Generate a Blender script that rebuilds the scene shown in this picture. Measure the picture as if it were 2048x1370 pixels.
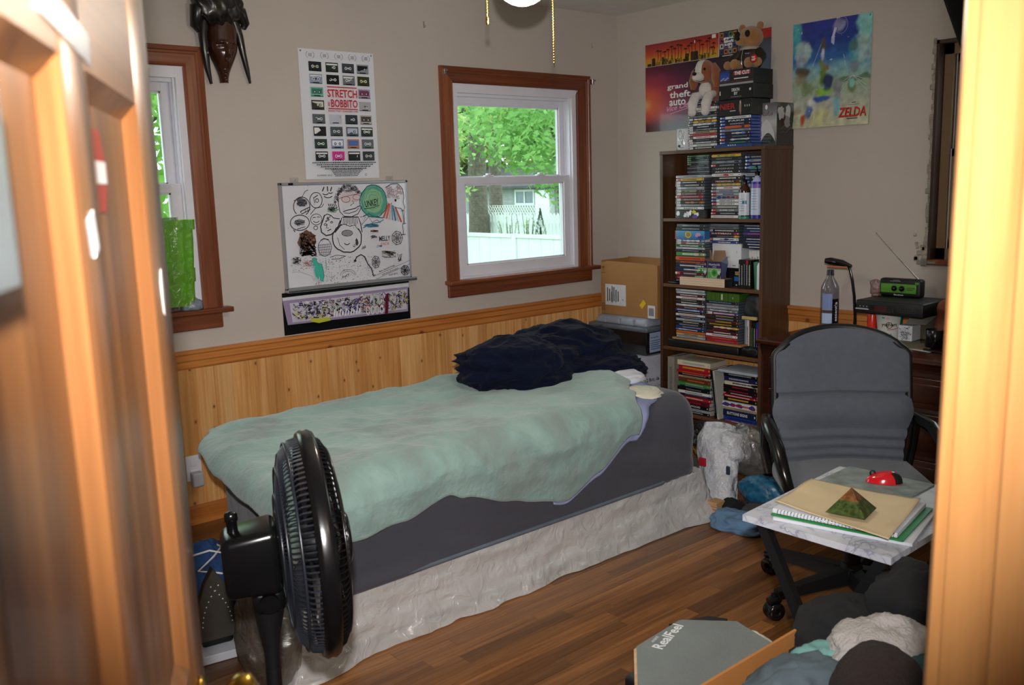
import bpy, bmesh, math, random
from mathutils import Vector, Matrix, noise
random.seed(7)
S = bpy.context.scene
for o in list(bpy.data.objects): bpy.data.objects.remove(o)
PI = math.pi
def lin(h):
    h = h.lstrip('#'); r = [int(h[i:i+2], 16)/255 for i in (0, 2, 4)]
    return tuple(x/12.92 if x <= .04045 else ((x+.055)/1.055)**2.4 for x in r) + (1.0,)
# ------------------------------------------------------------------ camera, world, lamps, exposure
CAM = Vector((-4.27616, -3.94383, 1.45944))
MR = [[0.7565347, -0.6532889, -0.0294755], [0.1321557, 0.1085878, 0.9852632], [0.6404609, 0.7492812, -0.1684862]]
cd = bpy.data.cameras.new('camera'); cam = bpy.data.objects.new('camera', cd); S.collection.objects.link(cam)
cam.matrix_world = Matrix(((MR[0][0], MR[1][0], -MR[2][0], CAM.x), (MR[0][1], MR[1][1], -MR[2][1], CAM.y),
                           (MR[0][2], MR[1][2], -MR[2][2], CAM.z), (0, 0, 0, 1)))
cd.sensor_fit = 'HORIZONTAL'; cd.sensor_width = 23.6; cd.lens = 1840.29/2048*23.6; cd.clip_start = .02; cd.clip_end = 200
cd.dof.use_dof = True; cd.dof.focus_distance = 3.6; cd.dof.aperture_fstop = 5.6
S.camera = cam
S.view_settings.view_transform = 'Standard'; S.view_settings.look = 'None'; S.view_settings.gamma = 1
S.view_settings.use_curve_mapping = False; S.view_settings.exposure = 0.15
W = bpy.data.worlds.new('world'); S.world = W; W.use_nodes = True
W.node_tree.nodes['Background'].inputs[0].default_value = (.86, .94, 1.0, 1)
W.node_tree.nodes['Background'].inputs[1].default_value = 3.3
def light(name, kind, loc, power, color, size=.1, rot=None, **kw):
    l = bpy.data.lights.new(name, kind); l.energy = power; l.color = color
    o = bpy.data.objects.new(name, l); S.collection.objects.link(o); o.location = loc
    if kind == 'AREA': l.size = size
    else: l.shadow_soft_size = size
    if rot: o.rotation_euler = rot
    for k, v in kw.items(): setattr(l, k, v)
    return o
# the camera's own flash: above and a little behind the lens, aimed with it
fl = light('camera_flash', 'SPOT', (0, 0, 0), 300, (1, .96, .95), .018)
fl.data.spot_size = math.radians(74); fl.data.spot_blend = 1.0
fl.matrix_world = cam.matrix_world @ Matrix.Translation((0, .12, .05))
for nm, c, s, r in (('portal_back', (-.81, .14, 1.47), (.85, .95), (PI/2, 0, PI)), ('portal_left', (-3.08, .14, 1.47), (.72, .95), (PI/2, 0, PI)),
                    ('portal_right', (.14, -2.3, 1.5), (.6, .9), (PI/2, 0, PI/2))):
    p = light(nm, 'AREA', c, 1, (1, 1, 1), .5, r); p.data.shape = 'RECTANGLE'; p.data.size, p.data.size_y = s
    p.data.cycles.is_portal = True
light('room_ceiling_bulb_glow', 'POINT', (-2.47, -1.9, 1.93), 15, (1, .90, .78), .06)
light('hall_ceiling_lamp', 'POINT', (-3.75, -4.9, 2.25), 8, (1, .80, .56), .12)

# ------------------------------------------------------------------ materials
MC = {}
def newmat(n):
    m = bpy.data.materials.new(n); m.use_nodes = True; nt = m.node_tree
    return m, nt, nt.nodes['Principled BSDF']
def nd(nt, t, **kw):
    n = nt.nodes.new(t)
    for k, v in kw.items():
        if k.startswith('i_'): n.inputs[k[2:].replace('_', ' ')].default_value = v
        elif isinstance(k, str) and k.startswith('n'): n.inputs[int(k[1:])].default_value = v
        else: setattr(n, k, v)
    return n
def ramp(nt, fac, stops):
    r = nt.nodes.new('ShaderNodeValToRGB'); nt.links.new(fac, r.inputs[0]); e = r.color_ramp.elements
    while len(e) < len(stops): e.new(.5)
    for i, (p, c) in enumerate(stops): e[i].position = p; e[i].color = lin(c) if isinstance(c, str) else c
    return r.outputs[0]
def coords(nt, scale=(1, 1, 1), rnd=False, space='Object'):
    tc = nt.nodes.new('ShaderNodeTexCoord'); mp = nt.nodes.new('ShaderNodeMapping'); mp.inputs['Scale'].default_value = scale
    src = tc.outputs[space]
    if rnd:
        oi = nt.nodes.new('ShaderNodeObjectInfo'); v = nt.nodes.new('ShaderNodeVectorMath'); v.operation = 'SCALE'
        cb = nt.nodes.new('ShaderNodeCombineXYZ')
        for i in range(3): nt.links.new(oi.outputs['Random'], cb.inputs[i])
        nt.links.new(cb.outputs[0], v.inputs[0]); v.inputs['Scale'].default_value = 37
        a = nt.nodes.new('ShaderNodeVectorMath'); nt.links.new(src, a.inputs[0]); nt.links.new(v.outputs[0], a.inputs[1]); src = a.outputs[0]
    nt.links.new(src, mp.inputs[0]); return mp.outputs[0]
def bump(nt, b, h, strength, dist=.01):
    bp = nt.nodes.new('ShaderNodeBump'); bp.inputs['Strength'].default_value = strength; bp.inputs['Distance'].default_value = dist
    nt.links.new(h, bp.inputs['Height']); nt.links.new(bp.outputs[0], b.inputs['Normal'])
def mat(name, col, rough=.5, metal=0, var=.12, scale=12, bmp=0, bscale=60, bdist=.004, spec=.5, coat=0, sheen=0, stretch=(1, 1, 1)):
    if name in MC: return MC[name]
    m, nt, b = newmat(name); c = lin(col) if isinstance(col, str) else col
    v = coords(nt, stretch); n = nd(nt, 'ShaderNodeTexNoise', i_Scale=scale, i_Detail=4.0); nt.links.new(v, n.inputs['Vector'])
    lo = tuple(x*(1-var) for x in c[:3])+(1,); hi = tuple(min(1, x*(1+var)) for x in c[:3])+(1,)
    nt.links.new(ramp(nt, n.outputs['Fac'], [(.3, lo), (.7, hi)]), b.inputs['Base Color'])
    b.inputs['Roughness'].default_value = rough; b.inputs['Metallic'].default_value = metal
    b.inputs['Specular IOR Level'].default_value = spec; b.inputs['Coat Weight'].default_value = coat
    b.inputs['Sheen Weight'].default_value = sheen
    if bmp:
        n2 = nd(nt, 'ShaderNodeTexNoise', i_Scale=bscale, i_Detail=5.0); nt.links.new(v, n2.inputs['Vector']); bump(nt, b, n2.outputs['Fac'], bmp, bdist)
    MC[name] = m; return m
def wood(name, dark, mid, light_, axis=0, rough=.4, knots=0, fine=60, rnd=True, coat=0, tint=.25, bs=.12):
    if name in MC: return MC[name]
    m, nt, b = newmat(name); sc = [fine]*3; sc[axis] = fine*.035
    v = coords(nt, tuple(sc), rnd)
    n = nd(nt, 'ShaderNodeTexNoise', i_Scale=1.0, i_Detail=5.0, i_Roughness=.6, i_Distortion=.6); nt.links.new(v, n.inputs['Vector'])
    sc2 = [6, 6, 6]; sc2[axis] = .7
    v2 = coords(nt, tuple(sc2), rnd); n2 = nd(nt, 'ShaderNodeTexNoise', i_Scale=1.0, i_Detail=2.0); nt.links.new(v2, n2.inputs['Vector'])
    mx = nd(nt, 'ShaderNodeMix', data_type='FLOAT'); mx.inputs[0].default_value = .45
    nt.links.new(n.outputs['Fac'], mx.inputs[2]); nt.links.new(n2.outputs['Fac'], mx.inputs[3])
    col = ramp(nt, mx.outputs[0], [(.33, dark), (.5, mid), (.66, light_)])
    if knots:
        v3 = coords(nt, (1, 1, 1), rnd); sx = nt.nodes.new('ShaderNodeSeparateXYZ'); nt.links.new(v3, sx.inputs[0]); cb3 = nt.nodes.new('ShaderNodeCombineXYZ')
        ac = [i for i in range(3) if i != axis]; ad = nd(nt, 'ShaderNodeMath', operation='ADD'); nt.links.new(sx.outputs[ac[0]], ad.inputs[0]); nt.links.new(sx.outputs[ac[1]], ad.inputs[1])
        m1 = nd(nt, 'ShaderNodeMath', operation='MULTIPLY'); nt.links.new(ad.outputs[0], m1.inputs[0]); m1.inputs[1].default_value = 8
        m2 = nd(nt, 'ShaderNodeMath', operation='MULTIPLY'); nt.links.new(sx.outputs[axis], m2.inputs[0]); m2.inputs[1].default_value = 6
        nt.links.new(m1.outputs[0], cb3.inputs[0]); nt.links.new(m2.outputs[0], cb3.inputs[1])
        vo = nd(nt, 'ShaderNodeTexVoronoi', voronoi_dimensions='2D', i_Scale=knots); nt.links.new(cb3.outputs[0], vo.inputs['Vector'])
        k = ramp(nt, vo.outputs['Distance'], [(.0, (.05, .05, .05, 1)), (.03, (.35, .35, .35, 1)), (.05, (.85, .85, .85, 1)), (.09, (1, 1, 1, 1))])
        mk = nd(nt, 'ShaderNodeMix', data_type='RGBA'); nt.links.new(k, mk.inputs[0]); mk.inputs[6].default_value = lin('#5a2a10'); nt.links.new(col, mk.inputs[7]); col = mk.outputs[2]
    if rnd:
        oi = nt.nodes.new('ShaderNodeObjectInfo')
        hsv = nd(nt, 'ShaderNodeHueSaturation'); mr = nd(nt, 'ShaderNodeMapRange', n3=1-tint, n4=1+tint)
        nt.links.new(oi.outputs['Random'], mr.inputs[0]); nt.links.new(mr.outputs[0], hsv.inputs['Value']); nt.links.new(col, hsv.inputs['Color']); col = hsv.outputs[0]
    nt.links.new(col, b.inputs['Base Color']); b.inputs['Roughness'].default_value = rough; b.inputs['Coat Weight'].default_value = coat
    bump(nt, b, n.outputs['Fac'], bs, .001)
    MC[name] = m; return m
def colmat(name='printed_colour', rough=.5, coat=0, metal=0):
    if name in MC: return MC[name]
    m, nt, b = newmat(name); a = nt.nodes.new('ShaderNodeAttribute'); a.attribute_name = 'Col'
    v = coords(nt); n = nd(nt, 'ShaderNodeTexNoise', i_Scale=40.0); nt.links.new(v, n.inputs['Vector'])
    mr = nd(nt, 'ShaderNodeMapRange', n3=.92, n4=1.06); nt.links.new(n.outputs['Fac'], mr.inputs[0])
    mx = nd(nt, 'ShaderNodeMix', data_type='RGBA', blend_type='MULTIPLY'); mx.inputs[0].default_value = 1
    nt.links.new(a.outputs['Color'], mx.inputs[6]); nt.links.new(mr.outputs[0], mx.inputs[7])
    nt.links.new(mx.outputs[2], b.inputs['Base Color']); b.inputs['Roughness'].default_value = rough; b.inputs['Coat Weight'].default_value = coat
    MC[name] = m; return m
def glassmat(name, tint='#ffffff', gloss=.08, alpha=.0, body='#ffffff', rough=.03, crinkle=0, bscale=25):
    """thin clear sheet: see-through + reflection + a little of its own body colour"""
    if name in MC: return MC[name]
    m, nt, b = newmat(name); nt.nodes.remove(b); out = [n for n in nt.nodes if n.type == 'OUTPUT_MATERIAL'][0]
    t = nd(nt, 'ShaderNodeBsdfTransparent'); t.inputs[0].default_value = lin(tint)
    g = nd(nt, 'ShaderNodeBsdfGlossy'); g.inputs['Roughness'].default_value = rough
    d = nd(nt, 'ShaderNodeBsdfPrincipled'); d.inputs['Base Color'].default_value = lin(body); d.inputs['Roughness'].default_value = .35
    m1 = nd(nt, 'ShaderNodeMixShader'); m1.inputs[0].default_value = alpha; nt.links.new(t.outputs[0], m1.inputs[1]); nt.links.new(d.outputs[0], m1.inputs[2])
    m2 = nd(nt, 'ShaderNodeMixShader'); m2.inputs[0].default_value = gloss; nt.links.new(m1.outputs[0], m2.inputs[1]); nt.links.new(g.outputs[0], m2.inputs[2])
    nt.links.new(m2.outputs[0], out.inputs[0])
    if crinkle:
        v = coords(nt); vo = nd(nt, 'ShaderNodeTexNoise', i_Scale=float(bscale), i_Detail=6.0, i_Distortion=1.5); nt.links.new(v, vo.inputs['Vector'])
        bp = nd(nt, 'ShaderNodeBump'); bp.inputs['Strength'].default_value = crinkle; bp.inputs['Distance'].default_value = .01
        nt.links.new(vo.outputs['Fac'], bp.inputs['Height'])
        for s in (g, d): nt.links.new(bp.outputs[0], s.inputs['Normal'])
    MC[name] = m; return m
def emit(name, col, st):
    if name in MC: return MC[name]
    m, nt, b = newmat(name); b.inputs['Base Color'].default_value = lin(col); b.inputs['Emission Color'].default_value = lin(col); b.inputs['Emission Strength'].default_value = st
    MC[name] = m; return m

# ------------------------------------------------------------------ mesh collector and object helpers
class MB:
    def __init__(s): s.v = []; s.f = []; s.m = []; s.c = []; s.sm = []
    def add(s, vs, fs, m=0, col=None, sm=False):
        n = len(s.v); s.v += [Vector(x) for x in vs]; s.f += [tuple(i+n for i in f) for f in fs]; s.m += [m]*len(fs); s.sm += [sm]*len(fs)
        s.c += [col or (1, 1, 1, 1)]*len(vs); return s
    def box(s, a, b, m=0, col=None):
        (x0, y0, z0), (x1, y1, z1) = a, b; x0, x1 = min(x0, x1), max(x0, x1); y0, y1 = min(y0, y1), max(y0, y1); z0, z1 = min(z0, z1), max(z0, z1)
        v = [(x0, y0, z0), (x1, y0, z0), (x1, y1, z0), (x0, y1, z0), (x0, y0, z1), (x1, y0, z1), (x1, y1, z1), (x0, y1, z1)]
        return s.add(v, [(0, 3, 2, 1), (4, 5, 6, 7), (0, 1, 5, 4), (1, 2, 6, 5), (2, 3, 7, 6), (3, 0, 4, 7)], m, col)
    def rbox(s, a, b, r=.005, seg=2, m=0, col=None, fn=None):
        bm = bmesh.new(); bmesh.ops.create_cube(bm, size=1)
        d = [b[i]-a[i] for i in range(3)]; c = [(b[i]+a[i])/2 for i in range(3)]
        for v in bm.verts: v.co = Vector([v.co[i]*d[i] for i in range(3)])
        bmesh.ops.bevel(bm, geom=bm.edges[:]+bm.verts[:], offset=min(r, min(abs(x) for x in d)*.49), segments=seg, affect='EDGES', profile=.5)
        vs = [Vector(v.co)+Vector(c) for v in bm.verts]
        if fn: vs = [fn(v) for v in vs]
        fs = [tuple(v.index for v in f.verts) for f in bm.faces]; bm.free()
        return s.add(vs, fs, m, col, seg > 1)
    def cyl(s, p0, p1, r0, r1=None, n=12, m=0, col=None, caps=True):
        return s.tube([p0, p1], [r0, r0 if r1 is None else r1], n, m, col, caps, sm=n > 6)
    def tube(s, pts, rs, n=8, m=0, col=None, caps=True, sm=True, closed=False):
        pts = [Vector(p) for p in pts]
        if isinstance(rs, (int, float)): rs = [rs]*len(pts)
        up = None; rings = []
        for i, p in enumerate(pts):
            if closed: t = (pts[(i+1) % len(pts)]-pts[i-1])
            else: t = pts[min(i+1, len(pts)-1)]-pts[max(i-1, 0)]
            if t.length < 1e-9: t = Vector((0, 0, 1))
            t.normalize()
            if up is None: up = t.orthogonal().normalized()
            up = (up - t*up.dot(t)); up = up.normalized() if up.length > 1e-6 else t.orthogonal().normalized()
            w = t.cross(up)
            rings.append([p+(up*math.cos(2*PI*k/n)+w*math.sin(2*PI*k/n))*rs[i] for k in range(n)])
        vs = [q for r in rings for q in r]; fs = []
        L = len(rings); rng = range(L if closed else L-1)
        for i in rng:
            j = (i+1) % L
            for k in range(n): fs.append((i*n+k, i*n+(k+1) % n, j*n+(k+1) % n, j*n+k))
        s.add(vs, fs, m, col, sm)
        if caps and not closed:
            s.add(rings[0], [tuple(reversed(range(n)))], m, col); s.add(rings[-1], [tuple(range(n))], m, col)
        return s
    def lathe(s, prof, c=(0, 0, 0), n=24, m=0, col=None, axis=None, sm=True, sq=(1, 1)):
        """prof = [(r, h)...] turned about axis"""
        z = Vector(axis or (0, 0, 1)).normalized(); x = z.orthogonal().normalized() if abs(z.z) < .99 else Vector((1, 0, 0)); y = z.cross(x); c = Vector(c)
        vs = []; fs = []
        for r, h in prof:
            for k in range(n): a = 2*PI*k/n; vs.append(c+z*h+(x*math.cos(a)*sq[0]+y*math.sin(a)*sq[1])*max(r, 1e-5))
        for i in range(len(prof)-1):
            for k in range(n): fs.append((i*n+k, i*n+(k+1) % n, (i+1)*n+(k+1) % n, (i+1)*n+k))
        return s.add(vs, fs, m, col, sm)
    def grid(s, nu, nv, fn, m=0, col=None, sm=True, colfn=None, closed_u=False):
        vs = [fn(i/(nu-(0 if closed_u else 1)), j/(nv-1)) for j in range(nv) for i in range(nu)]; fs = []
        for j in range(nv-1):
            for i in range(nu if closed_u else nu-1):
                k = (i+1) % nu; fs.append((j*nu+i, j*nu+k, (j+1)*nu+k, (j+1)*nu+i))
        return s.add(vs, fs, m, col, sm)
    def prism(s, poly, d, m=0, col=None):
        """poly: 3D points in order, extruded by vector d"""
        n = len(poly); d = Vector(d); vs = [Vector(p) for p in poly]; vs += [p+d for p in vs[:n]]
        return s.add(vs, [tuple(reversed(range(n))), tuple(range(n, 2*n))]+[(i, (i+1) % n, n+(i+1) % n, n+i) for i in range(n)], m, col)
    def sphere(s, c, r, n=12, m=0, col=None, sc=(1, 1, 1)):
        prof = []; c = Vector(c); vs = []; k = max(4, n//2+1)
        for i in range(k+1):
            a = PI*i/k
            for j in range(n): b = 2*PI*j/n; vs.append(c+Vector((math.sin(a)*math.cos(b)*r*sc[0], math.sin(a)*math.sin(b)*r*sc[1], math.cos(a)*r*sc[2])))
        return s.add(vs, [(i*n+j, (i+1)*n+j, (i+1)*n+(j+1) % n, i*n+(j+1) % n) for i in range(k) for j in range(n)], m, col, True)
COL = S.collection; ROOTM = {}
def rootmat(o):
    m = Matrix.Identity(4)
    while o is not None:
        m = Matrix.Translation(o.location) @ o.rotation_euler.to_matrix().to_4x4() @ m; o = o.parent
    return m
def build(name, mb, mats, parent=None, loc=None, rot=None, world=True):
    """link the collected shapes as ONE mesh object; world=True: the coordinates given are the room's"""
    me = bpy.data.meshes.new(name)
    if not isinstance(mats, (list, tuple)): mats = [mats]
    o = bpy.data.objects.new(name, me); COL.objects.link(o); o.parent = parent
    if loc is not None: o.location = loc
    if rot is not None: o.rotation_euler = rot
    vs = mb.v
    if world:
        im = rootmat(o).inverted(); vs = [im @ v for v in vs]
    me.from_pydata([tuple(v) for v in vs], [], mb.f)
    for m in mats: me.materials.append(m)
    me.polygons.foreach_set('material_index', mb.m); me.polygons.foreach_set('use_smooth', mb.sm)
    if any(c != (1, 1, 1, 1) for c in mb.c):
        a = me.color_attributes.new('Col', 'FLOAT_COLOR', 'POINT'); a.data.foreach_set('color', [x for c in mb.c for x in c])
    me.update(); return o
def thing(name, label, cat, loc, rotz=0, group=None):
    o = bpy.data.objects.new(name, None); COL.objects.link(o); o.location = loc; o.rotation_euler = (0, 0, rotz); o.empty_display_size = .05
    o['label'] = label; o['category'] = cat
    if group: o['group'] = group
    return o
def tag(o, label=None, cat=None, group=None, kind=None):
    if label: o['label'] = label
    if cat: o['category'] = cat
    if group: o['group'] = group
    if kind: o['kind'] = kind
    return o
def solid(name, mb, mats, label, cat, loc, group=None, rot=None, world=True):
    return tag(build(name, mb, mats, None, loc, rot, world), label, cat, group)
def struct(name, mb, mats, parent=None, loc=None):
    o = build(name, mb, mats, parent, loc)
    if parent is None: o['kind'] = 'structure'
    return o
def mod_solid(o, t, off=0): md = o.modifiers.new('thickness', 'SOLIDIFY'); md.thickness = t; md.offset = off; return o
def mod_sub(o, n=1): md = o.modifiers.new('smooth', 'SUBSURF'); md.levels = n; md.render_levels = n; return o
TXT = {}
def textmesh(t, bold=False, shear=0, space=1.0):
    key = (t, bold, shear, space)
    if key in TXT: return TXT[key]
    cu = bpy.data.curves.new('lettering', 'FONT'); cu.body = t; cu.resolution_u = 2; cu.size = 1; cu.shear = shear; cu.space_character = space
    cu.offset = .022 if bold else 0
    ob = bpy.data.objects.new('lettering', cu); me = ob.to_mesh()
    vs = [(v.co.x, v.co.y) for v in me.vertices]; fs = [tuple(p.vertices) for p in me.polygons]
    ob.to_mesh_clear(); bpy.data.objects.remove(ob); bpy.data.curves.remove(cu)
    if vs:
        x0 = min(v[0] for v in vs); y0 = min(v[1] for v in vs); w = max(v[0] for v in vs)-x0 or 1; h = max(v[1] for v in vs)-y0 or 1
        vs = [((x-x0)/w, (y-y0)/h) for x, y in vs]
        TXT[key] = (vs, fs, w/h)
    else: TXT[key] = ([], [], 1)
    return TXT[key]
class Print:
    """flat print on a plane: origin O, right U, up V; every layer a hair above the last"""
    def __init__(s, O, U, V, step=.00012, lift=.0004, fn=None):
        s.O = Vector(O); s.U = Vector(U).normalized(); s.V = Vector(V).normalized(); s.N = s.U.cross(s.V); s.k = lift; s.step = step; s.mb = MB(); s.fn = fn; s.clip = None
    def P(s, x, y):
        if s.clip: x = max(0, min(s.clip[0], x)); y = max(0, min(s.clip[1], y))
        p = s.O+s.U*x+s.V*y+s.N*s.k
        return s.fn(p, x, y, s.k) if s.fn else p
    def up(s): s.k += s.step
    def poly(s, pts, col):
        s.mb.add([s.P(*p) for p in pts], [tuple(range(len(pts)))], 0, lin(col) if isinstance(col, str) else col); s.up()
    def rect(s, x, y, w, h, col): s.poly([(x, y), (x+w, y), (x+w, y+h), (x, y+h)], col)
    def ell(s, x, y, rx, ry, col, n=16, a0=0): s.poly([(x+rx*math.cos(2*PI*k/n+a0), y+ry*math.sin(2*PI*k/n+a0)) for k in range(n)], col)
    def line(s, pts, w, col, closed=False):
        c = lin(col) if isinstance(col, str) else col
        pts = [Vector((p[0], p[1])) for p in pts]
        if closed: pts = pts+[pts[0], pts[1]]
        vs = []; fs = []
        for i, p in enumerate(pts):
            t = (pts[min(i+1, len(pts)-1)]-pts[max(i-1, 0)])
            t = t.normalized() if t.length > 1e-9 else Vector((1, 0)); n = Vector((-t.y, t.x))*w/2
            vs += [s.P(*(p+n)), s.P(*(p-n))]
            if i: fs.append((2*i-2, 2*i-1, 2*i+1, 2*i))
        s.mb.add(vs, fs, 0, c); s.up()
    def ring(s, x, y, rx, ry, w, col, n=18, a0=0, a1=2*PI, wob=0, seed=0):
        r = random.Random(seed); s.line([(x+rx*(1+wob*r.uniform(-1, 1))*math.cos(a0+(a1-a0)*k/n), y+ry*(1+wob*r.uniform(-1, 1))*math.sin(a0+(a1-a0)*k/n)) for k in range(n+1)], w, col)
    def text(s, t, x, y, w, h, col, bold=False, shear=0, rot=0):
        vs, fs, asp = textmesh(t, bold, shear)
        if not vs: return
        if w is None: w = h*asp
        ca, sa = math.cos(rot), math.sin(rot)
        s.mb.add([s.P(x+a*w*ca-b*h*sa, y+a*w*sa+b*h*ca) for a, b in vs], fs, 0, lin(col)); s.up()
    def scrib(s, x, y, w, h, n, lw, col, seed=0):
        r = random.Random(seed); s.line([(x+w*i/n, y+h*r.random()) for i in range(n+1)], lw, col)
    def grad(s, x, y, w, h, stops, n=24):
        """stops bottom->top"""
        vs = []; cs = []; fs = []
        for i in range(n+1):
            t = i/n
            for a, b in zip(stops, stops[1:]):
                if t <= b[0]+1e-9:
                    u = (t-a[0])/(b[0]-a[0]); ca, cb = lin(a[1]), lin(b[1]); c = tuple(p+(q-p)*u for p, q in zip(ca, cb)); break
            vs += [s.P(x, y+h*t), s.P(x+w, y+h*t)]; cs += [c, c]
            if i: fs.append((2*i-2, 2*i-1, 2*i+1, 2*i))
        k = len(s.mb.c); s.mb.add(vs, fs); s.mb.c[k:] = cs; s.up()
    def blob(s, x, y, rx, ry, col, seed=0, wob=.2, n=18):
        r = random.Random(seed); s.poly([(x+rx*(1+wob*r.uniform(-1, 1))*math.cos(2*PI*k/n), y+ry*(1+wob*r.uniform(-1, 1))*math.sin(2*PI*k/n)) for k in range(n)], col)
    def field(s, x, y, w, h, nx, ny, fn):
        vs = []; cs = []; fs = []
        for j in range(ny+1):
            for i in range(nx+1): vs.append(s.P(x+w*i/nx, y+h*j/ny)); cs.append(fn(i/nx, j/ny))
        for j in range(ny):
            for i in range(nx): k = j*(nx+1)+i; fs.append((k, k+1, k+nx+2, k+nx+1))
        k = len(s.mb.c); s.mb.add(vs, fs); s.mb.c[k:] = cs; s.up()
    def done(s, parent, name='print', m=None): return build(name, s.mb, m or colmat(), parent)
EX, EY, EZ = Vector((1, 0, 0)), Vector((0, 1, 0)), Vector((0, 0, 1))
def sm(a, b, x): t = max(0, min(1, (x-a)/(b-a))); return t*t*(3-2*t)
def nz(x, y, z=0): return noise.noise(Vector((x, y, z)))

WHITE = mat('white_vinyl', '#d9d7e0', .35, var=.03); BLACKP = mat('black_plastic', '#0b0b0c', .22, var=.1); BLACKM = mat('black_matte_plastic', '#0d0d0f', .5, var=.1)
CHROME = mat('bright_metal', '#c9c9cc', .2, metal=1, var=.05); BRASS = mat('brass', '#c99a3a', .22, metal=1, var=.06)
TRIM = wood('window_trim_wood', '#582a14', '#7a3e20', '#945a34', 2, .38, 0, 50, True, .2, .06)
TRIMX = wood('window_trim_wood_horizontal', '#4c2210', '#6e361a', '#884a28', 0, .38, 0, 50, True, .2, .06)
PRT = colmat(); PRTG = colmat('glossy_print', .25, .3)
# ------------------------------------------------------------------ room shell
WALLM = mat('wall_paint_taupe', '#b9afa6', .75, var=.035, scale=2.5, bmp=.25, bscale=120, bdist=.002)
CEILM = mat('ceiling_paint', '#e4e2dd', .85, var=.04, bmp=.8, bscale=90, bdist=.006)
PINE = wood('pine_board', '#b3793f', '#cf9658', '#e0b27a', 2, .38, .9, 55, True, .1, .07)
PINEX = wood('pine_rail', '#9c5a26', '#b87234', '#cd8a4a', 0, .36, .5, 55, True, .1, .08)
PINEY = wood('pine_rail_side', '#9c5a26', '#b87234', '#cd8a4a', 1, .36, .5, 55, True, .1, .08)
DOORW = wood('varnished_door_pine', '#4e2c16', '#7e522e', '#966c44', 2, .32, 0, 26, True, .08, .02, )
JAMBW = wood('varnished_jamb_pine', '#8a5a2c', '#ac7a48', '#bc8a58', 2, .35, 0, 24, True, .08, .02)
FLOORW = wood('oak_floor_plank', '#573217', '#7e5028', '#9c6a3a', 0, .36, 0, 90, True, .12, .36, .08)
PLASTER = mat('broken_plaster', '#a09688', .9, var=.3, scale=30, bmp=1, bscale=50, bdist=.02)
def wallbox(name, axis, p0, p1, a0, a1, z0, z1, holes, m):
    """a wall slab along x (axis 0) or y (axis 1) between p0..p1 thick, a0..a1 long, with rectangular openings (a,b,zlow,zhigh)"""
    mb = MB(); cuts = sorted(set([a0, a1]+[h[0] for h in holes]+[h[1] for h in holes]))
    def bx(a, b, lo, hi):
        if axis == 0: mb.box((a, p0, lo), (b, p1, hi))
        else: mb.box((p0, a, lo), (p1, b, hi))
    for a, b in zip(cuts, cuts[1:]):
        hs = [h for h in holes if h[0] <= a+1e-6 and h[1] >= b-1e-6]
        if not hs: bx(a, b, z0, z1)
        else:
            if hs[0][2] > z0: bx(a, b, z0, hs[0][2])
            bx(a, b, hs[0][3], z1)
    return struct(name, mb, m)
XL = -4.9; YF = -3.64
WA = [(-1.273, -.36, .958, 1.997), (-3.60, -2.688, .958, 1.997)]
wall_back = wallbox('wall_back', 0, 0, .14, XL-.14, .14, 0, 2.44, WA, WALLM)
wall_right = wallbox('wall_right', 1, 0, .14, YF-.12, 0, 0, 2.44, [(-2.75, -1.945, 1.035, 2.045)], WALLM)
wall_left = wallbox('wall_left', 1, XL-.14, XL, YF-.12, 0, 0, 2.44, [], WALLM)
wall_front = wallbox('wall_front', 0, YF-.12, YF, XL, 0, 0, 2.44, [(-4.265, -3.535, -.01, 2.05)], WALLM)
mb = MB(); mb.box((XL-.14, YF-.12, 2.44), (.14, .14, 2.56)); struct('ceiling', mb, CEILM)
mb = MB(); mb.box((XL-.14, -5.6, -.12), (.14, .14, -.012)); floor = struct('floor', mb, mat('subfloor_dark_wood', '#2c170b', .7))
# hall behind the camera
mb = MB(); mb.box((XL-.14, -5.6, 0), (XL, YF-.12, 2.44)); struct('wall_hall_left', mb, WALLM)
mb = MB(); mb.box((-2.3, -5.6, 0), (-2.2, YF-.12, 2.44)); struct('wall_hall_right', mb, WALLM)
mb = MB(); mb.box((XL, -5.6, 0), (-2.3, -5.5, 2.44)); struct('wall_hall_back', mb, WALLM)
mb = MB(); mb.box((XL-.14, -5.6, 2.44), (-2.2, YF-.12, 2.5)); struct('ceiling_hall', mb, CEILM)
# floor planks (strip oak running along the room), shared meshes
PLW = .057; PMESH = {}
def plank_mesh(L):
    if L in PMESH: return PMESH[L]
    m = MB(); a = .0008; w = PLW-.0006
    pr = [(0, -.012), (0, -a), (a, 0), (w-a, 0), (w, -a), (w, -.012)]
    m.prism([(0, y, z) for y, z in pr], (L-.0006, 0, 0)); o = build('plank', m, FLOORW, world=False); PMESH[L] = o.data; bpy.data.objects.remove(o); return PMESH[L]
LENS = [.45, .6, .75, .9, 1.05]; far = MB(); r = random.Random(3); npk = 0; y = -.0
row = 0
while y > YF-.12:
    y -= PLW; row += 1; x = XL - r.random()*.5
    while x < 0:
        L = r.choice(LENS); x1 = min(x+L, 0.0)
        vis = y < -1.42 and y > -3.1 and x1 > -3.25 and x < -.55 or (y < -.9 and x < -2.9 and x1 > -3.5 and y > -2.5)
        if vis and npk < 296 and x1 > x+.05:
            o = bpy.data.objects.new('plank', plank_mesh(L)); COL.objects.link(o); o.parent = floor; o.location = (x, y, r.uniform(-.0006, .0006)); npk += 1
            if x+L > 0: o.scale.x = (0-x)/L
        elif x1 > x+.01:
            far.box((max(x, XL), y+.0003, -.012), (x1-.0006, y+PLW-.0003, -.0004+r.uniform(-.0004, .0004)))
        x += L
o = build('plank_rest', far, FLOORW, floor); o['kind'] = 'stuff'
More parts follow.
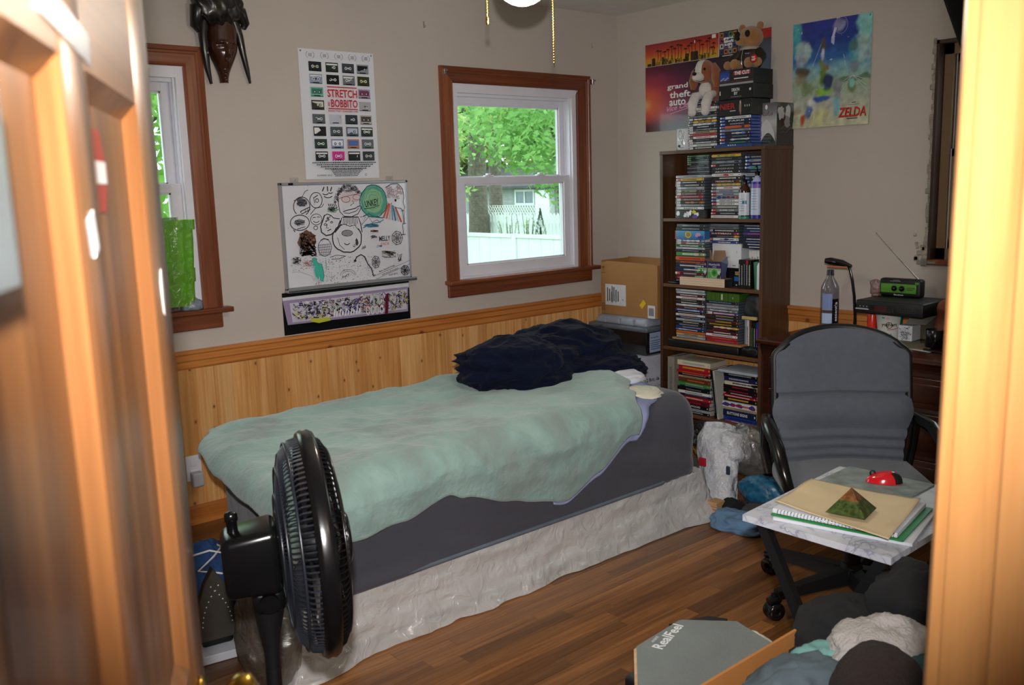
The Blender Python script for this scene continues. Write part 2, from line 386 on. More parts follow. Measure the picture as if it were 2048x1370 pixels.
# wainscot boards, chair rail, baseboard
def board_mesh(ax):
    w = .083; g = .0025; pts = [(0, 0), (0, .008), (g, .012), (w/2-.002, .012), (w/2, .0105), (w/2+.002, .012), (w-g, .012), (w, .008), (w, 0)]
    m = MB()
    if ax == 0: m.prism([(a, -b, .09) for a, b in reversed(pts)], (0, 0, .63))
    else: m.prism([(-b, -a, .09) for a, b in reversed(pts)], (0, 0, .63))
    o = build('board', m, PINE, world=False); me = o.data; bpy.data.objects.remove(o); return me
bmx, bmy = board_mesh(0), board_mesh(1)
k = 0
while k*.083 < 4.9-.083: o = bpy.data.objects.new('board', bmx); COL.objects.link(o); o.parent = wall_back; o.location = (-.013-(k+1)*.083, 0, 0); k += 1
k = 0
while k*.083 < 3.6-.083: o = bpy.data.objects.new('board', bmy); COL.objects.link(o); o.parent = wall_right; o.location = (0, -.013-k*.083, 0); k += 1
prof = [(0, .706), (.013, .706), (.017, .714), (.017, .738), (.023, .746), (.023, .768), (.03, .776), (.03, .786), (.024, .789), (0, .789)]
mb = MB(); mb.prism([(XL, -d, z) for d, z in prof], (-XL, 0, 0)); struct('trim_1', mb, PINEX)
mb = MB(); mb.prism([(-d, -.03, z) for d, z in prof], (0, YF+.03, 0)); struct('trim_2', mb, PINEY)
prof = [(0, 0), (.016, 0), (.016, .075), (.010, .09), (0, .09)]
mb = MB(); mb.prism([(XL, -d, z) for d, z in prof], (-XL, 0, 0)); struct('baseboard_back', mb, PINEX)
mb = MB(); mb.prism([(-d, -.016, z) for d, z in prof], (0, YF+.016, 0)); struct('baseboard_right', mb, PINEY)
# ---- double hung windows of the back wall
GLASS = glassmat('window_glass', '#f4fbf8', .05, .0)
def window(name, x0, x1, z0, z1, x0t, x1t):
    w = bpy.data.objects.new(name, None); COL.objects.link(w); w.location = ((x0+x1)/2, 0, z0); w['kind'] = 'structure'
    zt = 2.076; t = .02
    for a, b in ((x0t, x0+.004), (x1-.004, x1t)):       # stepped casing boards
        m = MB(); s_ = 1 if a < x0 else -1; o_, i_ = (a, b) if s_ == 1 else (b, a)
        pf = [(o_, 0), (o_, .021), (o_+s_*.018, .023), (o_+s_*.022, .019), (o_+s_*.03, .019), (o_+s_*.034, .016), (i_-s_*.014, .014), (i_-s_*.006, .016), (i_, .012), (i_, 0)]
        pts = [(x, -y_, .965) for x, y_ in pf]; top = [(x, -y_, zt-abs(x-o_)) for x, y_ in pf]
        n = len(pf); f = [(i, (i+1) % n, n+(i+1) % n, n+i) for i in range(n)]+[tuple(range(n)), tuple(range(n, 2*n))]
        m.add(pts+top, f); build('casing_board', m, TRIM, w)
    m = MB(); pf = [(zt, 0), (zt, .021), (zt-.018, .023), (zt-.022, .019), (zt-.03, .019), (zt-.034, .016), (z1+.01, .014), (z1+.002, .016), (z1-.004, .012), (z1-.004, 0)]
    L = [(x0t+(zt-z), -d, z) for z, d in pf]; R_ = [(x1t-(zt-z), -d, z) for z, d in pf]; n = len(pf)
    m.add(L+R_, [(i, (i+1) % n, n+(i+1) % n, n+i) for i in range(n)]+[tuple(range(n)), tuple(range(n, 2*n))]); build('casing_board', m, TRIMX, w)
    m = MB(); m.rbox((x0t-.012, -.058, .944), (x1t+.034, .02, .966), .004, 2); build('sill_board', m, TRIMX, w)
    m = MB(); m.rbox((x0t, -.02, .874), (x1t-.004, -.0005, .944), .004, 1); build('apron_board', m, TRIMX, w)
    m = MB(); f = .036                                   # outer vinyl frame
    m.box((x0, -.004, z0), (x0+f, .12, z1)); m.box((x1-f, -.004, z0), (x1, .12, z1)); m.box((x0+f, -.003, z1-.05), (x1-f, .12, z1)); m.box((x0+f, .0, z0), (x1-f, .12, z0+.02))
    for s_, e in ((x0+f, .008), (x1-f, -.008)): m.box((s_, .012, z0), (s_+e, .02, z1-.05)); m.box((s_, .052, z0), (s_+e, .06, z1-.05))
    m.box((x0+f, .03, z1-.065), (x1-f, .06, z1-.05))
    build('window_frame', m, WHITE, w)
    zm = 1.487
    for nm, ya, yb, lo, hi, st, bt, tp in (('lower_sash', .022, .05, z0+.012, zm+.022, .05, .066, .04), ('upper_sash', .062, .09, zm-.02, z1-.052, .042, .04, .05)):
        a, b = x0+f+.002, x1-f-.002
        m = MB(); m.rbox((a, ya, lo), (a+st, yb, hi), .003, 1); m.rbox((b-st, ya, lo), (b, yb, hi), .003, 1)
        m.rbox((a+.002, ya+.0005, lo), (b-.002, yb-.0005, lo+bt), .003, 1); m.rbox((a+.002, ya+.0005, hi-tp), (b-.002, yb-.0005, hi), .003, 1)
        for q in (a+st, b-st-.007): m.box((q, ya+.006, lo+bt), (q+.007, yb-.004, hi-tp))
        m.box((a+st, ya+.006, lo+bt), (b-st, yb-.004, lo+bt+.007)); m.box((a+st, ya+.006, hi-tp-.007), (b-st, yb-.004, hi-tp))
        sash = build(nm, m, WHITE, w)
        g = MB(); g.box((a+st, (ya+yb)/2-.002, lo+bt), (b-st, (ya+yb)/2+.002, hi-tp)); build('glass_pane', g, GLASS, sash)
        if nm == 'lower_sash':
            for q in (.27, .73):
                l = MB(); c = a+(b-a)*q; l.rbox((c-.03, ya+.002, hi-.001), (c+.03, yb-.002, hi+.008), .003, 2); l.rbox((c-.012, ya+.002, hi+.006), (c+.012, yb, hi+.018), .005, 2); build('sash_lock', l, WHITE, sash)
    # curtain rod brackets left screwed on the casing
    for c in (x0t+.022, x1t+.012):
        m = MB(); m.rbox((c-.008, -.034, 2.03), (c+.008, -.014, 2.06), .002, 1); m.cyl((c, -.05, 2.05), (c, -.02, 2.05), .004, n=8); build('bracket', m, CHROME, w)
    return w
window('window_1', *WA[0], -1.35, -.256); window('window_2', *WA[1], -3.68, -2.605)
# ---- window of the right wall, set back in a rough unfinished opening
w3 = bpy.data.objects.new('window_3', None); COL.objects.link(w3); w3.location = (0, -2.35, 1.035); w3['kind'] = 'structure'
DKW = wood('dark_jamb_wood', '#20100a', '#33190d', '#4a2814', 2, .5, 0, 50, True, .1, .1)
TANF = mat('tan_window_frame', '#8d7355', .45, var=.06)
y0, y1 = -1.945, -2.75
for a, b in ((y0-.014, y0), (y1, y1+.014)): m = MB(); m.box((-.004, a, 1.06), (.13, b, 2.045)); build('jamb_board', m, DKW, w3)
m = MB(); m.box((-.004, y1, 2.03), (.13, y0, 2.045)); build('jamb_board', m, DKW, w3)
m = MB(); m.rbox((-.02, y1-.02, 1.036), (.13, y0+.02, 1.06), .003, 1); build('sill_board', m, TRIM, w3)
m = MB()
m.box((.055, y0-.014, 1.06), (.1, y0-.055, 2.03)); m.box((.055, y1+.014, 1.06), (.1, y1+.055, 2.03)); m.box((.055, y1+.014, 1.985), (.1, y0-.014, 2.03)); m.box((.055, y1+.014, 1.06), (.1, y0-.014, 1.11))
build('window_frame', m, TANF, w3)
for nm, lo, hi, xa in (('upper_sash', 1.54, 1.985, .082), ('lower_sash', 1.11, 1.565, .064)):
    m = MB(); a, b = y0-.055, y1+.055
    m.box((xa, a, lo), (xa+.02, a-.05, hi)); m.box((xa, b, lo), (xa+.02, b+.05, hi)); m.box((xa, b, hi-.035), (xa+.02, a, hi)); m.box((xa, b, lo), (xa+.02, a, lo+.04))
    sash = build(nm, m, mat('grey_sash', '#6d6668', .4) if nm[0] == 'u' else TANF, w3)
    t = MB(); t.box((xa-.002, a-.002, lo), (xa+.001, a-.007, hi)); t.box((xa-.002, a-.05, lo+.04), (xa+.001, a-.058, hi-.035)); build('white_edge_strip', t, WHITE, sash)['label'] = 'white weather strip'
    g = MB(); g.box((xa+.009, b+.05, lo+.04), (xa+.011, a-.05, hi-.035)); build('glass_pane', g, GLASS, sash)
m = MB(); r = random.Random(5)
for i in range(46):                                      # ragged plaster left along the opening
    z = 1.03+i*.0222; e = r.uniform(.006, .02); m.rbox((-.004-r.random()*.008, y0-.002, z), (.0, y0+e, z+.026), .003, 1)
for i in range(14): z = 1.03+r.random()*.16; yy = y0+r.random()*.055; q = r.uniform(.004, .012); m.rbox((-.006, yy, z), (0, yy+q*2, z+q*2), .003, 1)
build('plaster_edge', m, PLASTER, wall_right)
m = MB(); m.rbox((-.026, y0-.01, 1.03), (-.02, y0+.02, 1.066), .002, 1); m.rbox((-.024, y0-.05, 1.04), (-.019, y0-.01, 1.052), .002, 1); build('metal_corner', m, CHROME, w3)
# ---- doorway and the open door
df = bpy.data.objects.new('trim_3', None); COL.objects.link(df); df.location = (-3.59, YF, 0); df['kind'] = 'structure'
JT = lambda v: Vector((v.x-.008+.024*v.z, v.y, v.z))
m = MB(); m.rbox((-3.59, YF-.125, 0), (-3.566, YF+.001, 2.05), .002, 2, fn=JT); build('jamb_board', m, JAMBW, df)
m = MB(); m.rbox((-3.602, YF-.125, 0), (-3.5899, YF-.04, 2.05), .003, 2, fn=JT); build('door_stop', m, JAMBW, df)
m = MB(); pf = [(0, 0), (0, .012), (.006, .017), (.02, .018), (.05, .014), (.062, .019), (.07, .019), (.07, 0)]
m.prism([(-3.592+a, YF+b, 0) for a, b in pf], (.024*2.11, 0, 2.11)); build('casing_board', m, JAMBW, df)
m = MB(); m.prism([(-3.598+a, YF-.12-b, 0) for a, b in pf], (.024*2.11, 0, 2.11)); build('casing_board', m, JAMBW, df)
m = MB(); m.rbox((-4.282, YF-.125, 0), (-4.265, YF-.0, 2.05), .002, 1); build('jamb_board', m, JAMBW, df)
m = MB(); m.rbox((-4.265, YF-.125, 2.032), (-3.59, YF, 2.05), .002, 1); build('jamb_board', m, JAMBW, df)
d1 = bpy.data.objects.new('door_1', None); COL.objects.link(d1); d1.location = (-4.242, -3.66, 0); d1['kind'] = 'structure'
DD = Vector((.4415, .8973, 0)); ang = math.atan2(DD.y, DD.x); d1.rotation_euler = (0, 0, ang)   # local x along the leaf, local -y = face seen
DW = .62; cols = [(.05, .237), (.305, .508)]; rows_ = [(.2, .88), (1.06, 1.53), (1.62, 1.9)]
def dl(name, m, mt): return build(name, m, mt, d1, world=False)
for a, b in ((0, .05), (.237, .305), (.508, DW)): m = MB(); m.rbox((a, 0, .01), (b, .035, 2.03), .002, 2); dl('stile', m, DOORW)
DOORX = wood('varnished_door_rail_pine', '#4e2c16', '#7e522e', '#966c44', 0, .32, 0, 26, True, .08, .02)
for cx0, cx1 in cols:
    for za, zb in ((.01, .2), (.88, 1.06), (1.53, 1.62), (1.9, 2.03)): m = MB(); m.box((cx0, .0002, za), (cx1, .0348, zb)); dl('rail', m, DOORX)
    for za, zb in rows_:
        w_, dpt = .014, .0095
        m = MB(); A_ = [(cx0, 0, za), (cx1, 0, za), (cx1, 0, zb), (cx0, 0, zb)]; B_ = [(cx0+w_, dpt, za+w_), (cx1-w_, dpt, za+w_), (cx1-w_, dpt, zb-w_), (cx0+w_, dpt, zb-w_)]
        C_ = [(x, .006 if False else y_, z) for x, y_, z in A_]
        m.add(A_+B_, [(i, (i+1) % 4, 4+(i+1) % 4, 4+i) for i in range(4)])
        m.add([(x, .035-y_, z) for x, y_, z in A_+B_], [(i, 4+i, 4+(i+1) % 4, (i+1) % 4) for i in range(4)]); dl('panel_moulding', m, DOORW)
        m = MB(); m.box((cx0+.004, dpt, za+.004), (cx1-.004, .035-dpt, zb-.004)); dl('panel', m, DOORW)
kn = MB()
for s_ in (-1, 1):
    b0 = 0 if s_ == -1 else .035
    kn.lathe([(.0, 0), (.031, 0), (.031, .004), (.014, .008), (.011, .018), (.02, .024), (.028, .034), (.027, .046), (.016, .053), (0, .055)], (DW-.065, b0, .993), 24, axis=(0, s_, 0))
dl('door_knob', kn, BRASS)['label'] = 'round brass door knob'
def sticker(name, x, z, w, h, col, lab, rot=0, m_=None, shape=None):
    m = MB(); pts = shape or [(-w/2, -h/2), (w/2, -h/2), (w/2, h/2), (-w/2, h/2)]; c, s_ = math.cos(rot), math.sin(rot)
    m.prism([(x+a*c-b*s_, -.0004, z+a*s_+b*c) for a, b in pts], (0, -.0006, 0)); o = dl(name, m, m_ or mat('sticker_'+name+col, col, .3)); o['label'] = lab; return o
FOIL = mat('silver_tape', '#b9bcc0', .25, metal=.8)
sticker('tape_strip', .262, 1.547, .12, .018, '#aab', 'silver tape strip', -.08, FOIL)
sticker('tape_strip', .276, 1.44, .014, .022, '#e8e4e0', 'white tape scrap', .3)
st = sticker('warning_sticker', .37, 1.476, .06, .05, '#a02820', 'red diamond sticker with white band', 0, None, [(-.03, 0), (-.012, -.026), (.012, -.026), (.03, 0), (.012, .026), (-.012, .026)]); st.location.y = .0095
m = MB(); m.box((.348, .0079, 1.468), (.392, .0083, 1.482)); dl('sticker_band', m, mat('sticker_white', '#e0dcd6', .4))
sticker('metal_plate', .03, 1.465, .17, .075, '#889', 'silver foil sheet taped by the hinge side', 0, FOIL)
sticker('strike_decal', .565, 1.378, .026, .045, '#c8c2ba', 'pale oval sticker', 0, None, [(.008*math.cos(a*PI/6), .020*math.sin(a*PI/6)) for a in range(12)])
# ------------------------------------------------------------------ outdoors seen through the windows
mb = MB(); mb.grid(30, 30, lambda u, v: Vector((-30+75*u, .3+50*v if True else 0, -.75+.1*nz(u*9, v*9)))); struct('ground', mb, mat('lawn_grass', '#6f9648', .9, var=.25, scale=3, bmp=1, bscale=80, bdist=.05))
FEN = mat('white_fence_vinyl', '#dfe5e6', .5, var=.02)
t = thing('panel_fence', 'solid white vinyl privacy fence nearest to the window', 'fence', (5.88, 7, -.75))
for i in range(6):
    ya = 1.2+i*2.2
    m = MB(); m.box((5.86, ya-.05, -.8), (5.94, ya+.05, .645)); m.box((5.855, ya-.055, .645), (5.945, ya+.055, .655)); build('post', m, FEN, t)
    if i < 5:
        m = MB(); m.box((5.86, ya+.06, .59), (5.94, ya+2.14, .65)); build('rail', m, FEN, t)
        for k in range(7): m = MB(); q = ya+.06+k*.2971; m.rbox((5.885, q+.002, -.74), (5.915, q+.295, .59), .006, 1); build('panel', m, FEN, t)
t = thing('picket_fence', 'far white picket fence with lattice topping beyond the privacy fence', 'fence', (10.1, 12, -.75))
pm = MB(); pm.add([(0, 0, 0), (0, .09, 0), (0, .09, 1.5), (0, .045, 1.56), (0, 0, 1.5), (.02, 0, 0), (.02, .09, 0), (.02, .09, 1.5), (.02, .045, 1.56), (.02, 0, 1.5)], [(4, 3, 2, 1, 0), (5, 6, 7, 8, 9), (0, 1, 6, 5), (1, 2, 7, 6), (2, 3, 8, 7), (3, 4, 9, 8), (4, 0, 5, 9)])
pk = build('picket', pm, FEN, t, (10.1-10.1, 8.6-12, 0), world=False)
for k in range(1, 128): o = pk.copy(); COL.objects.link(o); o.location.y = 8.6-12+k*.115
for z in (-.4, .5): m = MB(); m.box((10.12, 8.6, z), (10.16, 23.4, z+.09)); build('rail', m, FEN, t)
m = MB()
for k in range(24):
    q = 11.5+k*.09; m.box((10.09, q, .78), (10.1, q+.012, .79))
    for s_ in (-1, 1): m.tube([(10.1, q, .79), (10.1, q+s_*.16, .99)], .008, 4, sm=False)
build('lattice', m, FEN, t)
BARK = mat('tree_bark', '#6a6258', .9, var=.3, scale=14, bmp=1, bscale=30, bdist=.05)
def leafmat(name, c, c2):
    if name in MC: return MC[name]
    m, nt, b = newmat(name); out = [n for n in nt.nodes if n.type == 'OUTPUT_MATERIAL'][0]
    v = coords(nt); n = nd(nt, 'ShaderNodeTexNoise', i_Scale=.9, i_Detail=6.0); nt.links.new(v, n.inputs['Vector'])
    cl = ramp(nt, n.outputs['Fac'], [(.3, c), (.65, c2)]); nt.links.new(cl, b.inputs['Base Color']); b.inputs['Roughness'].default_value = .6
    tr = nd(nt, 'ShaderNodeBsdfTranslucent'); nt.links.new(cl, tr.inputs[0]); mx = nd(nt, 'ShaderNodeMixShader'); mx.inputs[0].default_value = .5
    nt.links.new(b.outputs[0], mx.inputs[1]); nt.links.new(tr.outputs[0], mx.inputs[2]); nt.links.new(mx.outputs[0], out.inputs[0]); MC[name] = m; return m
LEAF = [leafmat('leaf_fresh_green', '#80b252', '#bcde88'), leafmat('leaf_yellow_green', '#a6c068', '#dfe6a2'), leafmat('leaf_deep_green', '#64984e', '#9ac872')]
def leaves(m, c, rad, n, size, r):
    for _ in range(n):
        d = Vector((r.gauss(0, 1), r.gauss(0, 1), r.gauss(0, 1))).normalized()*(r.random()**.45)
        p = Vector(c)+Vector((d.x*rad[0], d.y*rad[1], d.z*rad[2])); a = Vector((r.uniform(-1, 1), r.uniform(-1, 1), r.uniform(-1, 1))).normalized(); b = a.orthogonal().normalized()
        s_ = size*r.uniform(.6, 1.3); m.add([p-a*s_, p-b*s_*.5, p+a*s_, p+b*s_*.5], [(0, 1, 2, 3)])
def tree(label, loc, rad, h, clumps, lf, seed, group=None, size=.09, lean=0):
    r = random.Random(seed); t = thing('tree', label, 'tree', loc, 0, group); x, y, z = loc
    m = MB(); m.tube([(x+lean*k/6+.06*nz(k, seed), y+.06*nz(k, seed+9), z+h*k/6) for k in range(7)], [rad*(1.25 if k == 0 else 1-.09*k) for k in range(7)], 10); build('trunk', m, BARK, t)
    m = MB()
    for c, rd, n in clumps: leaves(m, c, rd, n, size, r); m2 = (Vector((x, y, z+h*.6)), Vector(c))
    b = MB()
    for c, rd, n in clumps: b.tube([(x+lean*.5, y, z+h*.5), Vector(c)*.5+Vector((x, y, z+h*.6))*.5+Vector((0, 0, .3)), Vector(c)], [rad*.3, rad*.2, rad*.06], 5)
    build('branch', b, BARK, t); o = build('foliage', m, LEAF[lf], t); o['kind'] = 'stuff'; return t
def azp(px_az, d, z=0): a = math.radians(px_az); return Vector((CAM.x+d*math.sin(a), CAM.y+d*math.cos(a), z))
G = 'trees seen through the windows'
def clumps(lst): return [((*azp(a, d)[:2], z), (rr, rr, rr*.75), n) for a, d, z, rr, n in lst]
t1 = azp(38.7, 22.6, -.75); tree('thick grey trunked tree, left of two trunks behind the fence', t1, .27, 8, clumps([(36, 19, 2.6, 1.3, 900), (37, 20, 4.2, 2, 700), (35.5, 17, 1.4, .9, 900), (40, 24, 6, 2.6, 900), (38.5, 21, 3.4, 1.0, 900)]), 0, 1, None, .065)
t2 = azp(39.8, 24, -.75); tree('slimmer grey trunked tree, right of two trunks behind the fence', t2, .20, 9, clumps([(40.5, 22, 3.6, 1.3, 900), (39.2, 26, 5.2, 2.4, 1200), (41.5, 21, 4.0, 1.6, 1200)]), 1, 2, None, .08)
tree('leafy green tree with spreading boughs at right of the window view', azp(44.6, 17, -.75), .16, 6.5, clumps([(43, 15, 2.6, 1.25, 1800), (44.5, 16, 1.7, .9, 800), (40.5, 17, 2.7, 1.2, 1500), (42.2, 17.5, 2.2, .9, 1100), (41.8, 16, 3.3, 1.1, 900), (44.6, 17, 3.6, 1.4, 900), (47, 17, 3, 2, 600)]), 2, 3, None, .07, -.8)
tree('pale yellow green tree far back across the neighbouring yard', azp(38, 45, -.75), .3, 11, clumps([(35, 44, 5, 4.5, 4500), (39.5, 46, 4.6, 4.5, 4500), (44, 45, 5, 4.5, 4500), (31, 43, 6, 4, 1500), (50, 46, 5, 4, 1500), (40, 48, 9, 5, 1500)]), 1, 4, None, .24)
tree('bright green maple close outside the left window', azp(19.5, 11.5, -.75), .16, 6, clumps([(20, 9.6, 2.6, 1.5, 2200), (21.5, 10.6, 1.2, 1.3, 1500), (18, 11, 3.8, 1.8, 900), (16, 10, 1.6, 1.6, 700), (23, 11, 3.4, 1.5, 700)]), 0, 5, None, .09)
# arborvitae + bare shrubs between the fences
r = random.Random(11)
t = thing('conical_shrub', 'small dark green conical evergreen between the two fences', 'shrub', (8.5, 10.0, -.75)); m = MB(); m.tube([(8.5, 10, -.8), (8.5, 10, .6)], [.05, .02], 6); build('stem', m, BARK, t)
m = MB()
for i in range(1500):
    h = r.random()**1.3; rr = (1-h)*.42*(.75+.25*r.random()); a = r.random()*2*PI; p = Vector((8.5+rr*math.cos(a), 10+rr*math.sin(a), -.65+h*1.62)); q = Vector((r.uniform(-1, 1), r.uniform(-1, 1), 1.2)).normalized()*.05; s_ = q.orthogonal().normalized()*.02
    m.add([p-q, p-s_, p+q, p+s_], [(0, 1, 2, 3)])
build('foliage', m, leafmat('evergreen_leaf', '#2c5a34', '#4d7f4c'), t)['kind'] = 'stuff'
for i, (yy, lab) in enumerate(((11.0, 'leafing vase shaped shrub between the fences, left one'), (10.45, 'leafing thin shrub between the fences, next to the evergreen'))):
    t = thing('young_shrub', lab, 'shrub', (8.5, yy, -.75)); m = MB(); lv = MB()
    for k in range(9):
        a = r.uniform(-.32, .32); e = Vector((8.5+r.uniform(-.1, .1), yy+a, .6+r.random()*.3)); m.tube([(8.5, yy, -.8), (8.5, yy+a*.5, .1), e], [.014, .01, .004], 4, sm=False)
        for _ in range(22): leaves(lv, Vector((8.5, yy+a*.5, .1)).lerp(e, r.random()), (.03, .03, .03), 1, .025, r)
    build('stem', m, BARK, t); build('foliage', lv, LEAF[0], t)['kind'] = 'stuff'
# neighbour's house
t = thing('house', 'low grey sided house with white framed window beyond the picket fence', 'house', (22, 24, -.75))
HS = mat('grey_siding', '#9aa0a0', .7, var=.06)
m = MB()
for i in range(14): z = -.75+i*.15; m.add([(20, 18, z), (20, 31, z), (20.02, 31, z+.15), (20.02, 18, z+.15)], [(0, 3, 2, 1)])
m.box((20.02, 18, -.75), (26, 31, 1.35)); build('siding', m, HS, t)
m = MB(); m.prism([(19.5, 17.6, 1.33), (19.5, 17.6, 1.42), (23, 17.6, 2.3), (26.5, 17.6, 1.42), (26.5, 17.6, 1.33)], (0, 13.8, 0)); build('roof', m, mat('roof_shingle', '#4d4d50', .9, bmp=1, bscale=60), t)
for q, w_, h0, h1 in ((22.9, 1.0, .75, 1.2), (27.2, 1.1, .5, 1.2)):
    m = MB(); m.box((19.95, q-.08, h0-.08), (20, q+w_+.08, h0)); m.box((19.95, q-.08, h1), (20, q+w_+.08, h1+.08)); m.box((19.95, q-.08, h0), (20, q, h1)); m.box((19.95, q+w_, h0), (20, q+w_+.08, h1)); m.box((19.95, q+w_/2-.03, h0), (20, q+w_/2+.03, h1))
    f = build('window', m, FEN, t); m = MB(); m.box((19.98, q, h0), (20.0, q+w_, h1)); build('pane', m, mat('far_dark_glass', '#6f7f88', .1), f)
m = MB(); m.rbox((19.7, 21.7, -.75), (20, 22.5, 1.25), .01, 1); build('door', m, FEN, t)

# ------------------------------------------------------------------ bed
def softbox(a, b, rr, n, fn=None, m=0, mb=None):
    mb = mb or MB(); a = Vector(a); b = Vector(b); ia = a+Vector((rr,)*3); ib = b-Vector((rr,)*3)
    for ax in range(3):
        u, v = (ax+1) % 3, (ax+2) % 3
        for s_ in (0, 1):
            def g(p, q):
                w = Vector((0, 0, 0)); w[u] = a[u]+(b[u]-a[u])*p; w[v] = a[v]+(b[v]-a[v])*q; w[ax] = (a, b)[s_][ax]
                c = Vector([max(ia[i], min(ib[i], w[i])) for i in range(3)]); d = w-c
                if d.length > 1e-9: w = c+d.normalized()*rr
                return fn(w) if fn else w
            k = len(mb.f); mb.grid(n[u], n[v], g, m)
            if s_ == 0: mb.f[k:] = [tuple(reversed(f)) for f in mb.f[k:]]
    return mb
def skew(p): return Vector((p.x+(p.y+1.53)*(.19-.07*sm(-3.1, -1.2, p.x)), p.y, p.z))
def wr(v, s_=1, a=.01):  # cloth wrinkle noise
    return a*(nz(v.x*3*s_, v.y*3*s_, v.z*6*s_)+.5*nz(v.x*9*s_+5, v.y*7*s_, v.z*14*s_))
BSX0, BSX1, BY0, BY1 = -3.05, -1.16, -1.505, -.61
t = thing('box_spring', 'white box spring lying on the floor under the grey mattress', 'box spring', (-2.1, -1.05, 0))
build('fabric_body', softbox((BSX0, BY0, .012), (BSX1, BY1, .2), .02, (12, 8, 4), skew), mat('box_spring_ticking', '#dcd8d0', .8, bmp=.3, bscale=200), t)
# clear plastic wrap flaring over the floor
PLAST = glassmat('crinkled_plastic_wrap', '#f2f2f2', .18, .55, '#efeeec', .12, 1.0, 18)
mb = MB(); per = [(BSX0-.02, BY0-.02), (BSX1+.02, BY0-.02), (BSX1+.02, BY1+.02), (BSX0-.02, BY1+.02)]
def wrapf(u, v):
    s_ = u*4; k = int(s_) % 4; f = s_-int(s_); A_, B_ = Vector(per[k]), Vector(per[(k+1) % 4]); p = A_.lerp(B_, f)
    out = [Vector((0, -1)), Vector((1, 0)), Vector((0, 1)), Vector((-1, 0))][k]
    if f < .06: out = (out+[Vector((-1, 0)), Vector((0, -1)), Vector((1, 0)), Vector((0, 1))][k]*(1-f/.06)).normalized()
    if f > .94: out = (out+[Vector((1, 0)), Vector((0, 1)), Vector((-1, 0)), Vector((0, -1))][k]*((f-.94)/.06)).normalized()
    fl = v**3*(.05+.03*nz(u*40, 3))+.012*nz(u*60, v*4)+.006*nz(u*160, v*9)
    cn = math.exp(-((s_-1)/.05)**2)+math.exp(-((s_-0)/.05)**2)+math.exp(-((s_-4)/.05)**2)
    fl += cn*v*.06
    z = max(.004, .205*(1-v)+.004+.004*nz(u*90, 7)*v); q = p+out*(fl+.006)
    return skew(Vector((q.x, q.y, z)))
mb.grid(360, 22, wrapf); t2 = solid('plastic_wrap', mb, PLAST, 'crinkled clear plastic wrapped round the box spring, trailing on the floor', 'plastic sheet', (-2.1, -1.5, 0))
SHEET = mat('charcoal_sheet', '#3f3f49', .85, var=.05, scale=4, bmp=.25, bscale=9, bdist=.03, sheen=.2)
def mfn(p):
    p = Vector((p.x, p.y, max(p.z, .206))); q = Vector(p); side = sm(-1.46, -1.53, p.y); mid = 1-abs((p.z-.38)/.2)
    if side > 0: q.y -= side*(.012*mid + .016*max(0, nz(p.x*2.3+p.z*6, p.z*7, 1))*1.4 + .006*nz(p.x*5+p.z*14, p.z*9, 4))
    e = sm(-1.2, -1.14, p.x)
    if e > 0: q.x += e*.02*mid
    return skew(q)
t = thing('mattress', 'thick twin mattress in a charcoal grey fitted sheet on the box spring', 'mattress', (-2.1, -1.05, .2))
build('body', softbox((-3.10, -1.53, .11), (-1.15, -.6, .565), .105, (110, 40, 30), mfn), SHEET, t)
pts = []
for i in range(81):
    a = 2*PI*i/80; pts.append(skew(Vector((-2.14+.985*max(-1, min(1, 1.25*math.cos(a))) , -1.065+.468*max(-1, min(1, 1.25*math.sin(a))), .212))))
m = MB(); m.tube(pts[:-1], .008, 6, closed=True); build('piping', m, mat('blue_grey_piping', '#5c6672', .6), t)['label'] = 'blue grey piping along the lower edge'
# comforter
def tabl(t_, xs):
    for (a, va), (b, vb) in zip(xs, xs[1:]):
        if t_ <= b: return va+(vb-va)*sm(0, 1, (t_-a)/(b-a)) if t_ > a else va
    return xs[-1][1]
OV = [(-3.3, .17), (-2.92, .17), (-2.69, .165), (-2.50, .12), (-2.42, .15), (-2.07, .23), (-1.84, .275), (-1.68, .2), (-1.55, .10)]
AR = [(-.6, -1.12), (-1.04, -1.24), (-1.22, -1.29), (-1.4, -1.45), (-1.53, -1.56), (-1.9, -1.72)]
AL = [(-.6, -2.84), (-.70, -2.99), (-.85, -3.09), (-1.05, -3.135), (-1.3, -3.17), (-1.5, -3.20), (-1.9, -3.20)]
TOP = .585
def drape(a, b, lift=0.0):
    z = TOP+lift; x, y = a, b; R_ = .075
    ed = -1.475
    if b < ed:
        o = ed-b; L = R_*PI/2
        if o < L: th = o/R_; y = ed-R_*math.sin(th)-lift*math.sin(th); z = TOP-R_*(1-math.cos(th))+lift*math.cos(th)
        else: y = ed-R_-.004-lift; z = TOP-R_-(o-L)
    el = -3.06+(y+1.53)*.05
    if a < el:
        o = el-a; th = min(o/R_, PI/2); x = el-R_*math.sin(th); z -= R_*(1-math.cos(th))+max(0, o-R_*PI/2)
    if b > -.68: z -= (b+.68)*.35
    return Vector((x, y, z))
def puff(a, b):
    w = .014*nz(a*2.2, b*3.2)+.010*nz(a*5+b*3, b*8, 2)
    w += .016*max(0, 1-abs(b+.83+.10*math.sin(a*2.6))/.05)*sm(-3.1, -2.6, a)            # long ridge by the wall side
    w += .010*(1-abs(nz(a*3.5, b*5+a*2, 8)))**6+.006*nz(a*17, b*15, 5)
    w += .03*max(0, 1-math.hypot(a+1.75, (b+.72)*1.6)/.3)+.03*sm(-1.75, -1.35, a)*sm(-.9, -1.3, b)
    return w
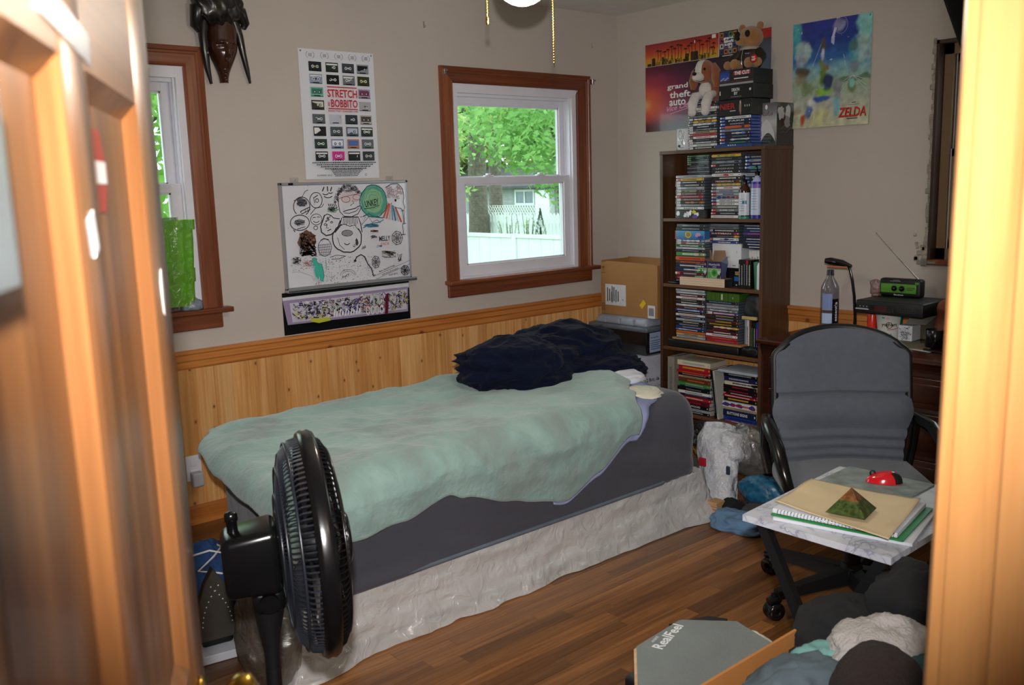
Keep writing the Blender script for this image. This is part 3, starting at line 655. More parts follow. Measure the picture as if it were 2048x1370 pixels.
def comf(s_, t_, lift=0):
    b0 = -.60-.03*math.sin(s_*9)
    # near edge in unfolded space depends on a
    a_g = -3.2+s_*1.7; end = -1.475-.06-tabl(a_g, OV)-.012*math.sin(s_*38)*(.4+nz(s_*7, 2))
    b = b0+(end-b0)*t_; aL, aR = tabl(-b, [(-k, v) for k, v in AL]), tabl(-b, [(-k, v) for k, v in AR])
    a = aL+(aR-aL)*s_
    edge = min(1, 14*t_*1.0, 14*(1-t_), 20*s_, 20*(1-s_)); return drape(a, b, lift+edge*(.012+puff(a, b)))
m = MB(); m.grid(190, 120, lambda u, v: comf(u, v))
COMF = mat('seafoam_comforter', '#86a39d', .9, var=.15, scale=4, bmp=.7, bscale=32, bdist=.010, sheen=.3)
nt_ = COMF.node_tree; rp_ = [n for n in nt_.nodes if n.type == 'VALTORGB'][0].color_ramp.elements; rp_[0].position = .38; rp_[0].color = lin('#7f908b'); rp_[1].position = .62; rp_[1].color = lin('#8eaaa2'); e_ = rp_.new(.5); e_.color = lin('#839f98')
t = thing('comforter', 'crumpled pale seafoam green comforter spread over the grey mattress', 'comforter', (-2.2, -1.1, .57))
o = build('quilt', m, COMF, t); mod_solid(o, .012, -1)
LIL = mat('lilac_lining', '#8f97bd', .9, var=.08, bmp=.3, bscale=30)
def lil(u, v):
    # follows the right edge from the pillow end down over the side, then along the near hem
    if u < .62: tt = .42+.58*u/.62; p = comf(1.0, tt); w = .115*math.exp(-((tt-.74)/.17)**2)+.008; out = Vector((.93, -.36, -.25 if tt > .75 else -.02)); 
    else: s2 = 1-(u-.62)/.38*.24; p = comf(s2, 1.0); w = .010+.03*(s2-.76)*2; out = Vector((.25, -.1, -1))
    q = p+out.normalized()*w*v; q.z = max(q.z, .572) if q.y > -1.47 else q.z
    q.z -= .006; return q
m = MB(); m.grid(90, 4, lil); o = build('turned_edge', m, LIL, t); o['label'] = 'lilac underside showing along the turned edge'; mod_solid(o, .006, -1)
# navy blanket heap
NAVY = mat('navy_blanket_cloth', '#0b1226', .95, var=.2, scale=6, bmp=.8, bscale=14, bdist=.03, sheen=.03, spec=.1)
def lobe(mb, c, rx, ry, rz, seed, amp=.03, fl=.575):
    def g(u, v):
        a = u*2*PI; b = v*PI; d = Vector((math.sin(b)*math.cos(a), math.sin(b)*math.sin(a), math.cos(b)))
        w = Vector((nz(d.x*1.5+seed, d.y*1.5, d.z), nz(d.x*1.5, d.y*1.5+seed, d.z), 0))
        k = 1+amp/.03*(.10*nz(d.x*2+seed, d.y*2, d.z*2)+.15*(1-abs(nz(d.x*1.3+w.x+seed, d.y*1.6+w.y, d.z*3.0)*1.8))-.11+.045*(1-abs(nz(d.x*2.4+w.x*1.5+seed, d.y*2.6, d.z*5)*2.4))+.006*nz(d.x*9, d.y*9+seed, d.z*12))
        p = Vector(c)+Vector((d.x*rx, d.y*ry, d.z*rz))*k; p.z = max(p.z, fl+.002*nz(u*20, v*20)); return p
    mb.grid(120, 64, g, closed_u=True)
m = MB(); lobe(m, (-1.72, -.93, .68), .26, .20, .13, 3); lobe(m, (-1.28, -.82, .67), .30, .25, .14, 8); lobe(m, (-1.50, -.88, .655), .3, .22, .125, 5)
lobe(m, (-1.13, -.95, .57), .22, .16, .075, 12, .03, .50); lobe(m, (-1.62, -.98, .61), .24, .17, .08, 21); lobe(m, (-1.26, -1.03, .60), .26, .15, .085, 31)
solid('rumpled_blanket', m, NAVY, 'dark navy blanket bunched up at the head of the bed', 'blanket', (-1.4, -.88, .575))
CREAM = mat('cream_pillow_cloth', '#ddd8c4', .85, var=.05, bmp=.3, bscale=40)
m = MB(); lobe(m, (-1.39, -1.37, .562), .13, .10, .03, 4, .02, .56); solid('pillow', m, CREAM, 'cream pillow corner lying flat by the mattress edge', 'pillow', (-1.4, -1.33, .56))
m = MB(); lobe(m, (-1.27, -1.16, .575), .14, .10, .05, 9, .02, .56); solid('pillow', m, mat('white_pillow_cloth', '#d9dbe2', .85, var=.04), 'white pillow corner peeking from under the navy blanket', 'pillow', (-1.27, -1.16, .56))
# ------------------------------------------------------------------ bookcase
OAKD = wood('dark_oak_laminate', '#38210f', '#4e321e', '#64432a', 2, .42, 0, 60, True, .08, .05)
OAKDY = wood('dark_oak_laminate_across', '#452a16', '#5e3c24', '#765034', 1, .42, 0, 60, True, .08, .05)
BX = -.262; YA, YB = -.553, -1.226
bc = thing('bookcase', 'tall dark wood bookcase packed with games and books in the corner', 'bookcase', (-.13, -.89, 0))
for a, b in ((YA, YA-.019), (YB+.019, YB)): m = MB(); m.rbox((BX, b, .0), (-.004, a, 1.6), .001, 1); build('side_panel', m, OAKD, bc)
m = MB(); m.rbox((BX-.002, YB-.002, 1.6), (-.004, YA+.002, 1.618), .001, 1); build('top_panel', m, OAKDY, bc)
SZ = [1.253, .889, .531, .160]
for z in SZ: m = MB(); m.rbox((BX+.003, YB+.019, z-.018), (-.01, YA-.019, z), .001, 1); build('shelf', m, OAKDY, bc)
m = MB(); m.box((-.01, YB+.01, .02), (-.005, YA-.01, 1.6)); build('back_panel', m, OAKD, bc)
m = MB(); m.box((-.03, YB+.019, .0), (-.02, YA-.019, .10)); build('kick_board', m, OAKDY, bc)
PAL = dict(black='#131417', white='#d6d5d6', red='#a3202a', blue='#1e3a86', yellow='#d0a428', tan='#a8977a', grey='#6c7076', green='#3c8a3a', orange='#c05c28',
           navy='#1a2346', purple='#4a3578', teal='#2c6a70', brown='#5a3522', pink='#b04a7c', silver='#9aa0a8', cream='#cfc6a8', maroon='#4e1622', lightblue='#5a86b4')
SHADE = {k: lin(v) for k, v in PAL.items()}
ORD = ['topmost', 'second from top', 'third from top', 'fourth from top', 'fifth from top', 'sixth from top', 'seventh from top', 'eighth from top', 'ninth from top', 'tenth from top'] + \
      [w+' from top' for w in 'eleventh twelfth thirteenth fourteenth fifteenth sixteenth seventeenth eighteenth nineteenth twentieth twenty-first twenty-second twenty-third twenty-fourth twenty-fifth twenty-sixth'.split()]
CASEB = {}
def casemat(kind):
    return mat('case_plastic_'+kind, {'black': '#15161a', 'clear': '#4d555c', 'blue': '#20408c', 'green': '#2f7a3a', 'white': '#c9ccd0', 'red': '#8a1c22', 'paper': '#b9b2a2'}.get(kind, kind), .25, var=.05)
def case(cat, y0, y1, z0, z1, xf, dep, bg, band, tc, txt, label, group, kind='black', rz=0, art=None, seed=0):
    """a flat-lying case / book: body + spine print facing the room"""
    cx, cy = xf+dep/2, (y0+y1)/2; w = y0-y1; h = z1-z0; r = random.Random(seed*77+5)
    nm = {'game case': 'game_case', 'book': 'book', 'film case': 'film_case', 'box set': 'box_set'}.get(cat, 'game_case')
    t = thing(nm, label, cat, (cx, cy, z0), rz, group)
    m = MB()
    if cat == 'book':
        m.rbox((-dep/2, -w/2, 0), (dep/2, w/2, .0016), .0007, 1); m.rbox((-dep/2, -w/2, h-.0022), (dep/2, w/2, h-.0006), .0007, 1); m.rbox((-dep/2, -w/2, 0), (-dep/2+.002, w/2, h-.0006), .0007, 1)
        build('cover', m, casemat(PAL.get(bg, bg)), t, world=False)
        m = MB(); m.box((-dep/2+.002, -w/2+.002, .0016), (dep/2-.002, w/2-.002, h-.0022)); build('pages', m, casemat('paper'), t, world=False)
    else:
        m.rbox((-dep/2, -w/2, .0003), (dep/2, w/2, h-.0006), min(.003, h*.3), 1); build('body', m, casemat(kind), t, world=False)
    p = Print((-dep/2-.0002, w/2, 0), (0, -1, 0), (0, 0, 1), .00015); H = h*(.80 if cat != 'book' else .96); o = (h-H)/2
    p.rect(.001, o, w-.002, H, PAL.get(bg, bg))
    x = .002
    if band:
        bw = w*.17; p.rect(.001, o, bw, H, PAL.get(band, band)); x = bw+.004
        p.ell(.006, h/2, H*.38, H*.38, '#e8e8e8' if band != 'white' else '#303030', 8)
        for k in range(3): p.rect(.013+k*.006, h*.4, .004, h*.2, '#c8c8cc' if band != 'white' else '#404040')
    if art:
        n = 5
        for k in range(n): p.blob(x+(w-x)*(k+.5)/n, h/2, (w-x)/n*.55, H*.42, PAL.get(r.choice(art), '#888'), k+seed, .3, 7)
    c = PAL.get(tc, tc)
    if tc:
        if txt: p.text(txt, x+(w-x)*.12, h*.28, (w-x)*.62, h*.44, c, True)
        else:
            q = x+(w-x)*r.uniform(.05, .3); e = w*r.uniform(.72, .86)
            while q < e: b_ = r.uniform(.003, .008); p.rect(q, h*.34, b_, h*.32, c); q += b_+.0018
        p.rect(w-.012, h*.35, .006, h*.3, c)
    p.done(t, 'spine_print', PRTG).location = (0, 0, 0)
    return t
# Print.done uses room coordinates: spine prints above are written in the case's own frame, so place them with world=False
def _done(s, parent, name='print', m=None, world=True): return build(name, s.mb, m or colmat(), parent, world=world)
Print.done = _done
_case = case
def case(*a, **k):
    global Print
    od = Print.done; Print.done = lambda s, parent, name='print', m=None, world=False: build(name, s.mb, m or colmat(), parent, world=False)
    try: return _case(*a, **k)
    finally: Print.done = od
SEED = [0]
def stack(y0, y1, zb, zt, xf, dep, items, where, group, cat='game case', jit=.003, hts=None):
    """items listed top to bottom: 'bg band textcolour [text...]' """
    n = len(items); hs = hts or [1]*n; tot = sum(hs); z = zt
    for i, it in enumerate(items):
        f = it.split(' ', 3); bg, band, tc = f[0], f[1], f[2]; txt = f[3] if len(f) > 3 else ''
        h = (zt-zb)*hs[i]/tot; SEED[0] += 1; r = random.Random(SEED[0]); j = r.uniform(-jit, jit); sh = r.uniform(-jit, jit)
        kind = 'clear'; art = None
        if '/' in bg: bg, kind = bg.split('/')
        if '+' in bg: pr = bg.split('+'); bg = pr[0]; art = pr
        noun = cat
        lab = '%s %s%s, %s, %s' % (bg, noun, (' with %s band' % band) if band != '-' else '', ORD[i], where)
        case(cat, y0+j, y1+j, z-h, z, xf+sh, dep, bg, None if band == '-' else band, None if tc == '-' else tc, txt, lab, group, kind, r.uniform(-.02, .02), art, SEED[0])
        z -= h
# --- on top of the bookcase
stack(-.735, -.922, 1.6185, 1.862, -.245, .135, ['black white silver', 'maroon+brown+black white silver', 'white/white white grey', 'tan+silver+brown grey white', 'black white silver ATON-GI', 'grey black teal', 'black+yellow+white white white',
      'yellow+yellow+black black yellow PLATINUM', 'lightblue+white+orange black white', 'black white white', 'black+grey+purple white silver', 'tan white black', 'red red pink', 'white black red', 'black white grey', 'grey+blue+white white white', 'white white green', 'black white white'],
      'left stack on bookcase top', 'game cases stacked on top of the bookcase', jit=.002)
stack(-.945, -1.135, 1.634, 1.775, -.247, .135, ['white/blue blue grey', 'black/blue blue white FAKE', 'black/blue blue silver', 'orange+orange+black/blue blue orange', 'grey/blue grey silver', 'black+lightblue+maroon/blue blue white', 'black/blue blue grey', 'black+green+silver/blue red white', 'navy/blue blue green'],
      'middle stack on bookcase top', 'game cases stacked on top of the bookcase', jit=.002)
def boxset(name, label, y0, y1, z0, z1, x0, x1, fn, col='#101114', cat='box set', mt=None, r_=.0015):
    t = thing(name, label, cat, ((x0+x1)/2, (y0+y1)/2, z0)); m = MB(); m.rbox((x0, min(y0, y1), z0+.0004), (x1, max(y0, y1), z1-.0004), r_, 1)
    build('body', m, mt or mat('card_'+col, col, .35, var=.05), t)
    p = Print((x0-.0002, max(y0, y1), z0), (0, -1, 0), (0, 0, 1)); fn(p, abs(y1-y0), z1-z0); p.done(t, 'front_print', PRTG); return t
def f1(p, w, h):
    p.rect(0, 0, w, h, '#1d4078'); 
    for i in range(4): p.rect(w*.36+i*.014, h*.55, .008, h*.3, '#cfcfd4')
boxset('flat_case', 'flat deep blue case under the middle stack on bookcase top', -.925, -1.15, 1.6185, 1.633, -.262, -.07, f1, '#1d4078', 'case')
def f2(p, w, h):
    p.text('NIETZSCHE' if False else 'NIER', w*.04, h*.42, w*.46, h*.36, '#b01818', True); p.rect(w*.34, h*.28, w*.18, h*.05, '#c8c8c8')
    p.blob(w*.66, h*.5, w*.035, h*.4, '#9a7a60', 3, .3); p.blob(w*.66, h*.8, w*.02, h*.1, '#c8b09a', 2)
    for k in range(3): p.rect(w*.79+k*w*.065, h*.5, w*.02, h*.12, '#d0d0d0')
boxset('box_set', 'black box with red lettering on the middle bookcase top stack', -.94, -1.14, 1.7755, 1.857, -.25, -.09, f2)
def f3(p, w, h):
    p.rect(w*.03, h*.35, w*.03, h*.28, '#cfcfcf'); p.text('DEATH', w*.38, h*.55, w*.22, h*.22, '#e2e2e2', True); p.text('BY', w*.45, h*.3, w*.1, h*.2, '#e2e2e2', True)
    p.rect(w*.36, h*.16, w*.3, h*.03, '#9a9a9a'); p.blob(w*.9, h*.6, w*.03, h*.1, '#c0c0c0', 1)
boxset('box_set', 'black box with small white lettering, above the red lettered box', -.935, -1.15, 1.858, 1.929, -.248, -.08, f3)
def f4(p, w, h):
    p.rect(0, 0, w, h*.14, '#8d8f96'); p.rect(0, h*.14, w, h*.86, '#17181f'); p.grad(w*.01, h*.3, w*.29, h*.66, [(0, '#3c4a78'), (.5, '#2346a0'), (1, '#1a2c66')])
    for k in range(6): p.ell(w*(.05+.04*k), h*(.36+.06*(k % 3)), .006, .003, '#8fa0c8')
    p.rect(w*.42, h*.62, w*.5, h*.24, '#a0343a'); p.text('THE CUT', w*.45, h*.62, w*.44, h*.24, '#e6e6ea', True); p.rect(w*.44, h*.36, w*.42, h*.07, '#d0d0d0')
    p.rect(0, h*.2, w, h*.05, '#5a2c28')
boxset('box_set', 'dark box with blue panel and red white lettering under the teddy', -.935, -1.14, 1.93, 2.006, -.24, -.07, f4)
def f5(p, w, h):
    p.grad(0, 0, w, h, [(0, '#3a3c3e'), (.3, '#8c8c8c'), (.55, '#b4b4b2'), (.8, '#747474'), (1, '#55565a')]); 
    p.poly([(w*.05, 0), (w*.12, h*.3), (w*.3, h*.52), (w*.5, h*.62), (w*.7, h*.52), (w*.88, h*.3), (w*.95, 0)], '#c2c2c0')
    p.poly([(w*.2, 0)]+[(w*(.2+.75*k/8), h*(.02+.28*math.sin(PI*(k+.6)/9.2))) for k in range(9)]+[(w*.95, 0)], '#2a302f'); p.ell(w*.48, h*.9, .007, .012, '#e8e8e8'); p.text('Rufus', w*.22, h*.7, w*.6, h*.1, '#5a3434', False, .4)
    for k in range(5): p.ell(w*(.3+.1*k), h*.1, .005, .008, '#141616')
st = boxset('figure_box', 'tall grey and black collector box at the right end of bookcase top', -1.105, -1.224, 1.6185, 1.832, -.155, -.004, f5, '#1a1b1d', 'box')
p = Print((-.155, -1.2243, 1.6185), (1, 0, 0), (0, 0, 1)); p.rect(0, 0, .151, .213, '#1c1d1f'); p.blob(.035, .16, .028, .034, '#b8b8b8', 2, .25); p.blob(.095, .165, .022, .04, '#c4c4c4', 5, .25); p.blob(.09, .12, .03, .028, '#8a8a8c', 8, .3); p.line([(.02, .055), (.05, .07), (.08, .062), (.12, .09)], .003, '#6a4444'); p.line([(.03, .08), (.07, .10), (.12, .12)], .002, '#777'+'777'); p.done(st, 'side_print', PRTG)
# mug
t = thing('mug', 'white mug with a dark ink drawing, beside the cases on bookcase top', 'mug', (-.205, -.677, 1.6185))
m = MB(); CER = mat('white_ceramic', '#d6dbe0', .15, var=.03, coat=.3)
m.lathe([(0, .0), (.036, 0), (.041, .006), (.043, .03), (.043, .112), (.0415, .114), (.039, .112), (.039, .01), (0, .008)], (-.205, -.677, 1.619), 28); build('body', m, CER, t)
m = MB(); m.tube([(-.17, -.66, 1.71), (-.15, -.645, 1.705), (-.14, -.64, 1.68), (-.15, -.645, 1.655), (-.17, -.66, 1.645)], .006, 8); build('handle', m, CER, t)
def cylwrap(c, rad, a0):   # wrap print onto a cylinder; x = arc length
    def fn(p, x, y, k): a = a0+x/rad; return Vector((c[0]+math.cos(a)*(rad+k), c[1]+math.sin(a)*(rad+k), c[2]+y))
    return fn
p = Print((0, 0, 0), (1, 0, 0), (0, 0, 1), fn=cylwrap((-.205, -.677, 1.619), .0432, math.radians(190)))
for i, l in enumerate(([(-.004, .1), (-.012, .09), (-.012, .07), (-.004, .06), (.008, .062), (.012, .08), (.006, .098), (-.004, .1)], [(.02, .1), (.016, .06), (.01, .04)], [(-.012, .05), (-.016, .02), (.0, .012), (.02, .015)], [(-.006, .085), (0, .083)], [(.004, .05), (.012, .03), (.02, .028)], [(-.01, .1), (0, .108), (.01, .1)])): p.line(l, .0022, '#2c3432')
p.blob(-.006, .022, .008, .008, '#2c3432', 3); p.done(t, 'ink_drawing')
# plush dog
FURB = mat('rust_plush', '#8a4a26', .95, var=.15, scale=30, bmp=1, bscale=250, bdist=.004, sheen=.5); FURW = mat('white_plush', '#cfc9c4', .95, var=.08, scale=30, bmp=1, bscale=250, bdist=.004, sheen=.5)
DARKP = mat('dark_glossy_bead', '#0a0a0a', .15)
dx, dy, dz = -.185, -.815, 1.863
t = thing('plush_dog', 'brown and white plush puppy slumped on the left game stack', 'plush toy', (dx, dy, dz))
m = MB(); m.sphere((dx+.03, dy-.012, dz+.055), .058, 20, sc=(.9, 1, 1.0)); build('torso', m, FURB, t)
m = MB(); m.sphere((dx-.018, dy+.0, dz+.065), .038, 16, sc=(.7, 1, 1.1)); build('chest', m, FURW, t)
m = MB(); m.sphere((dx-.015, dy+.005, dz+.155), .056, 24, sc=(.95, .98, 1.12)); build('head', m, FURB, t)
m = MB(); m.grid(8, 12, lambda u, v: Vector((dx-.015, dy+.008, dz+.155))+Vector((-math.cos(-.5+2.0*v)*math.cos((u-.5)*.75)*.0575, math.sin((u-.5)*.75)*.0565, math.sin(-.5+2.0*v)*.064))); build('blaze', m, FURW, t)
m = MB(); m.sphere((dx-.062, dy+.012, dz+.128), .030, 18, sc=(1.1, 1.1, .85)); build('muzzle', m, FURW, t)
m = MB(); m.sphere((dx-.092, dy+.014, dz+.142), .011, 12, sc=(.8, 1.2, .9)); build('nose', m, DARKP, t)
for s_ in (-1, 1):
    m = MB(); m.sphere((dx-.058, dy+.006+s_*.031, dz+.166), .007, 10); build('eye', m, DARKP, t)
    m = MB(); m.tube([(dx-.01, dy+s_*.045, dz+.19), (dx-.015, dy+s_*.066, dz+.155), (dx-.02, dy+s_*.075, dz+.11), (dx-.022, dy+s_*.078, dz+.07)], [.014, .024, .027, .012], 12)
    o = build('ear', m, FURB, t)
    m = MB(); m.tube([(dx+.0, dy+s_*.04, dz+.04), (dx-.045, dy+s_*.045, dz+.03), (dx-.068, dy+s_*.045, dz-.012), (dx-.072, dy+s_*.043, dz-.045)], [.02, .026, .028, .020], 14); m.sphere((dx-.072, dy+s_*.043, dz-.05), .024, 12, sc=(.9, 1, 1)); build('front_paw', m, FURW, t)
m = MB(); m.tube([(dx-.06, dy-.03, dz+.108), (dx-.075, dy-.01, dz+.104), (dx-.084, dy+.012, dz+.108)], .0015, 5); build('mouth_stitch', m, DARKP, t)
# teddy bear in a jacket
FURT = mat('honey_plush', '#9a6a38', .95, var=.15, scale=30, bmp=1, bscale=200, bdist=.005, sheen=.5); JAC = mat('dark_brown_jacket', '#2b1e18', .6, var=.1, bmp=.3)
bx, by, bz = -.15, -1.06, 2.006
t = thing('teddy_bear', 'honey teddy bear in dark zipped jacket sitting on the box stack', 'plush toy', (bx, by, bz))
m = MB(); m.sphere((bx, by, bz+.055), .066, 20, sc=(.85, 1.05, 1)); build('jacket', m, JAC, t)
m = MB(); m.lathe([(.05, 0), (.053, .008), (.045, .016), (.03, .02)], (bx-.005, by, bz+.095), 18); build('collar', m, mat('shearling', '#a89a8e', .9, bmp=.6, bscale=300), t)
m = MB(); m.tube([(bx-.058, by+.012, bz+.02), (bx-.062, by+.012, bz+.06), (bx-.052, by+.01, bz+.1)], .002, 5); build('zip', m, CHROME, t)
m = MB(); m.sphere((bx-.012, by-.005, bz+.155), .062, 24, sc=(.9, 1.1, .92)); build('head', m, FURT, t)
m = MB(); m.sphere((bx-.062, by+.012, bz+.135), .027, 16, sc=(1, 1.25, .8)); build('muzzle', m, FURT, t)
m = MB(); m.sphere((bx-.088, by+.018, bz+.147), .010, 12, sc=(.7, 1.3, 1)); build('nose', m, DARKP, t)
for s_ in (-1, 1):
    m = MB(); m.sphere((bx-.06, by+.01+s_*.03, bz+.168), .017, 14, sc=(.5, .95, 1.2)); build('eye_patch', m, mat('black_felt', '#0c0b0b', .9), t)
    m = MB(); m.sphere((bx+.0, by+s_*.054, bz+.21), .020, 14, sc=(.6, 1, 1)); build('ear', m, FURT, t)
    m = MB(); m.tube([(bx-.01, by+s_*.055, bz+.085), (bx-.03, by+s_*.085, bz+.055), (bx-.06, by+s_*.088, bz+.028)], [.022, .024, .022], 12); build('sleeve', m, JAC, t)
    m = MB(); m.sphere((bx-.07, by+s_*.09, bz+.025), .022, 14); build('paw', m, FURT, t)
    m = MB(); m.tube([(bx-.02, by+s_*.04, bz+.024), (bx-.075, by+s_*.042, bz+.024)], [.025, .022], 14); m.sphere((bx-.08, by+s_*.042, bz+.026), .026, 14, sc=(.6, 1, 1)); build('leg', m, FURT, t)
p = Print((bx-.066, by-.012, bz+.07), (0, -1, 0), (0, 0, 1)); p.text('Ranger', 0, 0, .03, .007, '#d0d0d0'); p.done(t, 'jacket_lettering')
m = MB(); m.lathe([(0, 0), (.02, 0), (.021, .002), (0, .003)], (bx-.096, by-.085, bz+.04), 20, axis=(-1, 0, 0)); tg = build('hang_tag', m, mat('red_tag', '#c02418', .3), t); tg['label'] = 'round red tag reading TRY ME'
p = Print((bx-.0995, by-.085+.013, bz+.04), (0, -1, 0), (0, 0, 1)); p.text('TRY', .002, .001, .022, .009, '#f0ece8', True); p.text('ME!', .003, -.011, .02, .009, '#f0ece8', True); build('tag_lettering', p.mb, colmat(), tg)
# --- shelf one (upper)
g = 'game cases on the upper shelf'
m = boxset('box_set', 'plain dark box hidden behind the upper left cases', -.62, -.765, 1.2535, 1.475, -.105, -.02, lambda p, w, h: None, '#1a1a1c')
stack(-.618, -.768, 1.475, 1.592, -.105, .08, ['green green silver', 'black green silver', 'black green green', 'grey green silver', 'black green grey', 'black - silver', 'grey - silver', 'black - grey', 'grey - silver', 'black - grey', 'black - grey'], 'rear left stack, upper shelf', g, jit=.001)
stack(-.652, -.845, 1.30, 1.484, -.246, .135, ['silver/white silver grey', 'yellow red brown', 'black white white', 'black white white', 'silver white grey', 'tan+black+green white grey', 'maroon white silver', 'red red silver', 'brown white silver', 'black+orange+tan white tan', 'grey white silver', 'white white black SAINTS'], 'front left stack, upper shelf', g, jit=.0025)
def f6(p, w, h):
    p.rect(0, 0, w, h, '#1b1b1e'); r = random.Random(2)
    for k in range(10): p.blob(w*(.1+.085*k), h*r.uniform(.3, .6), .011, .014, r.choice(['#e8e8ec', '#d8d8e0', '#15151a', '#f0f0f0']), k, .4, 9)
    p.blob(w*.66, h*.75, .018, .009, '#c9c41e', 4, .5, 12); p.blob(w*.7, h*.2, .018, .01, '#5a3c8c', 6, .3)
boxset('book', 'thick volume with black and white cartoon lettering under the front left stack', -.655, -.85, 1.2535, 1.299, -.252, -.11, f6, '#20201f', 'book')
stack(-.865, -1.052, 1.2535, 1.588, -.21, .135, ['yellow+green+green - yellow', 'black - grey', 'grey+navy+grey - silver', 'black red silver ASSASSINS', 'black - silver LEGENDS', 'black - white ARCANIA', 'white+red+red/white - red CHAMPION', 'black - white', 'brown+black - cream PROMETHEUS', 'grey+yellow+yellow grey tan',
      'white grey red', 'silver grey blue', 'silver red navy', 'silver+blue+red grey navy', 'white blue black RESISTANCE 2', 'white red black RESISTANCE 3', 'grey - cream', 'grey red white SUPER CAR', 'black red silver', 'white/red - silver'], 'middle stack, upper shelf', g, jit=.0025)
stack(-1.062, -1.203, 1.2535, 1.575, -.19, .15, ['black/blue blue silver', 'grey/blue blue silver', 'black/blue blue white', 'lightblue+green/blue blue green', 'black/blue - grey', 'silver/blue - grey', 'black/blue blue white', 'black/blue blue silver', 'silver/blue blue grey', 'tan/blue blue grey', 'black/blue blue white', 'black/blue blue silver', 'navy/blue blue silver', 'grey/blue blue silver', 'black/blue blue silver', 'black/blue blue white', 'navy/blue blue silver', 'grey/blue blue white'],
      'right stack, upper shelf', g, jit=.0015)
AMB = mat('amber_bottle', '#3a1d0c', .12, coat=.5, var=.05)
def spray(cx, cy, z, r_, h, capm, bodym, label, lab_fn, lr):
    t = thing('pump_bottle', label, 'bottle', (cx, cy, z)); m = MB()
    m.lathe([(0, 0), (r_, 0), (r_, .004), (r_, h*.62), (r_*.85, h*.7), (r_*.4, h*.78), (r_*.36, h*.82)], (cx, cy, z), 24); build('body', m, bodym, t)
    m = MB(); m.lathe([(r_*.42, 0), (r_*.42, h*.08), (.004, h*.09), (.003, h*.15), (.0, h*.16)], (cx, cy, z+h*.8), 16); m.tube([(cx, cy, z+h*.97), (cx-.012, cy+.004, z+h*.97)], .0035, 8); build('pump', m, capm, t)
    p = Print((0, 0, 0), (1, 0, 0), (0, 0, 1), fn=cylwrap((cx, cy, z), r_+.0003, math.radians(130))); lab_fn(p, r_*math.radians(140)); p.done(t, 'label_print', PRTG); return t
def multi(p, x, y, w, h, col, n=10):  # coloured panel subdivided so that it wraps the cylinder
    for k in range(n): p.poly([(x+w*k/n, y), (x+w*(k+1)/n, y), (x+w*(k+1)/n, y+h), (x+w*k/n, y+h)], col); p.k -= p.step
    p.up()
def l1(p, w): multi(p, 0, .018, w, .115, '#c8d0dc'); multi(p, w*.45, .075, w*.3, .018, '#1a6a80', 4); multi(p, 0, .0, w, .012, '#2a8a80'); [multi(p, w*.2, .1-.012*k, w*.4, .002, '#6a7a94', 4) for k in range(6)]
spray(-.232, -1.092, 1.2535, .030, .225, BLACKP, AMB, 'amber pump bottle with white label standing on the upper shelf', l1, 0)
def l2(p, w): multi(p, 0, .0, w, .02, '#232c8c'); multi(p, 0, .02, w, .135, '#b8c4dc'); multi(p, 0, .155, w, .02, '#7a5ab0'); multi(p, 0, .175, w, .012, '#2a2c8c'); [multi(p, w*.2, .14-.013*k, w*.45, .002, '#5a6a8c', 4) for k in range(8)]
spray(-.234, -1.168, 1.2535, .031, .27, BLACKP, mat('pale_lotion_bottle', '#aab6d6', .3), 'white and purple pump bottle beside the amber one, upper shelf', l2, 0)
# --- shelf two
g = 'game cases on the second shelf'; Z2 = .8895
stack(-.652, -.85, Z2, 1.07, -.246, .13, ['green+green+tan - white', 'orange+orange+tan - red', 'brown - orange', 'navy - white', 'navy - white', 'maroon red silver', 'maroon - orange', 'lightblue+grey - lightblue'], 'lower left stack, second shelf', g, hts=[1.1, 1.1, .8, 1, 1, 1, 1.2, 1.2])
stack(-.652, -.85, 1.07, 1.138, -.246, .13, ['black+white+lightblue/white white white', 'grey+pink+red white white', 'green+black - white', 'silver - white', 'black - silver'], 'left stack just below the blue box', g)
def f7(p, w, h):
    p.grad(0, 0, w, h, [(0, '#1e5a96'), (1, '#4a98c8')]); p.rect(0, 0, .006, h, '#b83a34'); p.ell(w*.45, h*.55, .022, .018, '#c8a838'); p.ell(w*.45, h*.55, .015, .012, '#8a7a2c'); p.blob(w*.8, h*.5, .02, .014, '#c890b8', 3, .4); p.blob(w*.85, h*.25, .02, .01, '#1c3a8c', 5, .4)
boxset('game_box', 'bright blue game box with yellow emblem, second shelf left', -.65, -.85, 1.1385, 1.186, -.248, -.11, f7, '#2a6aa6', 'game box')
stack(-.652, -.852, 1.1865, 1.222, -.24, .13, ['black - silver', 'black - silver'], 'on the blue box', g)
def f8(p, w, h): p.rect(0, 0, w, h, '#d6d8da'); p.text('mini', w*.5, h*.4, w*.12, h*.09, '#9a9a9e'); p.rect(w*.84, h*.62, .004, .012, '#a0a0a4'); p.rect(w*.7, h*.08, w*.12, .005, '#8a8a90')
boxset('console_box', 'plain white console box in the middle of the second shelf', -.86, -1.045, .99, 1.118, -.19, -.02, f8, '#c9ccd0', 'box')
def f9(p, w, h): p.rect(0, 0, w, h, '#15171c'); p.rect(w*.72, h*.3, w*.28, h*.25, '#2a6ab0'); p.rect(w*.75, h*.62, w*.2, h*.2, '#a88a60'); p.rect(w*.78, h*.06, w*.04, h*.07, '#d0d0d0'); p.rect(w*.9, h*.06, w*.04, h*.07, '#d0d0d0')
boxset('game_box', 'dark box with a blue stripe under the white console box', -.87, -1.05, Z2, .9895, -.185, -.03, f9, '#15171c', 'game box')
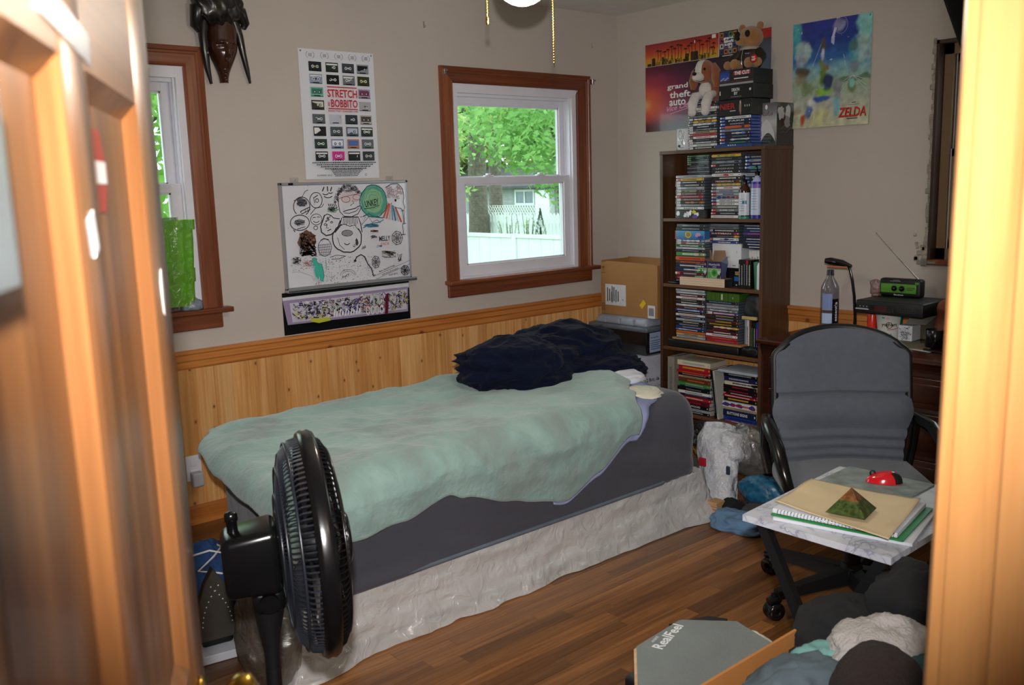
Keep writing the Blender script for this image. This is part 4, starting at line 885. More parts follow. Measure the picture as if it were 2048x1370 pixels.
stack(-.835, -1.035, 1.1185, 1.223, -.20, .13, ['grey - grey', 'grey - black', 'black silver white', 'maroon+red - white BATMAN', 'black+yellow - grey', 'white+blue red navy', 'blue blue white'], 'stack on white console box', g, hts=[1, 1, 1.1, 1.1, 1, 1.2, 1])
stack(-1.062, -1.2, 1.098, 1.222, -.2, .15, ['black/blue - silver', 'navy/blue - white', 'navy/blue - silver', 'purple/blue - pink', 'black/blue - maroon', 'black/blue - white', 'black/blue - silver', 'black/blue - white', 'black/blue - white'], 'right stack, second shelf', g)
def upright(y, th, h, z, xf, dep, bg, tc, label, group, txt='', cat='book', band=None, tilt=0):
    t = thing('book' if cat == 'book' else 'film_case' if cat == 'film case' else 'game_case', label, cat, (xf+dep/2, y, z), 0, group); t.rotation_euler = (tilt, 0, 0); m = MB()
    c = casemat(PAL.get(bg, bg)); 
    if cat == 'book':
        m.rbox((-dep/2, -th/2, 0), (dep/2, -th/2+.0015, h), .0006, 1); m.rbox((-dep/2, th/2-.0015, 0), (dep/2, th/2, h), .0006, 1); m.rbox((-dep/2, -th/2, 0), (-dep/2+.002, th/2, h), .0006, 1); build('cover', m, c, t, world=False)
        m = MB(); m.box((-dep/2+.002, -th/2+.0015, .002), (dep/2-.002, th/2-.0015, h-.002)); build('pages', m, casemat('paper'), t, world=False)
    else: m.rbox((-dep/2, -th/2, 0), (dep/2, th/2, h), .002, 1); build('body', m, c, t, world=False)
    p = Print((-dep/2-.0002, -th/2*.0, 0), (0, 0, 1), (0, 1, 0)); p.N = Vector((-1, 0, 0)); r = random.Random(int(y*1e4)+5)
    if band: p.rect(h*.84, -th*.42, h*.15, th*.84, PAL.get(band, band))
    if txt: p.text(txt, h*.12, -th*.25, h*.6, th*.5, PAL.get(tc, tc), True)
    elif tc:
        q = h*.12
        while q < h*.8: b_ = r.uniform(.004, .009); p.rect(q, -th*.2, b_, th*.4, PAL.get(tc, tc)); q += b_+.002
    build('spine_print', p.mb, PRTG, t, world=False); return t
# white row standing behind, black row in front (right third of shelf two)
for k, nm in enumerate('first second third fourth fifth sixth'.split()): upright(-1.072-k*.0165, .015, .195, Z2+.0005, -.15, .12, 'white', 'grey', 'white spined slim case standing, %s of the white row from the left' % nm, 'white cases standing on the second shelf', cat='game case')
for k, (tc, nm, bd) in enumerate((('silver', 'first', None), ('silver', 'second', None), ('grey', 'third', None), ('silver', 'fourth', 'red'), ('cream', 'fifth', None))): upright(-1.066-k*.0155, .0145, .15, Z2+.0005, -.232, .075, 'black', tc, 'black game case standing, %s of the black row from the left' % nm, 'black cases standing on the second shelf', cat='game case', band=bd)
t = thing('green_bag', 'folded green and white packet standing by the right side, second shelf', 'packet', (-.2, -1.165, Z2)); m = MB(); m.prism([(-.225, -1.147, Z2+.14), (-.235, -1.163, Z2), (-.235, -1.185, Z2), (-.235, -1.18, Z2+.145)], (.04, 0, 0)); build('body', m, mat('green_foil', '#15744a', .3, coat=.3), t)
t = thing('white_canister', 'white rounded canister at the far right of the second shelf', 'canister', (-.222, -1.19, Z2)); m = MB(); m.lathe([(0, 0), (.017, 0), (.018, .004), (.018, .12), (.012, .138), (0, .142)], (-.224, -1.188, Z2+.0005), 20); build('body', m, CER, t)
# tan patterned shallow box with the two opened card boxes
t = thing('patterned_tray_box', 'shallow cream patterned box at the front of the second shelf', 'box', (-.22, -.84, Z2)); m = MB(); m.rbox((-.26, -.992, Z2+.0005), (-.19, -.693, Z2+.044), .001, 1); build('body', m, mat('cream_card', '#c9ab8e', .6), t)
p = Print((-.2605, -.693, Z2), (0, -1, 0), (0, 0, 1)); p.rect(0, 0, .299, .044, '#d8bfa4')
for rw in range(3): p.line([(.004+k*.0145, .008+rw*.013+(.004 if k % 2 else 0)) for k in range(21)], .0012, '#9a6a52')
p.done(t, 'front_print')
p = Print((-.26, -.9922, Z2), (1, 0, 0), (0, 0, 1)); p.rect(0, 0, .07, .044, '#23241f'); p.done(t, 'side_print')
def flowerbox(name, y0, y1, label, open_side):
    t = thing(name, label, 'box', (-.23, (y0+y1)/2, Z2+.044)); z0, z1 = Z2+.0445, Z2+.135; c = mat('brown_card', '#8f7158', .8); x0, x1 = -.245, -.2; e = .0015
    m = MB(); m.box((x0, y1, z0), (x0+e, y0, z1)); m.box((x1-e, y1, z0), (x1, y0, z1+.02)); m.box((x0, y1, z0), (x1, y1+e, z1)); m.box((x0, y0-e, z0), (x1, y0, z1)); m.box((x0, y1, z0), (x1, y0, z0+e)); build('body', m, c, t)
    m = MB(); m.prism([(x1, y0, z1+.02), (x1, y0-.008, z1+.055), (x1, y1+.008, z1+.058), (x1, y1, z1+.02)], (-.0015, 0, 0)); build('flap', m, c, t)
    m = MB(); m.prism([(x0, y0, z1), (x0-.012, y0+.02, z1+.012), (x1-.012, y0+.024, z1+.012), (x1, y0, z1)], (0, 0, .0015)); build('flap', m, c, t)
    w = y0-y1; p = Print((x0-.0004, y0, z0), (0, -1, 0), (0, 0, 1)); h = z1-z0
    p.rect(0, h*.6, w, h*.4, '#22204c'); p.text('Humboldt', w*.08, h*.76, w*.84, h*.13, '#cfcfe0'); p.rect(w*.35, h*.66, w*.3, h*.04, '#9a9ac0'); p.rect(0, 0, w, h*.6, '#8a9a88'); p.blob(w*.16, h*.2, w*.16, h*.2, '#4a9a4c', 2, .3); p.blob(w*.8, h*.2, w*.18, h*.2, '#2c2c34', 5, .4); p.blob(w*.85, h*.35, w*.1, h*.12, '#c8c8cc', 7, .5)
    p.poly([(w*.5+w*.3*math.cos(a), h*.33+h*.27*math.sin(a)) for a in [PI/4*k for k in range(8)]], '#a8c89a'); p.poly([(w*.5+w*.26*math.cos(a), h*.33+h*.24*math.sin(a)) for a in [PI/4*k for k in range(8)]], '#3c9a3a'); p.poly([(w*.5+w*.16*math.cos(a), h*.33+h*.15*math.sin(a)) for a in [PI/2*k for k in range(4)]], '#1e6a28')
    p.done(t, 'front_print', PRTG)
    if open_side:
        m = MB(); m.prism([(x0, y1-.001, z0), (x0, y1-.001, z1), (x0+.005, y1-.035, z1+.03), (x0-.01, y1-.05, z1-.01), (x0-.005, y1-.03, z0+.01)], (.0015, 0, 0)); build('side_flap', m, mat('navy_card', '#232a56', .4), t)
flowerbox('open_card_box', -.785, -.866, 'opened card box with green diamond print, left of two on patterned tray', False)
flowerbox('open_card_box', -.872, -.958, 'opened card box with green diamond print, right of two on patterned tray', True)
m = MB(); m.rbox((-.255, -.69, Z2+.0005), (-.215, -.6, Z2+.012), .004, 2); m.rbox((-.25, -.68, Z2+.012), (-.22, -.62, Z2+.02), .003, 1); solid('black_gadget', m, BLACKP, 'small black gadget lying at the left end of the second shelf', 'gadget', (-.235, -.645, Z2))
# --- shelf three
g = 'film cases on the third shelf'; Z3 = .5315
stack(-.652, -.852, Z3+.058, .864, -.243, .135, ['silver - white', 'silver+grey - white', 'maroon - white', 'white - red', 'black - silver', 'black+grey - white', 'silver+white - white', 'maroon - silver', 'blue+lightblue - white', 'black - silver', 'white - red', 'navy - silver', 'silver - grey', 'black - cream', 'black - silver', 'blue+maroon - silver', 'navy+lightblue - white', 'orange - orange', 'tan+yellow - navy', 'silver - grey'], 'left stack, third shelf', g, 'film case', hts=None)
def f10(p, w, h):
    p.rect(0, 0, w, h, '#35601f'); [p.rect(w*(.14+.13*k), 0, .002, h, '#1c3a12') for k in range(6)]; p.rect(w*.45, h*.15, .012, h*.7, '#a8b8a0'); p.rect(w*.8, h*.35, .004, .01, '#c0c8b8')
boxset('box_set', 'thick green box set topping the middle stack, third shelf', -.862, -1.072, .815, .858, -.24, -.1, f10, '#35601f')
stack(-.862, -1.07, Z3+.058, .8145, -.241, .135, ['black - lightblue', 'grey - silver', 'silver+grey - silver', 'grey+black - white', 'purple+pink+lightblue white white', 'black+maroon - tan', 'black - silver', 'maroon - yellow', 'black - yellow', 'black+yellow - white', 'black - red', 'maroon - white', 'white - red', 'red+red - orange', 'red - pink'], 'middle stack, third shelf', g, 'film case')
m = MB(); pts = [(-.262, -.6, Z3+.03)]
m = MB(); m.rbox((-.262, -1.1, Z3+.046), (-.1, -.66, Z3+.0565), .004, 2); m.lathe([(0, 0), (.028, 0), (.03, .005), (.028, .0105), (0, .0105)], (-.232, -.652, Z3+.046), 20)
solid('wooden_paddle', m, wood('pale_paddle_wood', '#8a5a34', '#b0804f', '#c4966a', 1, .4), 'long flat pale wooden paddle under the third shelf stacks', 'paddle', (-.2, -.86, Z3+.046))
m = MB(); r = random.Random(8)
m.rbox((-.255, -1.08, Z3+.0005), (-.06, -.60, Z3+.045), .008, 2, fn=lambda v: v+Vector((.004*nz(v.y*20, v.z*30), 0, 0)))
solid('black_folder', m, BLACKM, 'flat black case lying beneath the paddle, third shelf', 'case', (-.16, -.84, Z3))
softm = MB(); softbox((-.258, -1.2, Z3+.0005), (-.2, -1.09, Z3+.05), .02, (14, 14, 8), lambda v: v+Vector((.008*nz(v.x*30, v.y*30, v.z*40), 0, .006*nz(v.y*40, v.x*30)+.003)), mb=softm)
solid('sunglass_pouch', softm, BLACKM, 'lumpy black pouch at the front right of the third shelf', 'pouch', (-.23, -1.145, Z3))
for k, (bg, tc, nm, h_) in enumerate((('silver', 'grey', 'slim silver film case standing at the left of the upright row', .19), ('white', 'maroon', 'white film case with red lettering standing, third shelf', .19), ('brown', 'grey', 'brown film case standing beside the white lettered one', .185), ('black', 'green', 'black film case with green mark standing, third shelf', .18), ('black', 'silver', 'black film case left of the blue one, third shelf', .18), ('blue', 'pink', 'blue film case with pink lettering standing, third shelf', .18), ('black', 'silver', 'black film case right of the blue one, third shelf', .18), ('teal', 'white', 'teal film case standing near the right side, third shelf', .18), ('white', 'red', 'white film case standing last against the right side, third shelf', .192))):
    upright(-1.082-k*.0142, .0135, h_, Z3+.0005, -.195, .13, bg, tc, nm, 'upright film cases on the third shelf', cat='film case')
m = MB(); softbox((-.235, -1.203, Z3+.2), (-.03, -1.085, .866), .04, (26, 18, 18), lambda v: v+Vector((.014*nz(v.x*20, v.y*20, v.z*24), .004*nz(v.y*30, v.z*20), .01*nz(v.y*30, v.x*12, v.z*20)-.004)), mb=m)
solid('black_bag', m, mat('black_nylon', '#16171d', .6, bmp=.5, bscale=60), 'slumped black cloth bag on top of the upright film cases', 'bag', (-.14, -1.145, Z3+.2))
m = MB(); m.rbox((-.25, -1.185, Z3+.198), (-.235, -1.095, Z3+.215), .002, 1); solid('card_pack', m, mat('cream_card_pack', '#b8a468', .5), 'small yellowish card pack beneath the black cloth bag', 'box', (-.242, -1.14, Z3+.198))
# --- shelf four: books
g = 'books on the fourth shelf'; Z4 = .1605
t = upright(-.622, .05, .31, Z4, -.25, .2, '#8d8578', 'grey', 'grey spiral sketchbook standing at the left of the fourth shelf', g)
m = MB()
for k in range(26): m.tube([(-.125-.006*math.cos(a)+.0, .022-.006+.0, .01+k*.0115+.0015*math.sin(a)) for a in (0, 1, 2, 3)], .0012, 4)
m = MB()
for k in range(26): m.lathe([(.0045, 0), (.0055, .0012), (.0045, .0024)], (-.1035, .0, .01+k*.0115), 8)
build('spiral_wire', m, CHROME, t, world=False)
stack(-.665, -.89, Z4, .462, -.245, .15, ['cream - silver', 'red - yellow', 'red - orange', 'black - tan', 'tan - brown', 'brown - orange', 'green - silver', 'navy - silver', 'black - grey', 'white - navy', 'navy - grey', 'red - cream', 'maroon - red THE OTHER', 'black - white HOLLYWOOD', 'silver - grey', 'black - silver'], 'left pile, fourth shelf', g, 'book', .012, [1.5, 1.5, .7, .9, .5, 1.3, 1, .5, 1.0, .8, .9, .9, 1.2, 1.3, .8, .9])
upright(-.927, .012, .27, Z4, -.24, .2, 'black', 'grey', 'tall black book leaning between the two piles, fourth shelf', g, tilt=-.13)
upright(-.952, .014, .27, Z4+.001, -.25, .2, '#b4b2ac', 'grey', 'tall pale book leaning right of the black one, fourth shelf', g, tilt=-.13)
stack(-.985, -1.198, Z4, .432, -.245, .15, ['black - silver', 'navy - silver', 'cream+white+black - black', 'black - red', 'black - red', 'maroon - white', 'red - white', 'black - yellow', 'white+purple - red', 'tan - grey', 'navy - white BUTTONS SIGNS', 'blue - navy', 'pink+orange - white'], 'right pile, fourth shelf', g, 'book', .008, [.9, 1.2, 1.1, 1, .9, .7, .6, 1.2, 1.5, .7, 1.7, 1.1, .5])
m = MB(); m.rbox((-.262, -1.2, .433), (-.06, -.93, .436), .001, 1); m.rbox((-.255, -1.203, .4365), (-.07, -.95, .445), .001, 1); solid('paper_pile', m, mat('pale_paper', '#a9aeb8', .7, bmp=.2), 'loose pale papers and magazines topping the right pile of books', 'papers', (-.16, -1.07, .433))
# ------------------------------------------------------------------ wall decoration
def quad(tl, tr, br, bl, w, h):
    """photo-crop quad -> position on the flat item (bilinear inverse); returns f(cx,cy)->(x right, y up)"""
    def f(cx, cy):
        u = v = .5
        for _ in range(25):
            px = tl[0]*(1-u)*(1-v)+tr[0]*u*(1-v)+br[0]*u*v+bl[0]*(1-u)*v; py = tl[1]*(1-u)*(1-v)+tr[1]*u*(1-v)+br[1]*u*v+bl[1]*(1-u)*v
            dux = (tr[0]-tl[0])*(1-v)+(br[0]-bl[0])*v; duy = (tr[1]-tl[1])*(1-v)+(br[1]-bl[1])*v; dvx = (bl[0]-tl[0])*(1-u)+(br[0]-tr[0])*u; dvy = (bl[1]-tl[1])*(1-u)+(br[1]-tr[1])*u
            D = dux*dvy-dvx*duy; ex, ey = cx-px, cy-py; u += (ex*dvy-dvx*ey)/D; v += (dux*ey-ex*duy)/D
        return u*w, (1-v)*h
    return f
def sheet(name, label, cat, P0, U_, w, h, col, fn, curl=None, pins=True, group=None):
    P0 = Vector(P0); U_ = Vector(U_); N = U_.cross(EZ); c = P0+U_*w/2; t = thing(name, label, cat, (c.x+N.x*.001, c.y+N.y*.001, P0.z), 0, group)
    bend = curl or (lambda x, y: 0)
    m = MB(); nx, ny = 24, 30
    m.grid(nx, ny, lambda u, v: P0+U_*(u*w)+EZ*(v*h)+N*(.0022+bend(u, v))); m.grid(nx, ny, lambda u, v: P0+U_*(u*w)+EZ*(v*h)+N*(.0012+bend(u, v)))
    build('sheet', m, mat('paper_'+col, col, .45, var=.02), t)
    p = Print(P0, U_, EZ, .00006, .0026, fn=(lambda q, x, y, k: q+N*bend(max(0, min(1, x/w)), max(0, min(1, y/h)))) if curl else None); p.clip = (w, h); fn(p, w, h)
    build('printed_design', p.mb, mat('poster_print_gloss', '#fff', .4) if False else PRTG, t)
    if pins:
        m = MB()
        for a in (.012, w-.012): m.lathe([(.004, 0), (.005, .002), (.004, .005), (0, .006)], P0+U_*a+EZ*(h-.01)+N*.003, 10, axis=N)
        build('push_pin', m, CHROME, t)
    return t
def film(p, w, h):
    f = quad((1075, 322), (1600, 375), (1635, 1215), (1125, 1215), w, h)
    xs = [.115, .325, .545, .755]; X = [.205, .425, .64, .84]; Y = [.87, .775, .675, .575, .468, .372, .275, .178]; cw, ch = .165*w, .074*h
    sty = [('#23282e', '#8f8a50', 0), ('#26332e', '#c8d0cc', 1), ('#3c4248', '#c0c4c8', 0), ('#8a8f98', '#15181c', 2), ('#8f9ab4', '#1c2028', 1), ('#16181c', '#8fa0b8', 0), ('#6a7078', '#c8ccd0', 1), ('#3a3c1c', '#c4bc20', 0),
           ('#79b0a0', '#3c7a6c', 2), None, None, ('#a08fa8', '#7a3c58', 2), ('#3a3a30', '#d0cfc0', 2), None, None, ('#a8a8ac', '#50555c', 0), ('#5a6066', '#c8d0d8', 0), ('#b8bcc8', '#8c92a4', 2), ('#30343c', '#b8c0d0', 0), ('#b0aca4', '#4c4438', 2),
           ('#1c1c1e', '#e0ded8', 3), ('#4c525a', '#9aa0a8', 0), ('#48505c', '#b4bccc', 2), ('#22322c', '#d8dcd8', 1), ('#2a4038', '#c0d0c8', 0), ('#7c88a8', '#e0e4f0', 2), ('#b87a4c', '#4a6ab0', 2), ('#60666e', '#c0c4cc', 0),
           ('#22262c', '#c8d0d4', 1), ('#c83a90', '#f0d8e8', 4), ('#14181a', '#d8dcdc', 1), ('#282c30', '#c89a50', 0)]
    for i in range(32):
        if not sty[i]: continue
        c, d, k = sty[i]; x = w*X[i % 4]-cw/2; y = h*Y[i//4]-ch/2; p.rect(x, y, cw, ch, c); p.rect(x+cw*.03, y+ch*.03, cw*.94, ch*.06, '#0d0f12')
        if k == 1: p.rect(x+cw*.06, y+ch*.72, cw*.88, ch*.16, '#dcdcda')
        if k == 2: p.rect(x+cw*.08, y+ch*.3, cw*.84, ch*.56, d)
        if k == 3: p.rect(x+cw*.06, y+ch*.22, cw*.88, ch*.66, d); p.rect(x+cw*.2, y+ch*.38, cw*.6, ch*.28, '#1c1c1e')
        if k == 4: [p.rect(x+cw*(.1+.2*q), y, cw*.08, ch*.08, '#f4f4f4') for q in range(5)]
        for q in (.32, .68): p.ell(x+cw*q, y+ch*.5, cw*.1, cw*.1, '#e4e4e2' if k != 2 else '#2a2c32', 12); p.ell(x+cw*q, y+ch*.5, cw*.055, cw*.055, '#15181c' if k != 2 else '#c8ccd0', 10)
        p.rect(x+cw*.43, y+ch*.42, cw*.14, ch*.16, d); p.rect(x+cw*.25, y+ch*.06, cw*.5, ch*.1, '#0c0d10')
    R_ = '#c02430'
    p.rect(w*.325, h*.713, w*.40, h*.008, R_); p.text('STRETCH', w*.325, h*.637, w*.40, h*.062, R_, True); p.text('BOBBITO', w*.365, h*.560, w*.36, h*.062, R_, True); p.text('AND', w*.325, h*.565, w*.055, h*.024, R_, True, 0, PI/2) if False else p.text('AND', w*.35, h*.567, w*.05, h*.02, R_, True, 0, PI/2)
    p.rect(w*.325, h*.545, w*.40, h*.008, R_); p.text('RADIO THAT CHANGED LIVES', w*.325, h*.524, w*.40, h*.014, R_, True)
    for k in range(5):
        cx = w*(.13+.185*k); [p.ring(cx, h*.952, .021, .017, .0016, '#3a3a3e', 8, a, a+1.9) for a in (PI-.95, -.95)]; [p.rect(cx-.009, h*.952-.006+q*.005, .018, .0018, '#3a3a3e') for q in range(3)]
    r = random.Random(4)
    for row in range(4):
        x = w*(.07+.05*row); 
        while x < w*(.93-.05*row): b = r.uniform(.003, .009); p.rect(x, h*(.122-.016*row), b, h*.009, '#2c2c30'); x += b+.002
    for row in range(5):
        x = w*(.3+.01*row)
        while x < w*(.72-.02*row): b = r.uniform(.003, .008); p.rect(x, h*(.066-.012*row), b, h*.007, '#3c3c40'); x += b+.002
    p.text('X-FEST.COM' if False else 'SUMMER 2015', w*.1, h*.02, w*.2, h*.013, '#2c2c30'); p.ring(w*.76, h*.028, .005, .005, .0015, '#222226', 10)
sheet('film_poster', 'tall white film poster with rows of cassettes around big red lettering', 'poster', (-2.145, 0, 1.515), (1, 0, 0), .403, .592, '#d3d5dc', film, curl=lambda u, v: .002+.003*abs(nz(u*3, v*4)))
# --- whiteboard
wx0, wx1, wz0, wz1 = -2.293, -1.583, 1.0, 1.501
t = thing('whiteboard', 'aluminium framed whiteboard covered in marker doodles below the film poster', 'whiteboard', (-1.94, 0, wz0)); ALU = mat('brushed_aluminium', '#b8b9be', .35, metal=.7, var=.04)
m = MB(); m.box((wx0+.01, -.012, wz0+.01), (wx1-.01, -.003, wz1-.01)); build('writing_surface', m, mat('whiteboard_enamel', '#d4d3da', .18, var=.015, coat=.3), t)
for a, b in (((wx0, -.018, wz0), (wx0+.016, -.002, wz1)), ((wx1-.016, -.018, wz0), (wx1, -.002, wz1)), ((wx0, -.018, wz1-.014), (wx1, -.002, wz1)), ((wx0, -.018, wz0), (wx1, -.002, wz0+.016))): m = MB(); m.rbox(a, b, .003, 1); build('frame_rail', m, ALU, t)
m = MB(); m.rbox((wx0-.003, -.045, wz0-.006), (wx1+.012, -.004, wz0+.006), .002, 1); m.rbox((wx0-.003, -.045, wz0-.006), (wx1+.012, -.042, wz0+.012), .001, 1); build('pen_tray', m, ALU, t)
m = MB(); m.rbox((wx0+.045, -.021, wz1-.012), (wx0+.07, -.016, wz1-.002), .001, 1); build('black_clip', m, BLACKP, t)
for x in (wx0+.085, wx1-.10): m = MB(); m.rbox((x-.022, -.006, wz1), (x+.022, -.001, wz1+.022), .002, 1); m.lathe([(.005, 0), (.005, .004), (0, .005)], (x, -.006, wz1+.012), 10, axis=(0, -1, 0)); build('hanger_tab', m, glassmat('clear_tab', '#e8e0d8', .15, .3), t)
p = Print((wx0, -.0125, wz0), (1, 0, 0), (0, 0, 1), .00003, .0002); f = quad((55, 95), (1110, 78), (1122, 890), (112, 975), wx1-wx0, wz1-wz0)
K = '#22232a'
def L(pts, w=.0022, c=K, closed=False): p.line([f(*q) for q in pts], w*1.4, c, closed)
def A_(cx, cy, rx, ry, a0=0, a1=360, w=.0022, c=K, n=22, wob=0, seed=1):
    r = random.Random(seed); L([(cx+rx*(1+wob*r.uniform(-1, 1))*math.cos(math.radians(a0+(a1-a0)*k/n)), cy+ry*(1+wob*r.uniform(-1, 1))*math.sin(math.radians(a0+(a1-a0)*k/n))) for k in range(n+1)], w, c)
def F(cx, cy, rx, ry, c, seed=1, wob=.12, n=26): r = random.Random(seed); p.poly([f(cx+rx*(1+wob*r.uniform(-1, 1))*math.cos(2*PI*k/n), cy+ry*(1+wob*r.uniform(-1, 1))*math.sin(2*PI*k/n)) for k in range(n)], c)
def T(t_, x, y, w, h, c=K, rot=0): a = f(x, y); b = f(x+w, y); p.text(t_, a[0], a[1], b[0]-a[0], h/1.62e3, c, True, 0, rot)
def SC(x, y, w, h, n, lw, c, seed):
    r = random.Random(seed); L([(x+w*r.random(), y+h*r.random()) for _ in range(n)], lw, c)
# curly haired face with glasses
r = random.Random(3)
for k in range(150):
    a = r.uniform(PI*.93, PI*2.02); q = r.uniform(.72, 1.02); A_(600+115*q*math.cos(a), 232+118*q*math.sin(a), 6, 6, 0, 300, .0016, '#2a2a30', 6)
L([(510, 215), (515, 280), (525, 330), (560, 368), (620, 372), (672, 350), (700, 300), (712, 240), (700, 190)], .0026); F(615, 215, 95, 42, '#c9bcc0', 4, .05); A_(575, 232, 34, 24, c='#a05a5a'); A_(665, 215, 32, 22, c='#a05a5a'); L([(520, 225), (545, 215), (700, 180)], .002, '#7a6a70')
L([(628, 240), (640, 262), (618, 275), (610, 285)], .002); L([(550, 330), (590, 318), (650, 305), (672, 290), (690, 285)], .003); L([(556, 340), (600, 345), (660, 325), (680, 300)], .0025, '#4a4a52'); SC(545, 150, 130, 30, 22, .001, '#8a8288', 9)
# green blob with lettering
F(805, 250, 112, 128, '#58a08c', 7, .06); F(800, 245, 88, 100, '#86b48c', 9, .1); A_(805, 250, 114, 130, w=.0035, c='#1f5a5c', wob=.04, seed=5); A_(808, 248, 92, 105, w=.002, c='#3c8a7c', wob=.1, seed=6); A_(800, 240, 66, 76, w=.0018, c='#4a9a70', wob=.14, seed=7); A_(800, 240, 40, 46, w=.0015, c='#3c8a7c', wob=.2, seed=8); L([(715, 370), (760, 350), (820, 378), (880, 385), (905, 340)], .004, '#1f6a6c')
T('UNKEY', 735, 300, 120, 52, '#15171c', .14); L([(725, 310), (800, 300), (850, 282)], .0025, '#15171c')
# mountains
L([(690, 375), (735, 372), (700, 440), (760, 375), (790, 420), (830, 400), (860, 425)], .002); F(790, 445, 65, 14, '#4a8aa0', 4, .3); L([(712, 465), (780, 430), (850, 420), (885, 400)], .003, '#2f6a88'); SC(720, 430, 130, 32, 20, .0014, '#2c5a78', 4)
# profile head at the right and its rainbow
for k in range(40): A_(r.uniform(925, 1055), r.uniform(125, 225), 11, 11, 0, 260, .0016, '#9a7a76', 7)
L([(910, 140), (960, 110), (1020, 108), (1060, 150), (1070, 210), (1062, 260), (1075, 300), (1062, 330), (1040, 310)], .0026); F(995, 242, 9, 12, K, 3); L([(960, 260), (955, 290), (990, 300), (1045, 310)], .002); L([(1055, 320), (1062, 420), (1050, 440), (1080, 430)], .0026); L([(1050, 440), (1055, 520), (1030, 525), (1075, 522)], .0024); L([(1040, 330), (1070, 325), (1068, 430), (1050, 430)], .002)
for k, c in enumerate(('#c0503c', '#c8684a', '#b8b0b4', '#6a9ab4', '#3c6a9a', '#9ac0c4', '#c04a38')): L([(935+k*9, 265+k*5), (885+k*26, 385+k*6)], .0065, c)
# left faces
A_(225, 285, 62, 76, 130, 420, .0028); F(225, 250, 40, 34, '#5c5c64', 5, .2); SC(190, 225, 80, 60, 26, .0016, K, 5); L([(215, 325), (285, 290), (290, 310), (225, 345), (215, 325)], .003); L([(250, 300), (252, 330)], .0015); L([(270, 300), (272, 325)], .0015); L([(165, 240), (230, 205), (250, 165), (275, 152)], .002); A_(335, 235, 48, 62, 0, 360, .0026); L([(320, 215), (350, 195)], .003); A_(343, 238, 12, 15); L([(315, 210), (325, 260)], .0022); L([(290, 350), (330, 300), (380, 290), (395, 265)], .0022)
for q in ((400, 130, 385, 165), (425, 125, 428, 165), (460, 130, 450, 165)): L([q[:2], q[2:]], .004)
A_(410, 180, 22, 12, 10, 170, .003); A_(450, 172, 16, 10, 10, 170, .003); A_(430, 195, 34, 22, 20, 160, .003)
F(465, 315, 42, 22, '#8aa090', 6, .3); SC(425, 290, 80, 45, 26, .002, '#2c4a38', 7); [L([(440+k*14, 290), (430+k*14, 265)], .003, '#2c3c34') for k in range(5)]
A_(210, 415, 72, 62, 0, 360, .0028); F(210, 412, 42, 26, '#8a8a92', 4, .2); SC(170, 390, 80, 45, 34, .0015, '#4a4a52', 8); L([(190, 465), (250, 448)], .0022); L([(160, 470), (175, 490), (170, 475)], .0022)
A_(335, 390, 44, 44, 0, 360, .002); A_(320, 378, 10, 5, 180, 360); A_(352, 375, 10, 5, 180, 360); A_(335, 400, 22, 14, 10, 170); A_(330, 458, 15, 15)
L([(400, 355), (385, 400), (368, 450), (375, 495), (410, 522), (450, 515), (500, 470), (525, 400)], .0042); L([(400, 360), (420, 348), (450, 360), (470, 380), (520, 388)], .003); SC(395, 360, 50, 60, 12, .0018, K, 10); A_(405, 432, 10, 7); A_(455, 415, 9, 6); L([(420, 430), (412, 460), (430, 462)], .0022); L([(420, 485), (450, 470)], .003)
# big round head
A_(578, 545, 118, 118, -40, 250, .0042, wob=.03, seed=3); L([(535, 380), (520, 450), (480, 500)], .003); L([(540, 375), (670, 375), (690, 430), (700, 500)], .0035); [L([(550+k*12, 380), (545+k*13, 430+(k % 3)*8)], .0018) for k in range(10)]; L([(525, 440), (560, 430), (600, 450), (640, 440), (670, 480)], .0022)
F(578, 505, 42, 20, '#8a8a90', 4, .1); A_(578, 505, 44, 24); A_(575, 585, 20, 14, 0, 180, .003); L([(500, 540), (515, 600), (555, 640)], .0018); F(655, 580, 12, 30, '#3c3c44', 5, .2); A_(632, 608, 8, 10, -90, 200)
# brown scribbled head
F(268, 560, 70, 78, '#6a4a3c', 4, .22); F(270, 570, 48, 52, '#a87a60', 8, .25); r2 = 11; SC(205, 490, 130, 190, 90, .0026, '#2a1a18', r2); SC(215, 640, 120, 50, 30, .0035, '#2c1c1a', 12); A_(262, 585, 22, 20, 0, 500, .0035, '#3c1c18'); L([(240, 540), (330, 520)], .0035, '#3c1c18')
A_(398, 620, 52, 70, 0, 360, .0022, '#4a4a52'); [L([(352+k*13, 590), (360+k*14, 680)], .0015, '#5a5a62') for k in range(7)]; [L([(350, 600+k*20), (445, 590+k*22)], .0015, '#5a5a62') for k in range(5)]; L([(365, 560), (390, 545), (430, 555)], .0025)
